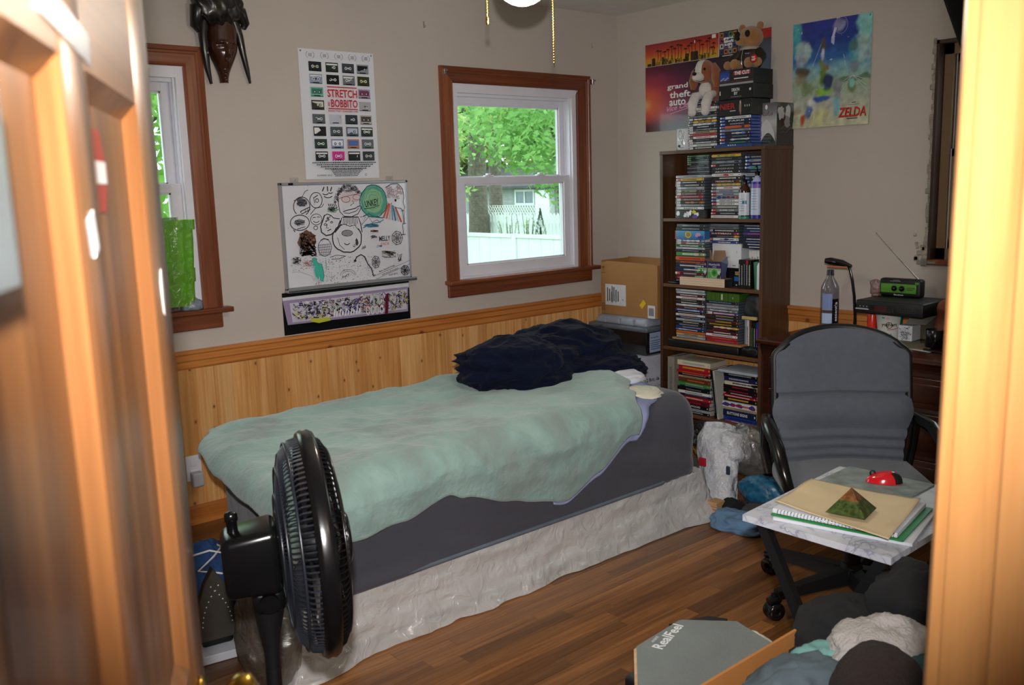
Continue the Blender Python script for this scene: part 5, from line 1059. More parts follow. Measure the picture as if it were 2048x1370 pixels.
# stippled dune
for k in range(420): x = r.uniform(135, 780); y = r.uniform(690, 920); (SC(x, y, 10, 8, 3, .0013, r.choice(['#4a4a52', '#6a6a72', '#7a5a5c', '#3c3c44']), k) if not (x < 310 and y > 800) else None)
L([(430, 700), (480, 682), (540, 690), (555, 690), (500, 712), (440, 716)], .0018); A_(570, 850, 62, 48, 180, 360, .0016, '#5a5a62'); A_(570, 850, 48, 34, 180, 360, .0014, '#6a6a72'); T('Fury', 530, 880, 60, 22, '#2c2c34', .4); SC(140, 690, 70, 70, 40, .0016, '#4c4c54', 14); SC(215, 720, 80, 50, 26, .0015, '#b87a72', 15); L([(140, 815), (200, 812), (290, 850), (305, 890)], .0016, '#a09a96')
p.poly([f(*q) for q in ((290, 715), (305, 700), (322, 705), (330, 740), (365, 755), (378, 800), (382, 850), (372, 895), (352, 890), (345, 850), (338, 880), (318, 850), (305, 800), (312, 770), (288, 765), (300, 745))], '#3fae9c'); L([(290, 715), (305, 700), (322, 705), (330, 740), (365, 755), (382, 850), (372, 895)], .0022, '#2a7a78'); L([(340, 900), (335, 925), (350, 920)], .002, '#c05a4c'); L([(395, 720), (400, 800)], .003, '#3fae9c')
# webs
def web(cx, cy, rx, ry, n=7, w=.0024):
    for k in range(n): a = 2*PI*k/n; L([(cx, cy), (cx+rx*math.cos(a), cy+ry*math.sin(a))], w*.8)
    for q in (1, .66, .34): L([(cx+rx*q*math.cos(2*PI*k/n), cy+ry*q*math.sin(2*PI*k/n)) for k in range(n+1)], w)
web(985, 550, 48, 58); web(798, 745, 34, 52); web(1045, 818, 38, 42, 7, .003); F(1045, 822, 14, 14, K, 5, .3)
T('MELLY', 830, 575, 95, 40, '#15171c'); T('FADE', 845, 607, 70, 20, '#d07a5c'); SC(755, 480, 75, 22, 22, .0018, '#d0907c', 20); SC(755, 525, 60, 28, 18, .0018, '#4a4a54', 21); SC(805, 605, 50, 20, 14, .0018, '#8a8a9c', 22); SC(845, 650, 130, 60, 46, .0022, '#8a8078', 23); SC(980, 670, 45, 75, 18, .0018, '#3c3c44', 24); SC(680, 600, 40, 40, 12, .0018, '#6a6a74', 25)
L([(625, 735), (640, 700), (675, 682), (705, 700), (730, 760), (760, 800), (775, 860)], .0042); L([(765, 845), (777, 862), (790, 848)], .0034); F(626, 732, 12, 9, K, 6)
T('More General Orange', 825, 835, 140, 17, K, .27); T('with love, B of space', 845, 862, 150, 14, K, .27); T('4-27-2015', 905, 862, 75, 13, K, .1); L([(785, 860), (1090, 735)], .0012); L([(800, 885), (1090, 765)], .0012)
for k in range(30): F(r.uniform(90, 1090), r.uniform(120, 880), 2.5, 2.5, '#3c3c44', k)
p.done(t, 'marker_drawing')
# --- banner under the whiteboard
def banner(p, w, h):
    f = quad((82, 1000), (1112, 905), (1132, 1200), (108, 1342), w, h)
    def q(pts, c): p.poly([f(*a) for a in pts], c)
    q([(82, 1000), (1112, 905), (1132, 1200), (108, 1342)], '#0e0e11'); q([(85, 1035), (1112, 925), (1113, 962), (90, 1068)], '#d4d2da'); q([(88, 1060), (1105, 955), (1108, 1145), (130, 1255)], '#9a8aa8'); q([(140, 1080), (1095, 975), (1098, 1128), (165, 1235)], '#c4c0cc')
    r = random.Random(6)
    for k in range(560):
        u = r.random(); x = 165+u*920; y0 = 1095-u*105; y = y0+r.uniform(-8, 118)
        cs = ['#2a2830', '#3c3448', '#e8e6ea', '#1c1a20'] + (['#b8b03c', '#6a5a8c'] if u < .25 else ['#5a48a0', '#7a70c0'] if .4 < u < .55 else ['#b06a3c', '#a85a4a', '#c8b4b8'] if .55 < u < .65 else ['#a8c8a0', '#c0c8c0', '#a84a5c'] if u < .76 else ['#6a1c34', '#8a2a48'] if u < .82 else ['#c8b83c', '#3c3a44', '#8a5a7c'])
        c = r.choice(cs); p.line([f(x+r.uniform(-16, 16), y+r.uniform(-16, 16)) for _ in range(r.choice((3, 4, 5)))], r.choice((.002, .0035, .005)), c)
    for k, x in enumerate((455, 500, 545, 590, 635)): p.line([f(x, 1190-k*6), f(x+8, 1130-k*5), f(x+26, 1150-k*5), f(x+20, 1185-k*6)], .006, '#efeef2')
    for k in range(4): p.ring(*f(730+k*38, 1140-k*4), .010, .02, .004, '#f0e8ec', 9)
    q([(880, 1010), (905, 1005), (900, 1165), (870, 1170)], '#5c1a30'); q([(275, 1200), (420, 1190), (430, 1215), (340, 1235), (280, 1225)], '#b8b840')
sheet('graffiti_banner', 'black bordered graffiti strip poster pinned right under the whiteboard', 'poster', (-2.31, 0, .793), (1, 0, 0), .715, .200, '#101013', banner, pins=False)
m = MB(); [m.lathe([(.004, 0), (.005, .002), (.004, .005), (0, .006)], (x, -.003, z), 10, axis=(0, -1, 0)) for x, z in ((-2.17, .835), (-1.72, .835))]; 
# --- posters of the right wall (U runs towards -y)
UY = (0, -1, 0)
def palm(p, x, y, h_, s, c='#2a120e'):
    p.line([(x, y), (x+.004, y+h_*.5), (x, y+h_)], .0035, c)
    for k in range(7): a = PI*k/6; p.line([(x, y+h_), (x+s*.6*math.cos(a), y+h_+s*.35*math.sin(a)+.002), (x+s*math.cos(a), y+h_-s*.25+s*.3*math.sin(a))], .003, c)
def strip(p, w, h):
    p.grad(0, 0, w, h, [(0, '#b8a02c'), (.25, '#d08a2c'), (.5, '#c8502c'), (.75, '#a8382c'), (1, '#8a2a2c')])
    r = random.Random(5)
    for k in range(22): p.rect(r.uniform(0, w*.9), 0, r.uniform(.01, .03), r.uniform(.012, .05), r.choice(['#3c2c14', '#5a4a1c', '#2c1c10', '#8a6a20']))
    for k in range(17): palm(p, w*(.18+.048*k)+r.uniform(-.005, .005), .02, r.uniform(.045, .085), .014)
    palm(p, w*.93, .01, .04, .02); [p.rect(r.uniform(.1, w), r.uniform(.005, .02), .006, .004, '#1c1410') for _ in range(30)]
    p.rect(w*.7, h*.72, .006, h*.14, '#e8e0d8'); p.rect(w*.93, h*.8, .026, h*.16, '#e0dcd8')
sheet('sunset_poster', 'long sunset poster with palm silhouettes, top left of the right wall group', 'poster', (0, -.226, 2.118), UY, .524, .124, '#b06030', strip, pins=False)
def vice(p, w, h):
    def cf(u, v):
        d = math.hypot(u*1.3, v-.42); c = [(0, '#e8b07a'), (.12, '#d8603c'), (.35, '#a83a4c'), (.6, '#70284c'), (.9, '#3c2038'), (2, '#1c1620')]
        for a, b in zip(c, c[1:]):
            if d <= b[0]: q = (d-a[0])/(b[0]-a[0]); cc = tuple(s_+(e-s_)*q for s_, e in zip(lin(a[1]), lin(b[1]))); break
        k = (1-.8*sm(.28, .05, v)-.45*sm(.7, 1, v))*(1+.2*nz(u*5, v*9)); return (cc[0]*k, cc[1]*k, cc[2]*k, 1)
    p.field(0, 0, w, h, 24, 20, cf)
    x0 = w*.275; 
    for i, (t_, xx, ww) in enumerate((('grand', 0, .25), ('theft', .03, .25), ('auto', .025, .2))): p.text(t_, x0+w*xx+.002, h*(.60-.115*i)-.003, w*ww, h*.105, '#15121a', True); p.text(t_, x0+w*xx, h*(.60-.115*i), w*ww, h*.10, '#ece8ea', True)
    p.text('Vice City', x0, h*.26, w*.3, h*.1, '#e08ab8', True, .5, .12); p.line([(x0+.02, h*.25), (x0+w*.33, h*.34)], .0035, '#e08ab8')
sheet('game_poster', 'large dark purple and pink sunset-glow poster with chunky white lettering', 'poster', (0, -.226, 1.745), UY, .598, .370, '#6a2a48', vice, pins=False)
def cover(p, w, h):
    p.rect(0, 0, w, h, '#101014'); r = random.Random(9); cs = ['#5a4a8c', '#8a8a92', '#a86a3c', '#3c6a7c', '#8a3c5a', '#c0b8b0', '#4a7a5a', '#2c3c6a']
    for i in range(4):
        for j in range(4): p.rect(w*(.04+.235*i), h*(.1+.22*j), w*.21, h*.2, r.choice(cs)); p.blob(w*(.15+.235*i), h*(.2+.22*j), w*.06, h*.06, '#1c1c22', i*4+j, .4, 8)
    p.text('grand', w*.25, h*.66, w*.5, h*.12, '#f0f0f0', True); p.text('theft', w*.28, h*.54, w*.5, h*.12, '#f0f0f0', True); p.text('auto', w*.3, h*.42, w*.4, h*.11, '#f0f0f0', True)
    p.rect(0, 0, w, h*.07, '#101014'); p.rect(w*.2, h*.03, w*.6, h*.03, '#c8c8c8'); p.rect(0, h*.05, w*.02, h*.95, '#e8e8e8')
sheet('small_poster', 'small multicoloured collage poster between the palm strip and the teddy bear', 'poster', (0, -.752, 2.11), UY, .122, .134, '#15151a', cover, pins=False)
def dark(p, w, h):
    p.grad(0, 0, w, h, [(0, '#14151a'), (.3, '#222630'), (.5, '#5a6a80'), (.8, '#4a5260'), (1, '#2e3036')]); p.rect(w*.32, h*.885, w*.68, h*.115, '#b02418'); p.rect(0, 0, w*.42, h*.66, '#191b1e'); p.rect(w*.4, h*.5, w*.06, h*.22, '#b8aca0')
sheet('dark_poster', 'blue grey poster with a red top band behind the teddy bear', 'poster', (0, -.876, 1.80), UY, .205, .425, '#2a2e36', dark, pins=False)
def fantasy(p, w, h):
    f = quad((55, 190), (890, 65), (805, 1230), (65, 1290), w, h)
    lc = {k: lin(k) for k in ('#c0bfa0', '#a8ae9c', '#8fa890', '#7fb0b8', '#2f68a8', '#1c3a8a', '#2a3494', '#4aa8b0', '#8ad0c8', '#d8d4e0', '#5a4c3c', '#9aa4ac', '#5f7a2c', '#86b840', '#24305c', '#2f54a0', '#b4502c', '#c8c88c', '#70b0c4', '#7c8088', '#a8c4c0', '#3c5c4c', '#6a7c4c', '#8a6a44')}
    base = [(0, '#c0bfa0'), (.25, '#a8ae9c'), (.42, '#8fa890'), (.54, '#7fb0b8'), (.64, '#2f68a8'), (.8, '#1c3a8a'), (1, '#2a3494')]
    G = [(.03, .9, .07, .2, '#4aa8b0', .9), (.93, .9, .10, .16, '#8ad0c8', .9), (.9, .7, .12, .12, '#a8c4c0', .8), (.6, .93, .07, .05, '#8a6ab0' if False else '#d8d4e0', .35), (.13, .72, .10, .09, '#a8c4c0', .9), (.11, .66, .06, .06, '#9aa4ac', .9), (.13, .53, .09, .05, '#5a4c3c', .95), (.10, .46, .07, .05, '#8a6a44', .6), (.2, .38, .08, .07, '#6a7c4c', .7),
         (.79, .68, .06, .10, '#4aa8b0', .6), (.78, .73, .05, .05, '#3c5c4c', .7), (.80, .55, .05, .05, '#7c8088', .8), (.7, .43, .12, .025, '#3c5c4c', .7), (.92, .43, .10, .025, '#3c5c4c', .7), (.78, .36, .05, .05, '#6a7c4c', .9), (.78, .40, .03, .04, '#8ad0c8', .9), (.40, .50, .045, .09, '#5f7a2c', 1), (.38, .60, .025, .05, '#6a7c4c', 1), (.42, .34, .10, .035, '#86b840', 1), (.47, .42, .06, .07, '#24305c', 1), (.40, .27, .11, .03, '#2f54a0', 1),
         (.27, .20, .06, .06, '#d8d4e0', .5), (.22, .15, .05, .05, '#2f54a0', .8), (.15, .07, .03, .06, '#b4502c', .95), (.58, .18, .04, .08, '#70b0c4', .8), (.38, .10, .10, .08, '#c8c88c', .6), (.60, .36, .05, .09, '#7c8088', .9), (.45, .56, .035, .03, '#8a6a44', .95), (.40, .77, .03, .06, '#5a4c3c', .9), (.39, .68, .02, .05, '#d8d4e0', .8), (.07, .17, .05, .04, '#8a6a44', .5)]
    def cf(u, v):
        uu, vv = u+.02*nz(u*9, v*9), v+.03*nz(u*7, v*7, 3)
        for a_, b_ in zip(base, base[1:]):
            if vv <= b_[0] or b_[0] == 1: q = max(0, min(1, (vv-a_[0])/(b_[0]-a_[0]))); c = [x_+(y_-x_)*q for x_, y_ in zip(lc[a_[1]], lc[b_[1]])]; break
        for gx, gy, sx, sy, cc, am in G:
            d = ((uu-gx)/sx)**2+((vv-gy)/sy)**2
            if d < 3: k_ = am*sm(1.8, .5, d+.5*nz(u*25, v*25, gx*9)); c = [x_+(y_-x_)*k_ for x_, y_ in zip(c, lc[cc])]
        n_ = 1+.35*nz(u*14, v*18, 7)+.2*nz(u*40, v*44, 2); return (c[0]*n_, c[1]*n_, c[2]*n_, 1)
    p.field(0, 0, w, h, 64, 80, cf)
    p.poly([(w*.485, h*.62), (w*.515, h*.62), (w*.545, h*.84), (w*.50, h*.84)], '#a8b8dc'); p.poly([(w*.50, h*.82), (w*.53, h*.82), (w*.60, h), (w*.56, h)], '#c8c4e0'); p.ring(w*.62, h*.93, .035, .04, .0025, '#8a80b0', 20); p.line([(w*.26, h*.58), (w*.37, h*.78)], .002, '#b0bcd0'); p.line([(w*.66, h*.66), (w*.69, h*.55)], .003, '#b0bcc0')
    for q in (.34, .40, .46): p.line([(w*(.62+.3*(q-.3)), h*q*.9), (w*.78, h*.46), (w*(.98-.3*(q-.3)), h*q*.9)], .002, '#c4ccc0')
    p.text('ZELDA', w*.635, h*.075, w*.34, h*.088, '#7a1a18', True); p.text('ZELDA', w*.63, h*.08, w*.34, h*.088, '#c83228', True); p.rect(w*.74, h*.055, w*.13, h*.012, '#5a5a52'); p.line([(w*.74, h*.19), (w*.88, h*.19)], .002, '#4a4a44'); p.rect(w*.78, h*.205, w*.05, h*.008, '#4a4a44')
def fcurl(u, v): return .0015+.022*(sm(.18, 0, v))*(.4+.6*math.sin(u*PI))+.012*sm(.15, 0, u)*v*.5+.003*abs(nz(u*4, v*5))
sheet('fantasy_poster', 'blue and green painted fantasy poster with red title, curling at its foot', 'poster', (0, -1.215, 1.70), UY, .42, .515, '#a8b0a0', fantasy, curl=fcurl)
# --- carved mask
MASKD = wood('black_carved_wood', '#0c0909', '#15100e', '#241a16', 2, .3, 0, 40, False, .2, 0, .2); MASKF = wood('carved_face_wood', '#1a0c07', '#33190d', '#4a2614', 2, .25, 0, 40, False, .3, 0, .15)
t = thing('carved_mask', 'dark carved wooden face mask with long locks on the back wall', 'mask', (-2.505, 0, 1.93))
cx = -2.515
def face(u, v):
    z = 1.932+v*.265; k = v; wdt = .018+.050*sm(0, .62, k)-.012*sm(.8, 1, k); a = (u-.5)*PI*.98; x = math.sin(a)*wdt; d = math.cos(a)*(.03+.038*sm(0, .5, k))
    g = lambda ux, vz, sx, sz: math.exp(-((x-ux)/sx)**2-((v-vz)/sz)**2)
    d += .026*g(0, .38, .0085, .04)+.017*g(0, .50, .007, .10)+.012*g(0, .17, .016, .02)+.010*g(0, .12, .014, .018)-.012*(g(.027, .55, .015, .04)+g(-.027, .55, .015, .04))+.010*(g(.027, .545, .012, .02)+g(-.027, .545, .012, .02))+.010*(g(.028, .62, .02, .018)+g(-.028, .62, .02, .018))-.006*g(0, .145, .016, .008)+.006*g(0, .04, .015, .03)
    return Vector((cx+x+.004*k, -.008-d, z))
m = MB(); m.grid(44, 80, face); build('face', m, MASKF, t)
def lock(pts, rs, flat=.6): m = MB(); m.tube(pts, rs, 10); return m
m = lock([(-2.455, -.03, 2.19), (-2.438, -.035, 2.13), (-2.428, -.035, 2.06), (-2.412, -.03, 1.99), (-2.400, -.025, 1.935)], [.02, .017, .014, .011, .005]); build('hair_lock', m, MASKD, t)
m = lock([(-2.59, -.03, 2.19), (-2.602, -.035, 2.12), (-2.60, -.035, 2.06), (-2.592, -.03, 1.99), (-2.578, -.025, 1.925)], [.024, .02, .017, .013, .006]); build('hair_lock', m, MASKD, t)
m = MB()
def hair(u, v):
    a = u*2*PI; b = v*PI; d = Vector((math.sin(b)*math.cos(a), math.sin(b)*math.sin(a), math.cos(b))); rr = 1+.14*math.sin(d.x*14+d.z*6)*abs(d.z+.4)+.08*nz(d.x*3, d.z*3, 5)
    return Vector((-2.535+d.x*.108*rr, min(-.004, -.05+d.y*.052*rr), 2.245+d.z*.085*rr))
m.grid(60, 30, hair, closed_u=True)
for i, (x0, x1, z1) in enumerate(((-2.645, -2.62, 2.33), (-2.60, -2.58, 2.37), (-2.54, -2.53, 2.385), (-2.48, -2.47, 2.37))): m.tube([(cx, -.055, 2.22), (x0*.5+cx*.5, -.06, 2.28), (x1, -.04, z1)], [.03, .04, .022], 10)
m.tube([(-2.47, -.045, 2.24), (-2.43, -.045, 2.225), (-2.405, -.03, 2.185), (-2.415, -.03, 2.165)], [.03, .03, .02, .012], 10); m.tube([(-2.58, -.045, 2.25), (-2.62, -.045, 2.225), (-2.625, -.03, 2.16), (-2.61, -.03, 2.14)], [.03, .035, .026, .015], 10)
build('headdress', m, MASKD, t)
# nails and hooks
for x, z, lab in ((-1.429, 2.27, 'small silver wall hook on the back wall left of the pull chain'), (-.225, 2.255, 'small silver wall hook high beside the room corner')):
    m = MB(); m.rbox((x-.004, -.004, z-.016), (x+.004, 0, z+.016), .001, 1); m.tube([(x, -.003, z-.01), (x, -.014, z-.014), (x, -.016, z-.004)], .0018, 6); solid('wall_hook', m, CHROME, lab, 'hook', (x, 0, z))
# --- ceiling light with pull chains
lx, ly = -2.45, -1.90
t = thing('ceiling_light', 'ceiling light with a glowing globe and two pull chains', 'ceiling light', (lx, ly, 2.44))
m = MB(); m.lathe([(0, 0), (.08, 0), (.07, -.05), (.02, -.07), (.02, -.16), (.09, -.18), (.1, -.24), (.07, -.29), (.045, -.31), (0, -.31)], (lx, ly, 2.44), 32); build('housing', m, BRASS, t)
m = MB(); m.sphere((lx, ly, 2.045), .085, 28); build('glass_globe', m, emit('glowing_globe', '#ffe9c0', 9), t)
def bead_chain(x, y, z0, z1, pend):
    m = MB(); n = int((z0-z1)/.0075)
    for k in range(n): m.sphere((x, y, z0-k*.0075), .0029, 6)
    m.cyl((x, y, z0), (x, y, z1), .0008, n=4); 
    if pend: m.lathe([(.002, 0), (.0045, -.006), (.0045, -.02), (.002, -.024)], (x, y, z1), 8)
    o = build('pull_chain', m, BRASS, t); return o
bead_chain(-2.53, -1.835, 2.2, 1.935, True); bead_chain(-2.385, -1.955, 2.2, 1.79, False)
# ------------------------------------------------------------------ boxes in the corner
CARD = mat('brown_cardboard', '#9c7040', .8, var=.06, scale=8, bmp=.1, bscale=90)
t = thing('white_carton', 'white wine carton at the bottom of the corner stack', 'box', (-.22, -.31, 0)); m = MB(); m.rbox((-.43, -.50, .002), (-.02, -.11, .462), .004, 1); build('body', m, mat('white_card', '#b9bcc8', .6), t)
p = Print((-.43, -.5002, 0), (1, 0, 0), (0, 0, 1)); p.text('Cont. 12 Bot. da 750 ml', .012, .315, .30, .022, '#22242c', True); p.text('PRODUCT OF ITALY', .06, .275, .2, .013, '#22242c'); p.text('ALTO', .018, .376, .03, .009, '#22242c'); p.text('HANDLE', .018, .364, .04, .009, '#22242c')
p.line([(.022, .395), (.022, .41), (.014, .41), (.030, .425), (.046, .41), (.038, .41), (.038, .395), (.022, .395)], .002, '#22242c'); p.line([(.02, .2), (.3, .2)], .004, '#3a3c48'); p.text('VINO DA TAVOLA', .05, .22, .18, .02, '#22242c') if False else None; p.done(t, 'carton_print')
t = thing('storage_tote', 'smoky clear plastic tote with grey lid between two cartons', 'storage box', (-.17, -.3, .463)); SMK = glassmat('smoky_plastic', '#6a6862', .1, .55, '#1c1c1e', .1)
m = MB(); m.rbox((-.315, -.495, .4635), (-.02, -.07, .615), .012, 3, fn=lambda v: Vector((v.x+(.615-v.z)*.1*(1 if v.x < -.17 else -1), v.y+(.615-v.z)*.1*(1 if v.y < -.28 else -1), v.z))); build('body', m, SMK, t)
GL = mat('grey_lid_plastic', '#8e94a0', .35); m = MB(); m.rbox((-.335, -.515, .605), (-.01, -.05, .632), .008, 2); build('rim', m, mat('darker_grey_rim', '#5c626c', .35), t)
m = MB(); m.rbox((-.31, -.49, .63), (-.03, -.07, .678), .018, 3, fn=lambda v: Vector((v.x+(v.z-.63)*.45*(1 if v.x < -.17 else -1), v.y+(v.z-.63)*.35*(1 if v.y < -.28 else -1), v.z)))
for y in (-.39, -.28, -.17): m.rbox((-.315, y-.004, .635), (-.29, y+.004, .668), .002, 1)
build('lid', m, GL, t)
p = Print((-.31, -.4965, .4635), (1, 0, 0), (0, 0, 1)); p.rect(.02, .02, .13, .115, '#9fb0cc'); p.text('Storage Box', .03, .1, .07, .012, '#2a3450', True); [p.rect(.03, .085-.012*k, .09-.01*(k % 3), .004, '#3c4866') for k in range(5)]; p.done(t, 'label_print')
t = thing('brown_carton', 'open brown cardboard carton on top of the tote in the corner', 'box', (-.14, -.29, .679)); e = .004; x0, x1, y0_, y1_, z0, z1 = -.265, -.02, -.535, -.095, .68, .985
for a, b in (((x0, y0_, z0), (x0+e, y1_, z1)), ((x1-e, y0_, z0), (x1, y1_, z1+.02)), ((x0+e, y0_, z0), (x1-e, y0_+e, z1)), ((x0+e, y1_-e, z0), (x1-e, y1_, z1+.015)), ((x0+e, y0_+e, z0), (x1-e, y1_-e, z0+e))): m = MB(); m.box(a, b); build('side_wall', m, CARD, t)
m = MB(); m.prism([(x0, y0_, z1), (x0, y1_, z1), (x0+.012, y1_-.04, z1+.012), (x0+.01, y0_+.05, z1+.006)], (.002, 0, 0)); build('flap_stub', m, CARD, t)
p = Print((x0-.0002, y1_, z0), (0, -1, 0), (0, 0, 1)); Kk = '#3a2814'
p.rect(.035, .055, .165, .125, '#c8c8cc')
for k in range(6): p.rect(.05+.017*k, .075+(k % 2)*.004, .008, .085-.012*(k % 3), '#3c3c44')
p.rect(.088, .07, .006, .1, '#15151a'); p.rect(.17, .09, .012, .004, '#3c3c44'); p.done(t, 'shipping_label'); p = Print((x0-.0002, y1_, z0), (0, -1, 0), (0, 0, 1)); p.poly([(.305, .07), (.335, .105), (.355, .085), (.325, .05)], '#d8b820'); p.done(t, 'yellow_sticker'); p = Print((x0-.0002, y1_, z0), (0, -1, 0), (0, 0, 1)); p.rect(.368, .0, .055, .075, '#d0d0d2')
for k in range(14): p.rect(.376+.0028*k, .015, .0013 if k % 3 else .002, .045, '#1c1c22')
p.done(t, 'barcode_label'); p = Print((x0-.0002, y1_, z0), (0, -1, 0), (0, 0, 1)); p.text('TT', .008, .255, .022, .028, Kk, True); p.rect(.006, .245, .03, .003, Kk); [p.rect(.004, .02+.008*k, .03, .004, '#6a4a28') for k in range(6)]; p.done(t, 'carton_print')
# ------------------------------------------------------------------ desk and what stands on it
CHERRY = wood('dark_cherry_desk', '#2a120a', '#451d10', '#5e2a16', 1, .22, 0, 45, False, .3, 0, .04)
CHERRYZ = wood('dark_cherry_desk_front', '#1e0d07', '#34160c', '#4a2012', 1, .3, 0, 45, False, .15, 0, .04)
DZ = .71; DX0, DX1, DY0, DY1 = -.60, -.035, -1.455, -2.95
t = thing('desk', 'dark cherry wood desk with moulded edge against the right wall', 'desk', (-.32, -2.2, 0))
m = MB(); m.rbox((DX0-.02, DY1-.02, DZ-.022), (DX1, DY0+.02, DZ), .006, 3); build('desktop', m, CHERRY, t)
pf = [(0, DZ-.022), (-.012, DZ-.03), (-.006, DZ-.04), (.0, DZ-.048), (.004, DZ-.062), (.012, DZ-.062), (.012, DZ-.022)]
m = MB(); m.prism([(DX0+a, DY1, z) for a, z in pf], (0, DY0-DY1, 0)); build('edge_moulding', m, CHERRYZ, t)
m = MB(); m.rbox((DX0+.012, DY1, .05), (DX1-.005, DY0, DZ-.022), .003, 1); build('carcass', m, CHERRYZ, t)
m = MB(); m.rbox((DX0-.0, DY1, .0), (DX1-.005, DY0+.006, .07), .004, 2); build('plinth', m, CHERRYZ, t)
for i, (a, b) in enumerate(((-1.50, -1.92), (-1.95, -2.37), (-2.40, -2.85))):
    for lo, hi in ((.50, .63), (.30, .48), (.10, .28)):
        m = MB(); m.rbox((DX0-.004, b, lo), (DX0+.014, a, hi), .005, 2); m.rbox((DX0-.008, b+.03, lo+.025), (DX0-.002, a-.03, hi-.025), .003, 2); d = build('drawer', m, CHERRYZ, t)
        m = MB(); c = (a+b)/2; m.lathe([(.012, 0), (.012, .003), (.004, .005), (.004, .014), (.010, .018), (.008, .024), (0, .026)], (DX0-.008, c, (lo+hi)/2), 14, axis=(-1, 0, 0)); build('knob', m, BRASS, d)
def disc(name, label, cat, x, y, z, r_, h_, mt): m = MB(); m.lathe([(0, 0), (r_*.97, 0), (r_, h_*.3), (r_, h_*.8), (r_*.98, h_), (0, h_)], (x, y, z+.0003), 32); return solid(name, m, mt, label, cat, (x, y, z))
CORK = mat('cork', '#a88a60', .9, var=.2, scale=80, bmp=.3, bscale=200)
disc('coaster', 'round pale coaster lying empty at the front of the desk', 'coaster', -.325, -1.595, DZ, .052, .004, mat('pale_coaster', '#b9a884', .7))
disc('coaster', 'round cork coaster under the water bottle', 'coaster', -.20, -1.565, DZ, .058, .006, CORK)
PET = glassmat('clear_pet_bottle', '#e4e4ea', .14, .1, '#9a98a4', .04)
bx_, by_, bz_ = -.20, -1.57, DZ+.0065
t = thing('water_bottle', 'empty clear water bottle with blue label and dark cap on cork coaster', 'bottle', (bx_, by_, bz_))
m = MB(); m.lathe([(.0, .006), (.03, 0), (.041, .004), (.043, .015), (.0435, .03), (.0415, .035), (.043, .04), (.043, .2), (.040, .215), (.028, .24), (.016, .258), (.0145, .272)], (bx_, by_, bz_), 36); build('body', m, PET, t)
m = MB(); m.lathe([(.018, 0), (.018, .004), (.0165, .006), (.0165, .024), (.0155, .026), (0, .026)], (bx_, by_, bz_+.267), 24); build('cap', m, mat('dark_cap', '#1a1a24', .3), t)
p = Print((0, 0, 0), (1, 0, 0), (0, 0, 1), fn=cylwrap((bx_, by_, bz_), .0438, math.radians(160)))
for a in range(16):
    s_ = .0438*math.radians(11)*a; c = '#7f8fc0' if a < 6 else '#12101a' if a < 11 else '#8a90b8'
    p.rect(s_, .035 if a >= 6 else .1, .0438*math.radians(11), (.12 if a >= 6 and a < 11 else .08), c); p.k -= p.step
    if a < 6: p.rect(s_, .035, .0438*math.radians(11), .05, '#a9bfe2'); p.k -= p.step
p.up(); vs, fs, asp = textmesh('essentia', True)   # vertical brand lettering up the bottle
p.mb.add([p.P(.0438*math.radians(102)-b*.016, .045+a*.095) for a, b in vs], fs, 0, lin('#e8e8ee')); p.rect(.0438*math.radians(88), .145, .02, .008, '#b02838')
p.done(t, 'label_print', PRTG)
# gooseneck lamp
LB = mat('gloss_black_lamp', '#0d0b0b', .12, coat=.5, var=.05)
t = thing('desk_lamp', 'black gooseneck desk lamp bent over the water bottle', 'lamp', (-.24, -1.72, DZ))
m = MB(); m.lathe([(0, 0), (.07, 0), (.072, .006), (.066, .014), (.02, .018), (0, .018)], (-.24, -1.72, DZ+.0005), 32, sq=(1, .8)); m.rbox((-.43, -1.80, DZ+.001), (-.26, -1.755, DZ+.012), .004, 2); build('base', m, LB, t)
m = MB(); m.tube([(-.235, -1.725, DZ+.015), (-.24, -1.727, .80), (-.245, -1.722, .90), (-.248, -1.712, .97), (-.25, -1.70, 1.02), (-.25, -1.69, 1.04)], [.009, .007, .0065, .0065, .007, .008], 10); build('neck', m, LB, t)
m = MB(); m.tube([(-.25, -1.705, 1.036), (-.25, -1.66, 1.048), (-.25, -1.60, 1.056), (-.25, -1.572, 1.058)], [.008, .017, .019, .012], 14); build('shade', m, LB, t)
m = MB(); m.rbox((-.262, -1.69, 1.026), (-.238, -1.585, 1.036), .004, 2); build('lamp_strip', m, mat('lamp_lens', '#b06a48', .4), t)
# receiver standing on tub and boxes, radio on top
rx0, rx1, ry0, ry1, rz = -.335, -.08, -1.78, -2.095, .832
t = thing('cable_box', 'flat black receiver box with dark red display under the green radio', 'receiver', ((rx0+rx1)/2, (ry0+ry1)/2, rz))
m = MB(); m.rbox((rx0, ry1, rz), (rx1, ry0, rz+.062), .006, 2); build('body', m, BLACKM, t)
p = Print((rx0-.0003, ry0, rz), (0, -1, 0), (0, 0, 1)); p.rect(.07, .012, .1, .03, '#191012'); p.rect(.09, .014, .06, .026, '#401014'); p.rect(0, .024, .06, .002, '#8a8a8c'); p.rect(0, .019, .065, .004, '#b4b4b4'); [p.rect(.02+.016*k, .032, .006, .004, '#9a9a9a') for k in range(3)]
[p.rect(.20+.011*(k % 8), .018+.009*(k//8), .007, .005, '#2c2c30') for k in range(24)]; p.ell(.18, .03, .003, .003, '#3a3a3e'); p.ell(.18, .02, .003, .003, '#3a3a3e'); p.done(t, 'front_print', PRTG)
m = MB(); [m.cyl((x, y, rz-.0), (x, y, rz+.001), .008, n=10) for x, y in ((-.3, -1.82), (-.3, -2.06))]
t = thing('radio', 'green and black portable radio with raised antenna', 'radio', (-.13, -1.90, rz+.062)); gz = rz+.0625
m = MB(); m.rbox((-.155, -1.995, gz), (-.105, -1.795, gz+.085), .014, 4); build('body', m, BLACKM, t)
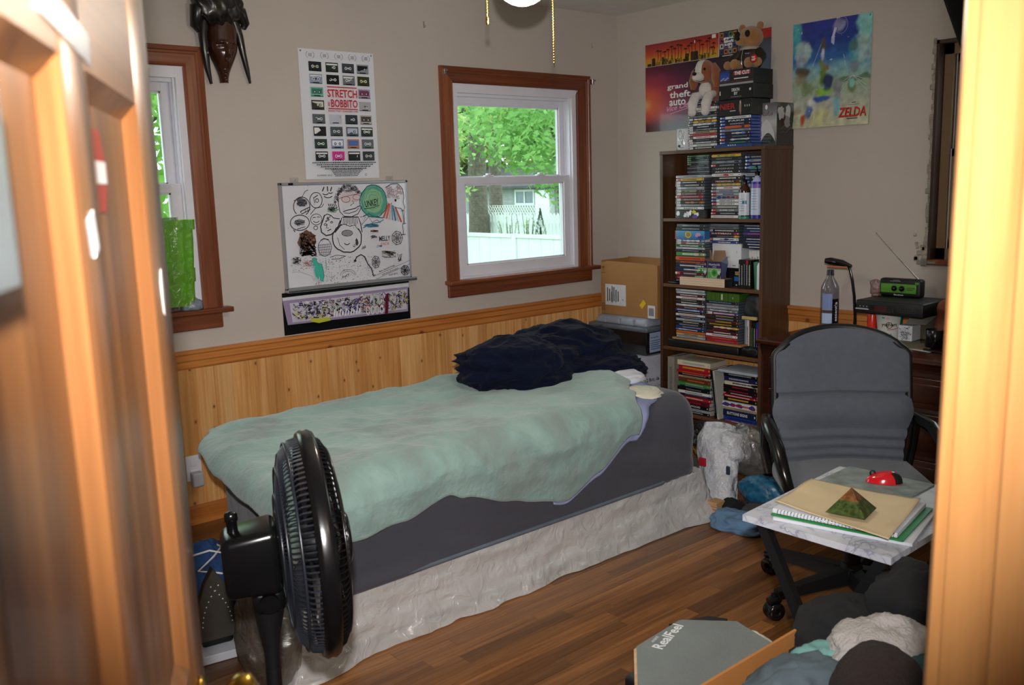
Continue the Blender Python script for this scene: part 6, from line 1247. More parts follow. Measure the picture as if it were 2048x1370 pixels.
m = MB(); m.rbox((-.158, -1.975, gz+.018), (-.15, -1.805, gz+.062), .004, 2); m.rbox((-.158, -1.985, gz+.06), (-.15, -1.967, gz+.072), .003, 2); build('green_face', m, mat('green_radio_face', '#4f8a2c', .35), t)
for y in (-1.872, -1.908): m = MB(); m.lathe([(.012, 0), (.0125, .003), (.009, .004), (.0085, .011), (0, .012)], (-.158, y, gz+.04), 20, axis=(-1, 0, 0)); build('dial', m, BLACKP, t)
m = MB(); m.cyl((-.13, -1.975, gz+.08), (-.12, -1.755, 1.185), .0022, .0012, 8); m.sphere((-.12, -1.755, 1.186), .0035, 8); build('antenna', m, CHROME, t)
p = Print((-.1585, -1.805, gz), (0, -1, 0), (0, 0, 1)); p.text('WEATHER', .125, .042, .04, .005, '#17230f', True); p.text('AM/FM', .128, .034, .026, .005, '#17230f', True)
for yy in (.067, .103): p.ring(yy, .04, .0145, .0145, .0012, '#1c2c12', 16)
p.done(t, 'face_print'); p = Print((-.1555, -1.8, gz), (0, -1, 0), (0, 0, 1)); p.text('Emerson', .07, .007, .045, .007, '#c8c8c8', True); p.rect(.05, .072, .05, .002, '#8a8a8a'); p.rect(.065, .077, .03, .002, '#8a8a8a'); p.done(t, 'maker_lettering')
m = MB(); softbox((-.16, -1.80, gz), (-.11, -1.745, gz+.075), .024, (14, 14, 14), lambda v: v+Vector((.006*nz(v.x*60, v.y*60, v.z*60), .010*nz(v.y*50, v.z*50, v.x*40), .0)), mb=m); m.rbox((-.19, -1.81, gz), (-.15, -1.775, gz+.012), .005, 2)
solid('crumpled_wrapper', m, glassmat('pinkish_wrapper', '#d8b8b4', .15, .5, '#a88884', .2, .8, 60), 'crumpled pinkish clear wrapper beside the green radio', 'wrapper', (-.14, -1.78, gz))
m = MB(); m.lathe([(0, 0), (.020, 0), (.022, .005), (.022, .105), (.018, .115), (.018, .12), (0, .12)], (-.215, -1.80, DZ+.0005), 24); solid('red_canister', m, mat('red_plastic', '#c82c18', .3), 'slim bright red canister left of the white tub on the desk', 'canister', (-.215, -1.80, DZ))
tx, ty = -.215, -1.885
t = thing('yogurt_tub', 'white yogurt tub with brown lettering under the black receiver', 'tub', (tx, ty, DZ)); m = MB(); m.lathe([(0, 0), (.046, 0), (.047, .003), (.060, .108), (.063, .110), (.063, .118), (.0, .119)], (tx, ty, DZ+.0005), 40); build('body', m, mat('white_tub_plastic', '#cfd2cc', .4, var=.02), t)
def tubw(p, x, y, k): a = math.radians(165)+x/.054; r_ = .0472+.013*y/.108+k; return Vector((tx+math.cos(a)*r_, ty+math.sin(a)*r_, DZ+y))
p = Print((0, 0, 0), (1, 0, 0), (0, 0, 1), fn=tubw); vs, fs, asp = textmesh('yoghurt', True)
for a in range(6): p.rect(.088+.004*a, .03, .004, .075, '#1c7048'); p.k -= p.step
p.up(); p.mb.add([p.P(.004+a*.068, .056+b*.022) for a, b in vs], fs, 0, lin('#4a3818')); p.up(); p.ring(.038, .066, .013, .014, .003, '#4a3818', 16); p.line([(.03+.006*k, .046+.0012*k*k*.1) for k in range(10)], .003, '#b04038')
p.ell(.02, .022, .007, .009, '#2c6a68'); p.ell(.045, .02, .006, .007, '#3c8a6a'); p.rect(.008, .098, .012, .005, '#3c8a5c'); p.ell(.032, .098, .006, .006, '#d8a0a0', 8); p.done(t, 'tub_print', PRTG)
t = thing('puzzle_box', 'small white box printed with tiny black puzzle pieces beside the tub', 'box', (-.225, -1.975, DZ)); m = MB(); m.rbox((-.25, -2.01, DZ+.0005), (-.17, -1.945, DZ+.07), .001, 1); build('body', m, mat('white_card_box', '#c9ccd2', .6), t)
p = Print((-.2503, -1.945, DZ), (0, -1, 0), (0, 0, 1)); r = random.Random(3)
for k in range(36): p.blob(r.uniform(.005, .06), r.uniform(.005, .065), .002, .002, '#26282c', k, .4, 6)
for k in range(8): p.line([(r.uniform(.008, .055), r.uniform(.01, .06)) for _ in range(3)], .0012, '#3a3c40')
p.ring(.022, .034, .006, .009, .0018, '#2c2c30', 8); p.line([(.035, .045), (.042, .035), (.034, .026), (.048, .026)], .002, '#2c2c30'); p.done(t, 'box_print')
t = thing('small_carton', 'small grey brown carton behind the printed white box, beneath the receiver', 'box', (-.14, -2.04, DZ)); m = MB(); m.rbox((-.165, -2.085, DZ+.0005), (-.09, -1.965, DZ+.118), .002, 1); build('body', m, mat('greyish_card', '#5c5040', .8), t)
m = MB(); m.prism([(-.17, -1.97, DZ+.112), (-.17, -2.08, DZ+.112), (-.245, -2.07, DZ+.082), (-.245, -1.975, DZ+.078)], (0, 0, .0015)); o = build('flap', m, mat('pale_card', '#9a9688', .7), t)
t = thing('paste_tube', 'squeezed white and red tube with blue cap lying on the desk', 'tube', (-.24, -1.81, DZ)); m = MB()
m.grid(16, 16, lambda u, v: Vector((-.235-.115*v*.3, -1.745-.13*v, DZ+.016-.010*v))+Vector((math.cos(u*2*PI)*(.014+.008*v), 0, math.sin(u*2*PI)*(.0155*(1-v)+.002))), closed_u=True); build('body', m, mat('white_tube', '#c4c6ce', .3), t)
m = MB(); m.cyl((-.228, -1.725, DZ+.016), (-.236, -1.748, DZ+.016), .011, .014, 16); build('cap', m, mat('blue_cap', '#232c70', .3), t)
m = MB(); m.rbox((-.29, -1.86, DZ+.011), (-.262, -1.79, DZ+.0135), .001, 1); build('red_stripe', m, mat('red_print', '#b02838', .3), t)
disc('bowl_base', 'dark round trivet in front of the lamp base', 'trivet', -.385, -1.868, DZ, .06, .008, mat('dark_rubber', '#19171a', .4))
def slab(name, label, cat, c, sx, sy, h_, ang_, mt, z=DZ):
    m = MB(); m.rbox((-sx/2, -sy/2, 0), (sx/2, sy/2, h_), min(.002, h_*.3), 1); return solid(name, m, mt, label, cat, (c[0], c[1], z+.0004), rot=(0, 0, ang_), world=False)
slab('cork_mat', 'thin tan mat lying under the papers on the right of the desk', 'mat', (-.36, -2.03), .16, .24, .003, .1, mat('tan_mat', '#7c6e54', .8))
slab('letter', 'loose white letter with red print in front of the tube', 'paper', (-.335, -1.87), .07, .14, .0012, .25, mat('letter_paper', '#bdbfc8', .6), DZ+.009)
slab('white_card', 'white card lying in front of the black mug on the desk', 'paper', (-.42, -2.13), .05, .13, .0015, -.25, mat('white_note', '#c8c8ce', .6), DZ+.0005)
slab('black_pen', 'black pen lying by the black mug near the door frame', 'pen', (-.45, -2.22), .012, .15, .01, -.3, BLACKP)
t = thing('black_mug', 'black mug on the desk by the door frame', 'mug', (-.33, -2.15, DZ)); m = MB(); m.lathe([(0, 0), (.036, 0), (.04, .004), (.04, .078), (.038, .08), (.036, .078), (.036, .01), (0, .008)], (-.33, -2.15, DZ+.0005), 28); build('body', m, BLACKP, t)
m = MB(); m.tube([(-.33, -2.19, DZ+.06), (-.33, -2.215, DZ+.05), (-.33, -2.215, DZ+.03), (-.33, -2.19, DZ+.02)], .005, 8); build('handle', m, BLACKP, t)
m = MB(); softbox((-.30, -2.55, DZ), (-.05, -2.115, DZ+.215), .06, (22, 26, 22), lambda v: v+Vector((.02*nz(v.x*9, v.y*9, v.z*12), .012*nz(v.y*12, v.z*14), .02*nz(v.y*12, v.x*8, v.z*9)*(1 if v.z > DZ+.05 else 0))), mb=m)
solid('leather_bag', m, mat('rust_leather', '#7c3a1c', .5, var=.25, bmp=.6, bscale=14, bdist=.02), 'slumped rust brown leather bag at the right end of the desk', 'bag', (-.18, -2.4, DZ))
# dark garment hanging by the ceiling in the right corner of the view
m = MB()
m.grid(30, 30, lambda u, v: Vector((-.03-.03*(1-abs(2*u-1))-.012*math.sin(u*22), (1-u)*(-1.895-.20*(1-v))+u*-2.42, 2.435-.51*(1-v))) if True else None)
solid('hanging_garment', m, mat('black_cloth', '#0b0a0b', .95), 'black cloth garment hanging over the top of the right window', 'garment', (-.04, -2.2, 1.8)); mod_solid(bpy.data.objects[-1] if False else [o for o in COL.objects if o.name == 'hanging_garment'][0], .01)
# ------------------------------------------------------------------ office chair
CX, CY = -1.45, -2.41; fa = math.radians(225)                      # azimuth it faces
FD = Vector((math.sin(fa), math.cos(fa), 0)); RT = Vector((FD.y, -FD.x, 0))   # RT: the sitter's right
def cp(r_, f_, z): return Vector((CX, CY, 0))+RT*r_+FD*f_+EZ*z
FAB = mat('grey_blue_chair_fabric', '#50555f', .9, var=.07, scale=40, bmp=.4, bscale=420, bdist=.002, sheen=.2)
t = thing('office_chair', 'grey upholstered office chair with black arms in front of the desk', 'chair', (CX, CY, 0))
def hw(z): k = (z-.44)/.45; return .205+.028*sm(.1, .45, k)-.0*k-(.045*sm(.84, 1.0, k)**2)
def backf(u, v, side):
    z = .43+.455*v+0*u; x = (u*2-1); w = hw(z); topc = (.035*(1-x*x)) if v > .8 else 0
    z += .035*sm(.7, 1, v)*(1-x*x)-.012*sm(.8, 1, v)*abs(x)**6
    lean = -.20-.07*v-.02*x*x*-1.5+.035*x*x
    puffv = .035*(1-abs(x)**4)*(1-.6*abs(2*v-1)**5)
    if side > 0:
        puffv += .028*math.exp(-((v-.44)/.12)**2)*(1-x**6)+(.012*abs(math.sin((v)*PI/.075)) if v < .30 else 0)-.020*math.exp(-((v-.575)/.014)**2)
        wv = w+.012*math.exp(-((v-.44)/.10)**2)
    else: wv = w; puffv = -.012
    return cp(x*wv, lean+puffv, z)
m = MB(); m.grid(40, 90, lambda u, v: backf(u, v, 1)); build('backrest', m, FAB, t)
m = MB(); m.grid(30, 40, lambda u, v: backf(u, v, -1)-FD*.012); eb = MB()
edge = [backf(0, v/30, -1) for v in range(31)]+[backf(u/20, 1, -1) for u in range(1, 20)]+[backf(1, 1-v/30, -1) for v in range(31)]
m.tube(edge, .013, 8); build('back_shell', m, BLACKM, t)
m = MB(); softbox((-.24, -.22, .37), (.24, .24, .46), .04, (20, 20, 8), lambda v: cp(v.x, v.y, v.z), mb=m); build('seat', m, FAB, t)
m = MB(); m.rbox((-.05, -.25, .34), (.05, .1, .37), .01, 2, fn=lambda v: cp(v.x, v.y, v.z)); m.tube([cp(0, -.22, .355), cp(0, -.29, .40), cp(0, -.285, .55)], [.03, .028, .02], 8); build('mechanism', m, BLACKM, t)
m = MB(); m.cyl((CX, CY, .10), (CX, CY, .36), .028, n=16); m.lathe([(.045, 0), (.04, .04), (.03, .06)], (CX, CY, .08), 16); build('gas_column', m, BLACKM, t)
for s_ in (-1, 1):
    m = MB(); m.tube([cp(s_*.215, -.245, .585), cp(s_*.262, -.19, .605), cp(s_*.275, -.06, .60), cp(s_*.27, .06, .565), cp(s_*.262, .12, .50), cp(s_*.24, .13, .42), cp(s_*.2, .10, .365)], [.016, .021, .023, .022, .02, .018, .016], 10)
    m.tube([cp(s_*.262, -.19, .60), cp(s_*.262, -.21, .50), cp(s_*.24, -.2, .40)], [.018, .015, .015], 10); build('armrest', m, BLACKP, t)
ba = math.atan2(-2.30-CY, -1.773-CX)
for k in range(5):
    a = ba+k*2*PI/5; d = Vector((math.cos(a), math.sin(a), 0)); q = Vector((CX, CY, 0)); n_ = Vector((-d.y, d.x, 0)); m = MB()
    m.add([q+d*.03+n_*w_+EZ*z for w_, z in ((-.028, .075), (.028, .075), (.022, .125), (-.022, .125))]+[q+d*.315+n_*w_+EZ*z for w_, z in ((-.018, .072), (.018, .072), (.014, .1), (-.014, .1))], [(0, 1, 5, 4), (1, 2, 6, 5), (2, 3, 7, 6), (3, 0, 4, 7), (4, 5, 6, 7), (3, 2, 1, 0)]); build('base_leg', m, BLACKM, t)
    c = q+d*.325; m = MB(); m.cyl(c+EZ*.05, c+EZ*.09, .01, n=8); m.lathe([(.012, -.024), (.029, -.022), (.031, -.016), (.031, -.004), (.026, -.002), (.026, .002), (.031, .004), (.031, .016), (.029, .022), (.012, .024)], c+EZ*.031, 20, axis=n_)
    m.tube([c+n_*0+EZ*.066+d*.022, c+EZ*.072, c+EZ*.066-d*.022], [.014, .018, .014], 8); build('caster', m, BLACKP, t)
# ------------------------------------------------------------------ tray table
T0, T1, T2, T3 = (-2.487, -2.688), (-1.985, -2.655), (-1.945, -3.05), (-2.487, -3.061)
MARB = None
def marble():
    m, nt, b = newmat('marble_laminate'); v = coords(nt, (1, 1, 1)); n = nd(nt, 'ShaderNodeTexNoise', i_Scale=7.0, i_Detail=9.0, i_Distortion=2.2); nt.links.new(v, n.inputs['Vector'])
    nt.links.new(ramp(nt, n.outputs['Fac'], [(.40, '#c2c4cc'), (.485, '#b4b6c0'), (.5, '#84879a'), (.515, '#bcbec6'), (.7, '#c8cad0')]), b.inputs['Base Color']); b.inputs['Roughness'].default_value = .3; return m
t = thing('tray_table', 'folding tray table with grey veined marble top and black X legs', 'table', (-2.23, -2.87, 0)); TZ = .66
m = MB(); m.prism([(x, y, TZ-.016) for x, y in (T3, T2, T1, T0)], (0, 0, .016)); build('tabletop', m, marble(), t)
for x in (-2.43, -2.03):
    e = .0 if x < -2.2 else .03
    for y0_, y1_, o in ((-2.70, -3.03, 0), (-3.03, -2.70, e or -.03)):
        m = MB(); d = Vector((0, y1_-y0_, -(TZ-.02))); m.tube([(x+o*.8, y0_, TZ-.018), (x+o*.8, y1_, .012)], .017, 4, sm=False); build('leg', m, BLACKM, t)
for y, z, a, b in ((-2.71, TZ-.03, -2.43, -2.0), (-3.02, TZ-.03, -2.45, -2.03), (-2.72, .06, -2.45, -2.0), (-3.0, .06, -2.43, -2.03), (-2.8, .2, -2.44, -2.03)): m = MB(); m.rbox((a, y-.012, z-.012), (b, y+.012, z+.012), .003, 1); build('crossbar', m, BLACKM, t)
slab('mouse_pad', 'grey green mouse pad at the back of the marble tray table', 'mouse pad', (-2.075, -2.80), .20, .235, .004, .03, mat('mottled_mouse_pad', '#76807c', .7, var=.35, scale=22), TZ)
p_ = (-2.045, -2.815, TZ+.0048)
t = thing('computer_mouse', 'red and black wireless mouse on the mouse pad', 'mouse', p_)
def mo(s_, z0=0): 
    def g(u, v):
        a = u*2*PI; x = math.cos(a)*.028*v; y = math.sin(a)*.046*v; h_ = .029*math.sqrt(max(0, 1-v*v))*(1-.25*math.sin(a)*v); return Vector((p_[0]+x*math.cos(.55)-y*math.sin(.55), p_[1]+x*math.sin(.55)+y*math.cos(.55), p_[2]+.001+h_))
    return g
m = MB(); m.grid(32, 12, mo(1), closed_u=True); build('shell', m, mat('red_gloss', '#c01822', .15, coat=.5), t)
m = MB(); g_ = mo(1)
for a0, a1 in ((.60, .82),): m.grid(14, 10, lambda u, v: g_(a0+(a1-a0)*u, .55+.45*v)+EZ*.0012+Vector((-.001, 0, 0)))
build('grip', m, BLACKM, t); m = MB(); m.lathe([(.004, -.004), (.008, -.003), (.008, .003), (.004, .004)], Vector(g_(.0+.25*0+.5*0+.24, .62))+EZ*.002, 16, axis=(1, .6, 0)); build('scroll_wheel', m, BLACKM, t)
# notebooks and loose sheets
nb = Vector((-2.318, -2.872, TZ)); na = math.radians(11)
def nslab(name, label, cat, sx, sy, z0, z1, ang_, mt, dx=0, dy=0, wav=0):
    m = MB(); m.grid(20, 20, lambda u, v: Vector(((u-.5)*sx, (v-.5)*sy, z1-z0+wav*nz(u*3, v*3, z0*50)))); m.grid(20, 20, lambda u, v: Vector(((u-.5)*sx, (v-.5)*sy, 0)))
    m.box((-sx/2, -sy/2, 0), (sx/2, sy/2, (z1-z0)*.98)); return solid(name, m, mt, label, cat, (nb.x+dx, nb.y+dy, TZ+z0), rot=(0, 0, ang_), world=False)
PAP = mat('white_paper', '#c9ccd4', .7, var=.02); 
nslab('paper_stack', 'white paper stack lowest under the green folder on the tray table', 'papers', .25, .31, .0005, .008, na+.04, PAP, .005, -.012)
nslab('green_folder', 'bright green folder between the white papers and the notebook', 'folder', .245, .30, .0085, .0125, na, mat('green_folder', '#157a34', .4), .002, -.004)
t = thing('spiral_notebook', 'white spiral notebook on the green folder', 'notebook', (nb.x-.002, nb.y+.002, TZ+.013)); NR = Matrix.Translation(nb) @ Matrix.Rotation(na, 4, 'Z'); m = MB(); m.rbox((-.115, -.14, .013), (.12, .145, .024), .001, 1, fn=lambda v: NR @ v); build('pages', m, PAP, t)
m = MB()
for k in range(34): m.lathe([(.0055, 0), (.0068, .001), (.0055, .002)], NR @ Vector((-.116, -.135+k*.008, .0185)), 8, axis=(-math.sin(na), math.cos(na), 0))
build('spiral_wire', m, CHROME, t)
m = MB(); MAN = mat('manila_paper', '#c9b48e', .7, var=.04, scale=5)
def manf(u, v):
    q = Vector((-2.46, -3.04)).lerp(Vector((-2.178, -2.975)), u).lerp(Vector((-2.425, -2.735)).lerp(Vector((-2.205, -2.70)), u), v); return Vector((q.x, q.y, TZ+.0255+.006*max(0, nz(u*2.2+3, v*2.6))+.006*sm(.12, 0, v)*u+.003*sm(.1, 0, u)))
m.grid(30, 30, manf); o = solid('manila_sheet', m, MAN, 'wrinkled manila sheet topping the notebooks on the tray table', 'paper', (nb.x, nb.y, TZ+.0255)); mod_solid(o, .001)
# resin pyramid
t = thing('resin_pyramid', 'green and copper resin pyramid sitting on the manila sheet', 'pyramid', (-2.365, -2.905, TZ+.032)); pr = MB(); c = Vector((-2.365, -2.90, TZ+.0335)); hh = .052; w_ = .047; ang_ = math.radians(12)
bs = [c+Vector((math.cos(ang_+PI/4+k*PI/2)*w_*1.35, math.sin(ang_+PI/4+k*PI/2)*w_*1.35, 0)) for k in range(4)]; ap = c+EZ*hh*1.05
q = [b.lerp(ap, .52) for b in bs]
pr.add(bs+q, [(0, 1, 5, 4), (1, 2, 6, 5), (2, 3, 7, 6), (3, 0, 4, 7), (3, 2, 1, 0)])
GR = mat('green_flake_resin', '#3c4a22', .15, var=.6, scale=90, coat=.6); build('green_layer', pr, GR, t)
pr = MB(); pr.add(q+[ap], [(0, 1, 4), (1, 2, 4), (2, 3, 4), (3, 0, 4)]); build('copper_layer', pr, mat('copper_flake_resin', '#6a4426', .15, var=.5, scale=90, coat=.6), t)
# ------------------------------------------------------------------ standing fan
FC = Vector((-3.484, -2.433, .803)); AZ = math.radians(112); FA = Vector((math.sin(AZ), math.cos(AZ), .03)).normalized(); FS = Vector((-FA.y, FA.x, 0)).normalized(); FU = FA.cross(FS); FU = FU if FU.z > 0 else -FU
def fp(a, x, y): return FC+FA*(a-.004)+FS*x+FU*y
t = thing('standing_fan', 'black oscillating standing fan turned toward the bed', 'fan', (FC.x-.12, FC.y+.0, 0))
R0 = .205
def wire(m, prof, n, r_=.0013, tw=0, off=0, sides=4):
    for k in range(n):
        a = 2*PI*(k+off)/n; m.tube([fp(h_, rr*math.cos(a+tw*i/len(prof)), rr*math.sin(a+tw*i/len(prof))) for i, (rr, h_) in enumerate(prof)], r_, sides, caps=False, sm=False)
def ringm(m, rr, h_, w_, n=64, s=6): m.tube([fp(h_, rr*math.cos(2*PI*k/n), rr*math.sin(2*PI*k/n)) for k in range(n)], w_, s, closed=True)
m = MB(); m.lathe([(R0-.006, -.017), (R0+.004, -.015), (R0+.009, -.007), (R0+.007, 0), (R0+.009, .007), (R0+.004, .015), (R0-.006, .017), (R0-.006, -.017)], fp(0, 0, 0), 96, axis=FA); build('rim_ring', m, BLACKP, t)
rear = [(R0-.004, -.012), (R0-.008, -.032), (R0-.03, -.052), (.13, -.062), (.055, -.07)]
m = MB(); wire(m, rear, 110, .0018); ringm(m, R0-.012, -.040, .0028); ringm(m, .15, -.060, .0026); ringm(m, .10, -.067, .0026); build('rear_grille', m, mat('dusty_black_wire', '#1d2026', .3), t)
m = MB(); m.lathe([(.03, -.078), (.07, -.076), (.075, -.07), (.07, -.062), (.02, -.062)], FC, 32, axis=FA); build('rear_hub', m, BLACKP, t)
front = [(R0-.004, .012), (R0-.012, .026), (.17, .038), (.12, .046), (.05, .052)]
m = MB(); wire(m, front, 100, .0016); ringm(m, R0-.03, .036, .0024); ringm(m, .13, .044, .0024); build('front_grille', m, BLACKP, t)
m = MB(); m.lathe([(0, .05), (.05, .048), (.052, .053), (.045, .058), (0, .06)], FC, 28, axis=FA); build('front_badge', m, BLACKP, t)
m = MB(); m.lathe([(.0, -.03), (.035, -.03), (.035, .02), (.02, .035), (0, .038)], FC, 24, axis=FA); build('blade_hub', m, BLACKM, t)
for k in range(5):
    a0 = 2*PI*k/5; m = MB(); m.grid(10, 10, lambda u, v: fp(.028*(u-.5)*(1.2-v*.4), (.03+.155*v)*math.cos(a0+(u-.5)*(.9+.25*v)), (.03+.155*v)*math.sin(a0+(u-.5)*(.9+.25*v)))); o = build('blade', m, mat('smoke_blade', '#1b1c1f', .3), t)
def fb(v): return fp(v.x, v.y, v.z)
m = MB(); m.rbox((-.172, -.052, -.070), (-.07, .052, .045), .016, 4, fn=lambda v: fb(Vector((v.x, v.y*(1+.10*(v.x+.12)/.06), v.z+(.012 if v.z > 0 else 0)*(v.x+.17)/.1)))); build('motor_housing', m, BLACKP, t)
m = MB(); m.lathe([(.010, 0), (.010, .022), (.012, .024), (.012, .036), (.009, .040), (0, .042)], fp(-.148, 0, .045), 16, axis=FU); build('oscillation_knob', m, BLACKP, t)
nk = fp(-.098, 0, -.062)
m = MB(); m.rbox((-.128, -.03, -.115), (-.068, .03, -.068), .012, 3, fn=fb); m.cyl(fp(-.098, -.042, -.09), fp(-.098, .042, -.09), .018, n=16); build('tilt_joint', m, BLACKP, t)
m = MB(); m.lathe([(.013, -.09), (.015, -.04), (.02, 0), (.03, .05)], Vector((nk.x, nk.y, nk.z-.10)), 18); m.cyl((nk.x, nk.y, .02), (nk.x, nk.y, nk.z-.17), .0145, n=18); build('pole', m, BLACKM, t)
m = MB(); m.lathe([(.02, .0), (.024, .01), (.024, .07), (.018, .09)], (nk.x, nk.y, .30), 18); build('height_collar', m, BLACKP, t)
m = MB(); m.lathe([(0, 0), (.19, 0), (.2, .008), (.19, .018), (.06, .034), (.03, .05), (0, .05)], (nk.x, nk.y, .0005), 48); build('base', m, BLACKM, t)
# ------------------------------------------------------------------ foot of the bed corner
DEN = mat('denim_cloth', '#1f3f70', .9, var=.3, scale=14, bmp=.7, bscale=30, bdist=.015)
def heap(name, label, cat, c, rx, ry, rz, seed, mt, amp=.12, freq=2.0, n=(64, 34), zmin=.001, hang=None):
    m = MB()
    def g(u, v):
        a = u*2*PI; b = v*PI; d = Vector((math.sin(b)*math.cos(a), math.sin(b)*math.sin(a), math.cos(b)))
        k = 1+amp*(1.2*nz(d.x*freq+seed, d.y*freq, d.z*freq)+.9*(.5-abs(nz(d.x*freq*1.8+seed, d.y*freq*1.8, d.z*freq*2)))+.3*nz(d.x*freq*5, d.y*freq*5+seed, d.z*freq*5)); p = Vector(c)+Vector((d.x*rx, d.y*ry, d.z*rz))*k
        p.z = max(p.z, zmin); return p
    m.grid(n[0], n[1], g, closed_u=True); return solid(name, m, mt, label, cat, (c[0], c[1], zmin))
heap('folded_jeans', 'heap of dark blue jeans on the floor at the foot of the bed', 'jeans', (-3.13, -.99, .09), .14, .19, .17, 2, DEN, .18, 2.2)
m = MB(); m.tube([(-3.3, -.98, .25), (-3.16, -.93, .262), (-3.10, -.96, .262), (-3.10, -1.0, .265), (-3.155, -1.06, .262), (-3.22, -1.09, .24), (-3.17, -1.12, .23), (-3.09, -1.14, .2), (-3.03, -1.19, .13), (-3.01, -1.24, .05), (-3.06, -1.30, .006), (-3.14, -1.33, .005)], .0038, 6)
t = thing('white_cable', 'white power cable with plug trailing over the jeans', 'cable', (-3.15, -1.1, .0)); WC = mat('cream_cord', '#d2cfc8', .4); build('cord', m, WC, t)
m = MB(); m.tube([(-3.22, -1.02, .27), (-3.15, -1.02, .272), (-3.11, -1.06, .262), (-3.115, -1.13, .225), (-3.125, -1.165, .19)], .0038, 6); build('cord', m, WC, t)
m = MB(); m.tube([(-3.125, -1.16, .195), (-3.127, -1.185, .18), (-3.13, -1.20, .165)], [.007, .011, .009], 10); [m.cyl((-3.13+o, -1.20, .166), (-3.132+o, -1.22, .15), .0015, n=6) for o in (-.004, .005)]; build('plug', m, WC, t)
# clothes iron standing on its heel, showing the sole plate
t = thing('clothes_iron', 'clothes iron standing upright on its heel with grey holed soleplate', 'iron', (-3.25, -1.17, .03))
io = Vector((-3.225, -1.225, .030)); iu = Vector((.985, -.17, 0)).normalized(); inn = Vector((iu.y, -iu.x, 0)).normalized()
def ip(x, z, d): return io+iu*x+EZ*z-inn*-d
sole = [(-.058, .03), (.058, .03), (.062, .09), (.052, .15), (.03, .215), (.0, .262), (-.03, .215), (-.052, .15), (-.062, .09)]
m = MB(); m.prism([ip(x, z, 0) for x, z in sole], inn*.008); build('soleplate', m, mat('worn_soleplate', '#5c5852', .35, metal=.6, var=.15), t)
m = MB()
for k in range(9):
    for s_ in (-1, 1): x = s_*(.046-.0002*k*k*4-.0008*k); z = .08+.016*k; m.lathe([(0, 0), (.0024, 0), (.0024, .0008), (0, .0008)], ip(x, z, -.0)+inn*.008, 8, axis=inn)
build('steam_hole', m, mat('steam_hole_dots', '#d8d0c0', .5), t)['kind'] = 'stuff'
m = MB(); m.prism([ip(x*.98, z, 0) for x, z in sole], -inn*.03); m.rbox((-.05, .0, .002), (.05, .09, .05), .01, 2, fn=lambda v: ip(v.x, v.z, 0)-inn*(v.y+.004)); m.tube([ip(0, .04, 0)-inn*.09, ip(0, .12, 0)-inn*.1, ip(0, .2, 0)-inn*.07, ip(0, .22, 0)-inn*.03], .014, 8); build('housing', m, BLACKM, t)
slab('paper_box', 'small white card box on the floor below the iron', 'box', (-3.23, -1.205), .17, .13, .028, -.17, PAP, .0)
# smoky clear bag beside
def bagm(u, v):
    a = u*2*PI; b = v*PI; d = Vector((math.sin(b)*math.cos(a), math.sin(b)*math.sin(a), math.cos(b))); k = 1+.12*nz(d.x*3, d.y*3, d.z*3)+.04*nz(d.x*12, d.y*12, d.z*12); p = Vector((-3.17, -1.47, .13))+Vector((d.x*.085, d.y*.14, d.z*.17))*k; p.z = max(p.z, .002); return p
m = MB(); m.grid(50, 30, bagm, closed_u=True); solid('clear_bag', m, glassmat('clear_bag_film', '#d8d4cc', .16, .22, '#8a8680', .1, .9, 30), 'empty clear plastic bag at the foot corner of the bed', 'bag', (-3.17, -1.47, 0))
# outlet and charger
t = thing('wall_outlet', 'white wall outlet plate low on the pine boards', 'outlet', (-2.79, -.013, .28)); m = MB(); m.rbox((-2.835, -.02, .205), (-2.765, -.0125, .32), .003, 2); build('plate', m, WHITE, t); m = MB(); [m.rbox((-2.815, -.0225, z), (-2.785, -.0195, z+.03), .004, 2) for z in (.225, .27)]; build('socket', m, WHITE, t)
t = thing('power_adapter', 'white plug adapter pushed into the wall outlet', 'adapter', (-2.8, -.045, .2)); m = MB(); m.rbox((-2.825, -.065, .185), (-2.775, -.0228, .25), .008, 3); build('body', m, mat('greyish_white_plastic', '#a8a8ae', .4), t)
# ------------------------------------------------------------------ left window sill
sx_, sy_ = -2.83, -.02
GT = glassmat('green_cellophane', '#a4e83a', .12, .5, '#7cbc20', .12, .8, 22)
t = thing('green_wrapped_vase', 'vase wrapped in bright green cellophane on the left window sill', 'vase', (sx_, sy_-.01, .967))
def vf(r0, s_): 
    def g(u, v): a = u*2*PI; rr = (r0+.012*sm(.1, .9, v))*(1+.05*math.sin(9*a)+.02*nz(u*9, v*5)); return Vector((sx_+math.cos(a)*rr*1.1, sy_-.012+math.sin(a)*rr*.45, .99+.36*v))
    return g
m = MB(); m.grid(60, 20, vf(.088, 1), closed_u=True); build('wrap', m, GT, t)
m = MB(); m.grid(60, 5, lambda u, v: vf(.098, 1)(u, .9+.115*v), closed_u=True); build('top_band', m, GT, t); m = MB(); m.grid(60, 5, lambda u, v: vf(.093, 1)(u, .28+.16*v), closed_u=True); build('lower_band', m, GT, t)
m = MB(); m.lathe([(0, 0), (.05, 0), (.052, .01), (.045, .34), (.052, .40), (.049, .40), (.042, .33), (.046, .014), (0, .012)], (sx_, sy_-.012, .9675), 28, sq=(1, .6)); build('glass_vase', m, glassmat('vase_glass', '#eef4f0', .2, .06, '#c8d0d0', .03), t)
heap('plastic_pouch', 'crumpled clear and white plastic pouch lying on the left window sill', 'pouch', (-2.755, -.035, .985), .05, .028, .035, 5, glassmat('milky_pouch', '#d0d8e0', .12, .6, '#8a94a4', .15, .5, 40), .2, 2, (30, 18), .9675)
heap('red_packet', 'red packet tucked behind the clear pouch on the window sill', 'packet', (-2.84, -.035, .985), .045, .022, .03, 7, mat('deep_red_foil', '#6a1420', .4), .15, 2, (24, 14), .9675)
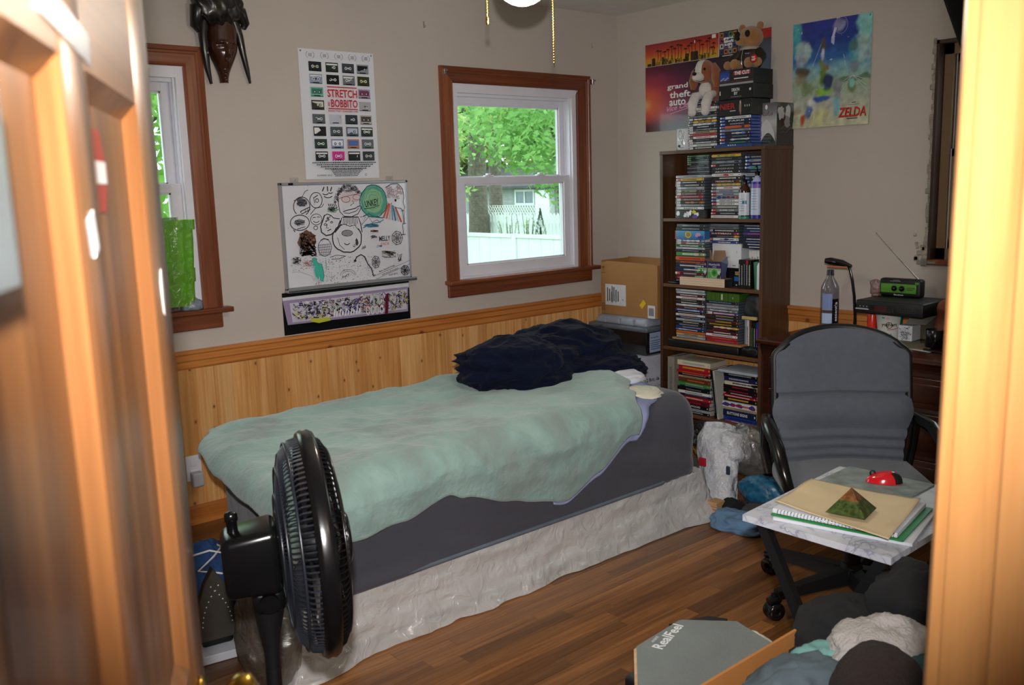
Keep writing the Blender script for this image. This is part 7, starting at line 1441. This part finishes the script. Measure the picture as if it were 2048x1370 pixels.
# ------------------------------------------------------------------ floor clutter by the bookcase
TRASH = mat('black_trash_film', '#08080a', .14, var=.2, bmp=1.0, bscale=22, bdist=.04, spec=.7)
heap('trash_bag', 'shiny black rubbish bag stuffed under the bookcase', 'bag', (-.42, -.98, .075), .17, .25, .085, 3, TRASH, .22, 2.4, (80, 40))
heap('gold_wrapper', 'crinkled gold foil wrapper lying on the black rubbish bag', 'wrapper', (-.60, -1.0, .06), .07, .09, .045, 8, mat('gold_foil', '#8a6a34', .22, metal=.9, bmp=1, bscale=40, bdist=.03), .3, 3, (40, 20))
heap('patterned_mat', 'rolled dark patterned mat on the floor behind the bed end', 'mat', (-.80, -1.13, .045), .15, .16, .05, 4, mat('brown_grey_weave', '#4a443e', .9, var=.5, scale=60), .1)
BAGW = mat('white_bag_film', '#c4c6cc', .3, var=.05, bmp=1, bscale=16, bdist=.04)
t = thing('shopping_bag', 'white plastic shopping bag with red corner slumped against the bookcase', 'bag', (-.82, -1.38, 0)); m = MB()
def sb(u, v):
    a = u*2*PI; rr = (.085+.02*v-.03*sm(.8, 1, v))*(1+.16*nz(math.cos(a)*1.6, math.sin(a)*1.6, v*3)+.05*nz(math.cos(a)*6, math.sin(a)*6, v*8)); return Vector((-.90+.13*v+math.cos(a)*rr*.75, -1.44+.10*v-.0*v+math.sin(a)*rr*1.05, .002+.30*v))
m.grid(60, 40, sb, closed_u=True); build('body', m, BAGW, t)
m = MB(); softbox((-.86, -1.50, .14), (-.70, -1.30, .29), .06, (20, 20, 16), lambda v: v+Vector((.015*nz(v.x*18, v.y*18, v.z*20), .018*nz(v.y*18, v.z*14), .015*nz(v.y*20, v.x*16))), mb=m); build('contents', m, BAGW, t)
m = MB(); m.rbox((-.955, -1.405, .15), (-.945, -1.365, .19), .003, 1); build('red_print', m, mat('red_bag_print', '#b01c2c', .4), t); m = MB(); m.rbox((-.93, -1.52, .13), (-.92, -1.50, .17), .003, 1); build('blue_print', m, mat('blue_bag_print', '#2c3650', .4), t)
heap('clear_wrap', 'puffed clear plastic bag over the shopping bag', 'bag', (-.70, -1.46, .19), .10, .13, .12, 6, glassmat('clear_bag_film2', '#e4e2e0', .2, .18, '#a8a6a4', .08, .9, 24), .12, 2.4)
heap('blue_packet', 'blue patterned plastic packet on the floor by the bookcase foot', 'packet', (-.86, -1.66, .07), .07, .12, .07, 9, mat('blue_mesh_film', '#1c5878', .35, var=.4, scale=60, bmp=.6, bscale=60), .12)
heap('blue_rag', 'faded blue cloth dropped on the floor in front of the clutter', 'rag', (-1.15, -1.74, .02), .09, .13, .045, 13, mat('faded_blue_cloth', '#5c7c9c', .9, bmp=.5, bscale=25, bdist=.01), .22)
heap('black_sock', 'small black cloth bundle between the card stack and the blue rag', 'cloth', (-1.06, -1.63, .03), .06, .05, .045, 15, mat('black_cloth', '#0b0a0b', .95), .2)
heap('grey_cloth', 'dark grey cloth crumpled behind the blue rag', 'cloth', (-1.0, -1.74, .02), .09, .10, .04, 19, mat('dark_grey_knit', '#3a3a3c', .95, bmp=.5), .2)
t = thing('card_stack', 'small stack of tan corrugated cards at the bed corner', 'cards', (-1.12, -1.60, 0)); CC = mat('corrugated_card', '#b08a62', .8)
for k in range(7): m = MB(); m.rbox((-1.15+.002*(k % 3), -1.615, .001+k*.011), (-1.09, -1.565+.002*(k % 2), .0105+k*.011), .001, 1); build('card', m, CC, t)
# ------------------------------------------------------------------ near right: practice pad and laundry carton
PZ = .45
def onpz(z, pts): return [(x, y, z) for x, y in pts]
pad = [(-2.858, -2.668), (-2.685, -2.654), (-2.594, -2.753), (-2.64, -2.93), (-2.80, -3.02), (-2.95, -2.93), (-2.975, -2.775)]
t = thing('stool_case', 'black case serving as a stand under the practice pad', 'case', (-2.78, -2.82, 0)); m = MB(); m.rbox((-2.93, -2.90, .001), (-2.63, -2.70, PZ-.03), .012, 3); build('body', m, BLACKM, t); m = MB(); m.rbox((-2.935, -2.905, .2), (-2.625, -2.695, .215), .004, 2); build('latch_band', m, BLACKP, t)
t = thing('practice_pad', 'grey rubber drum practice pad with pale wooden edge', 'drum pad', (-2.79, -2.83, PZ-.0295)); ctr = Vector((-2.785, -2.83, 0))
m = MB(); m.prism([(x, y, PZ-.029) for x, y in reversed(pad)], (0, 0, .019)); build('wood_base', m, wood('pad_edge_wood', '#b08660', '#c9a27a', '#dab890', 0, .5), t)
def shr(k): return [((x-ctr.x)*k+ctr.x, (y-ctr.y)*k+ctr.y) for x, y in pad]
m = MB(); m.prism([(x, y, PZ-.010) for x, y in reversed(shr(.965))], (0, 0, .008)); build('rubber_top', m, mat('grey_rubber', '#6e7472', .75, var=.08, scale=10, bmp=.3, bscale=200), t)
a_ = Vector((-2.83, -2.712, 0)); U_ = (Vector((-2.713, -2.676, 0))-a_).normalized(); V_ = Vector((-U_.y, U_.x, 0)); 
p = Print(a_+Vector((.0, 0, PZ-.0018)), U_, V_); p.text('RealFeel', .0, -.012, .125, .026, '#d8dcda', True); p.text('evans', .02, .017, .03, .007, '#b8bcba', True); p.done(t, 'pad_lettering')
heap('white_cloth_bit', 'small white cloth end between the pad and the carton', 'cloth', (-2.60, -2.80, .40), .04, .05, .03, 3, CREAM, .15, 2, (24, 14), .37)
m = MB(); m.prism([(-2.68, -2.62, .30), (-2.58, -2.66, .30), (-2.56, -2.70, .30), (-2.62, -2.72, .30)], (0, 0, .12)); 
solid('black_board', m, BLACKM, 'edge of a black board sticking out behind the practice pad', 'board', (-2.61, -2.68, .30))
LBX = (-3.13, -2.45); LBY = (-3.45, -2.95); LZ = .525
t = thing('laundry_carton', 'open brown carton full of clothes in the right foreground', 'box', (-2.82, -3.18, 0)); e = .006; CARDO = mat('orange_card', '#b5773c', .75, var=.05)
for a, b in (((LBX[0], LBY[1]-e, .001), (LBX[1], LBY[1], LZ)), ((LBX[0], LBY[0], .001), (LBX[1], LBY[0]+e, LZ)), ((LBX[0], LBY[0]+e, .001), (LBX[0]+e, LBY[1]-e, LZ)), ((LBX[1]-e, LBY[0]+e, .001), (LBX[1], LBY[1]-e, LZ-.04))): m = MB(); m.box(a, b); build('side_wall', m, CARDO, t)
m = MB(); m.box((LBX[0]+e, LBY[0]+e, .001), (LBX[1]-e, LBY[1]-e, .007)); build('bottom', m, CARDO, t)
m = MB(); m.prism([(LBX[1], LBY[1]-.02, LZ-.04), (LBX[1], LBY[1]-.2, LZ-.04), (LBX[1]+.03, LBY[1]-.17, LZ+.03), (LBX[1]+.03, LBY[1]-.04, LZ+.03)], (0, 0, .005)); build('flap', m, CARDO, t)
BKC = mat('black_jersey', '#141517', .95, var=.2, bmp=.5, bscale=30, bdist=.01); 
heap('black_sweater', 'black sweater bunched over the left rim of the laundry carton', 'clothes', (-2.570, -3.016, 0.505), .115, .10, .065, 2, BKC, .16, 2, (60, 34), .3)
heap('black_trousers', 'charcoal garment piled highest at the back of the laundry carton', 'clothes', (-2.500, -3.156, 0.565), .10, .13, .10, 6, BKC, .16, 2, (60, 34), .3)
heap('black_shirt', 'black shirt lying low inside the laundry carton by its left wall', 'clothes', (-2.690, -3.056, 0.480), .13, .08, .05, 16, BKC, .16, 2, (60, 34), .3)
heap('dark_knit', 'brownish black knit filling the back right of the laundry carton', 'clothes', (-2.650, -3.266, 0.505), .15, .13, .07, 10, mat('brownish_knit', '#221c19', .95, bmp=.8, bscale=60), .16, 2, (50, 30), .3)
heap('white_sweater', 'white ribbed knit sweater in the middle of the laundry carton', 'clothes', (-2.740, -3.171, 0.575), .12, .085, .065, 11, mat('white_knit', '#b8b2ae', .95, var=.05, bmp=.8, bscale=150, bdist=.006), .20, 1.8, (70, 40), .3)
heap('mint_garment', 'pale mint garment peeking beside the white sweater', 'clothes', (-2.820, -3.106, 0.545), .06, .06, .05, 14, mat('mint_cloth', '#6fa09a', .9, bmp=.5), .2, 2, (40, 24), .3)
heap('teal_garment', 'dark teal garment under the brown fleece in the carton', 'clothes', (-2.800, -3.266, 0.545), .13, .09, .075, 17, mat('teal_cloth', '#1c4446', .9, bmp=.4), .12, 2, (50, 30), .3)
heap('brown_fleece', 'dark brown fleece cushion shape in the right foreground', 'clothes', (-2.910, -3.256, 0.615), .085, .07, .07, 18, mat('brown_fleece', '#2f2421', .95, var=.2, scale=200, bmp=1, bscale=300, bdist=.004), .08, 1.5, (60, 34), .3)
heap('plaid_shirt', 'faded blue grey plaid shirt spilling over the front of the carton', 'clothes', (-2.940, -3.126, 0.535), .15, .10, .07, 22, mat('blue_grey_plaid', '#56646c', .9, var=.35, scale=7, bmp=.4, bscale=30), .16, 1.8, (70, 40), .3)
heap('red_trinket_bag', 'small red and clear packet at the right edge of the carton', 'packet', (-2.630, -3.326, 0.600), .035, .03, .025, 25, mat('red_clear_packet', '#6a1418', .25), .2, 2, (24, 14), .4)
S.render.film_transparent = False
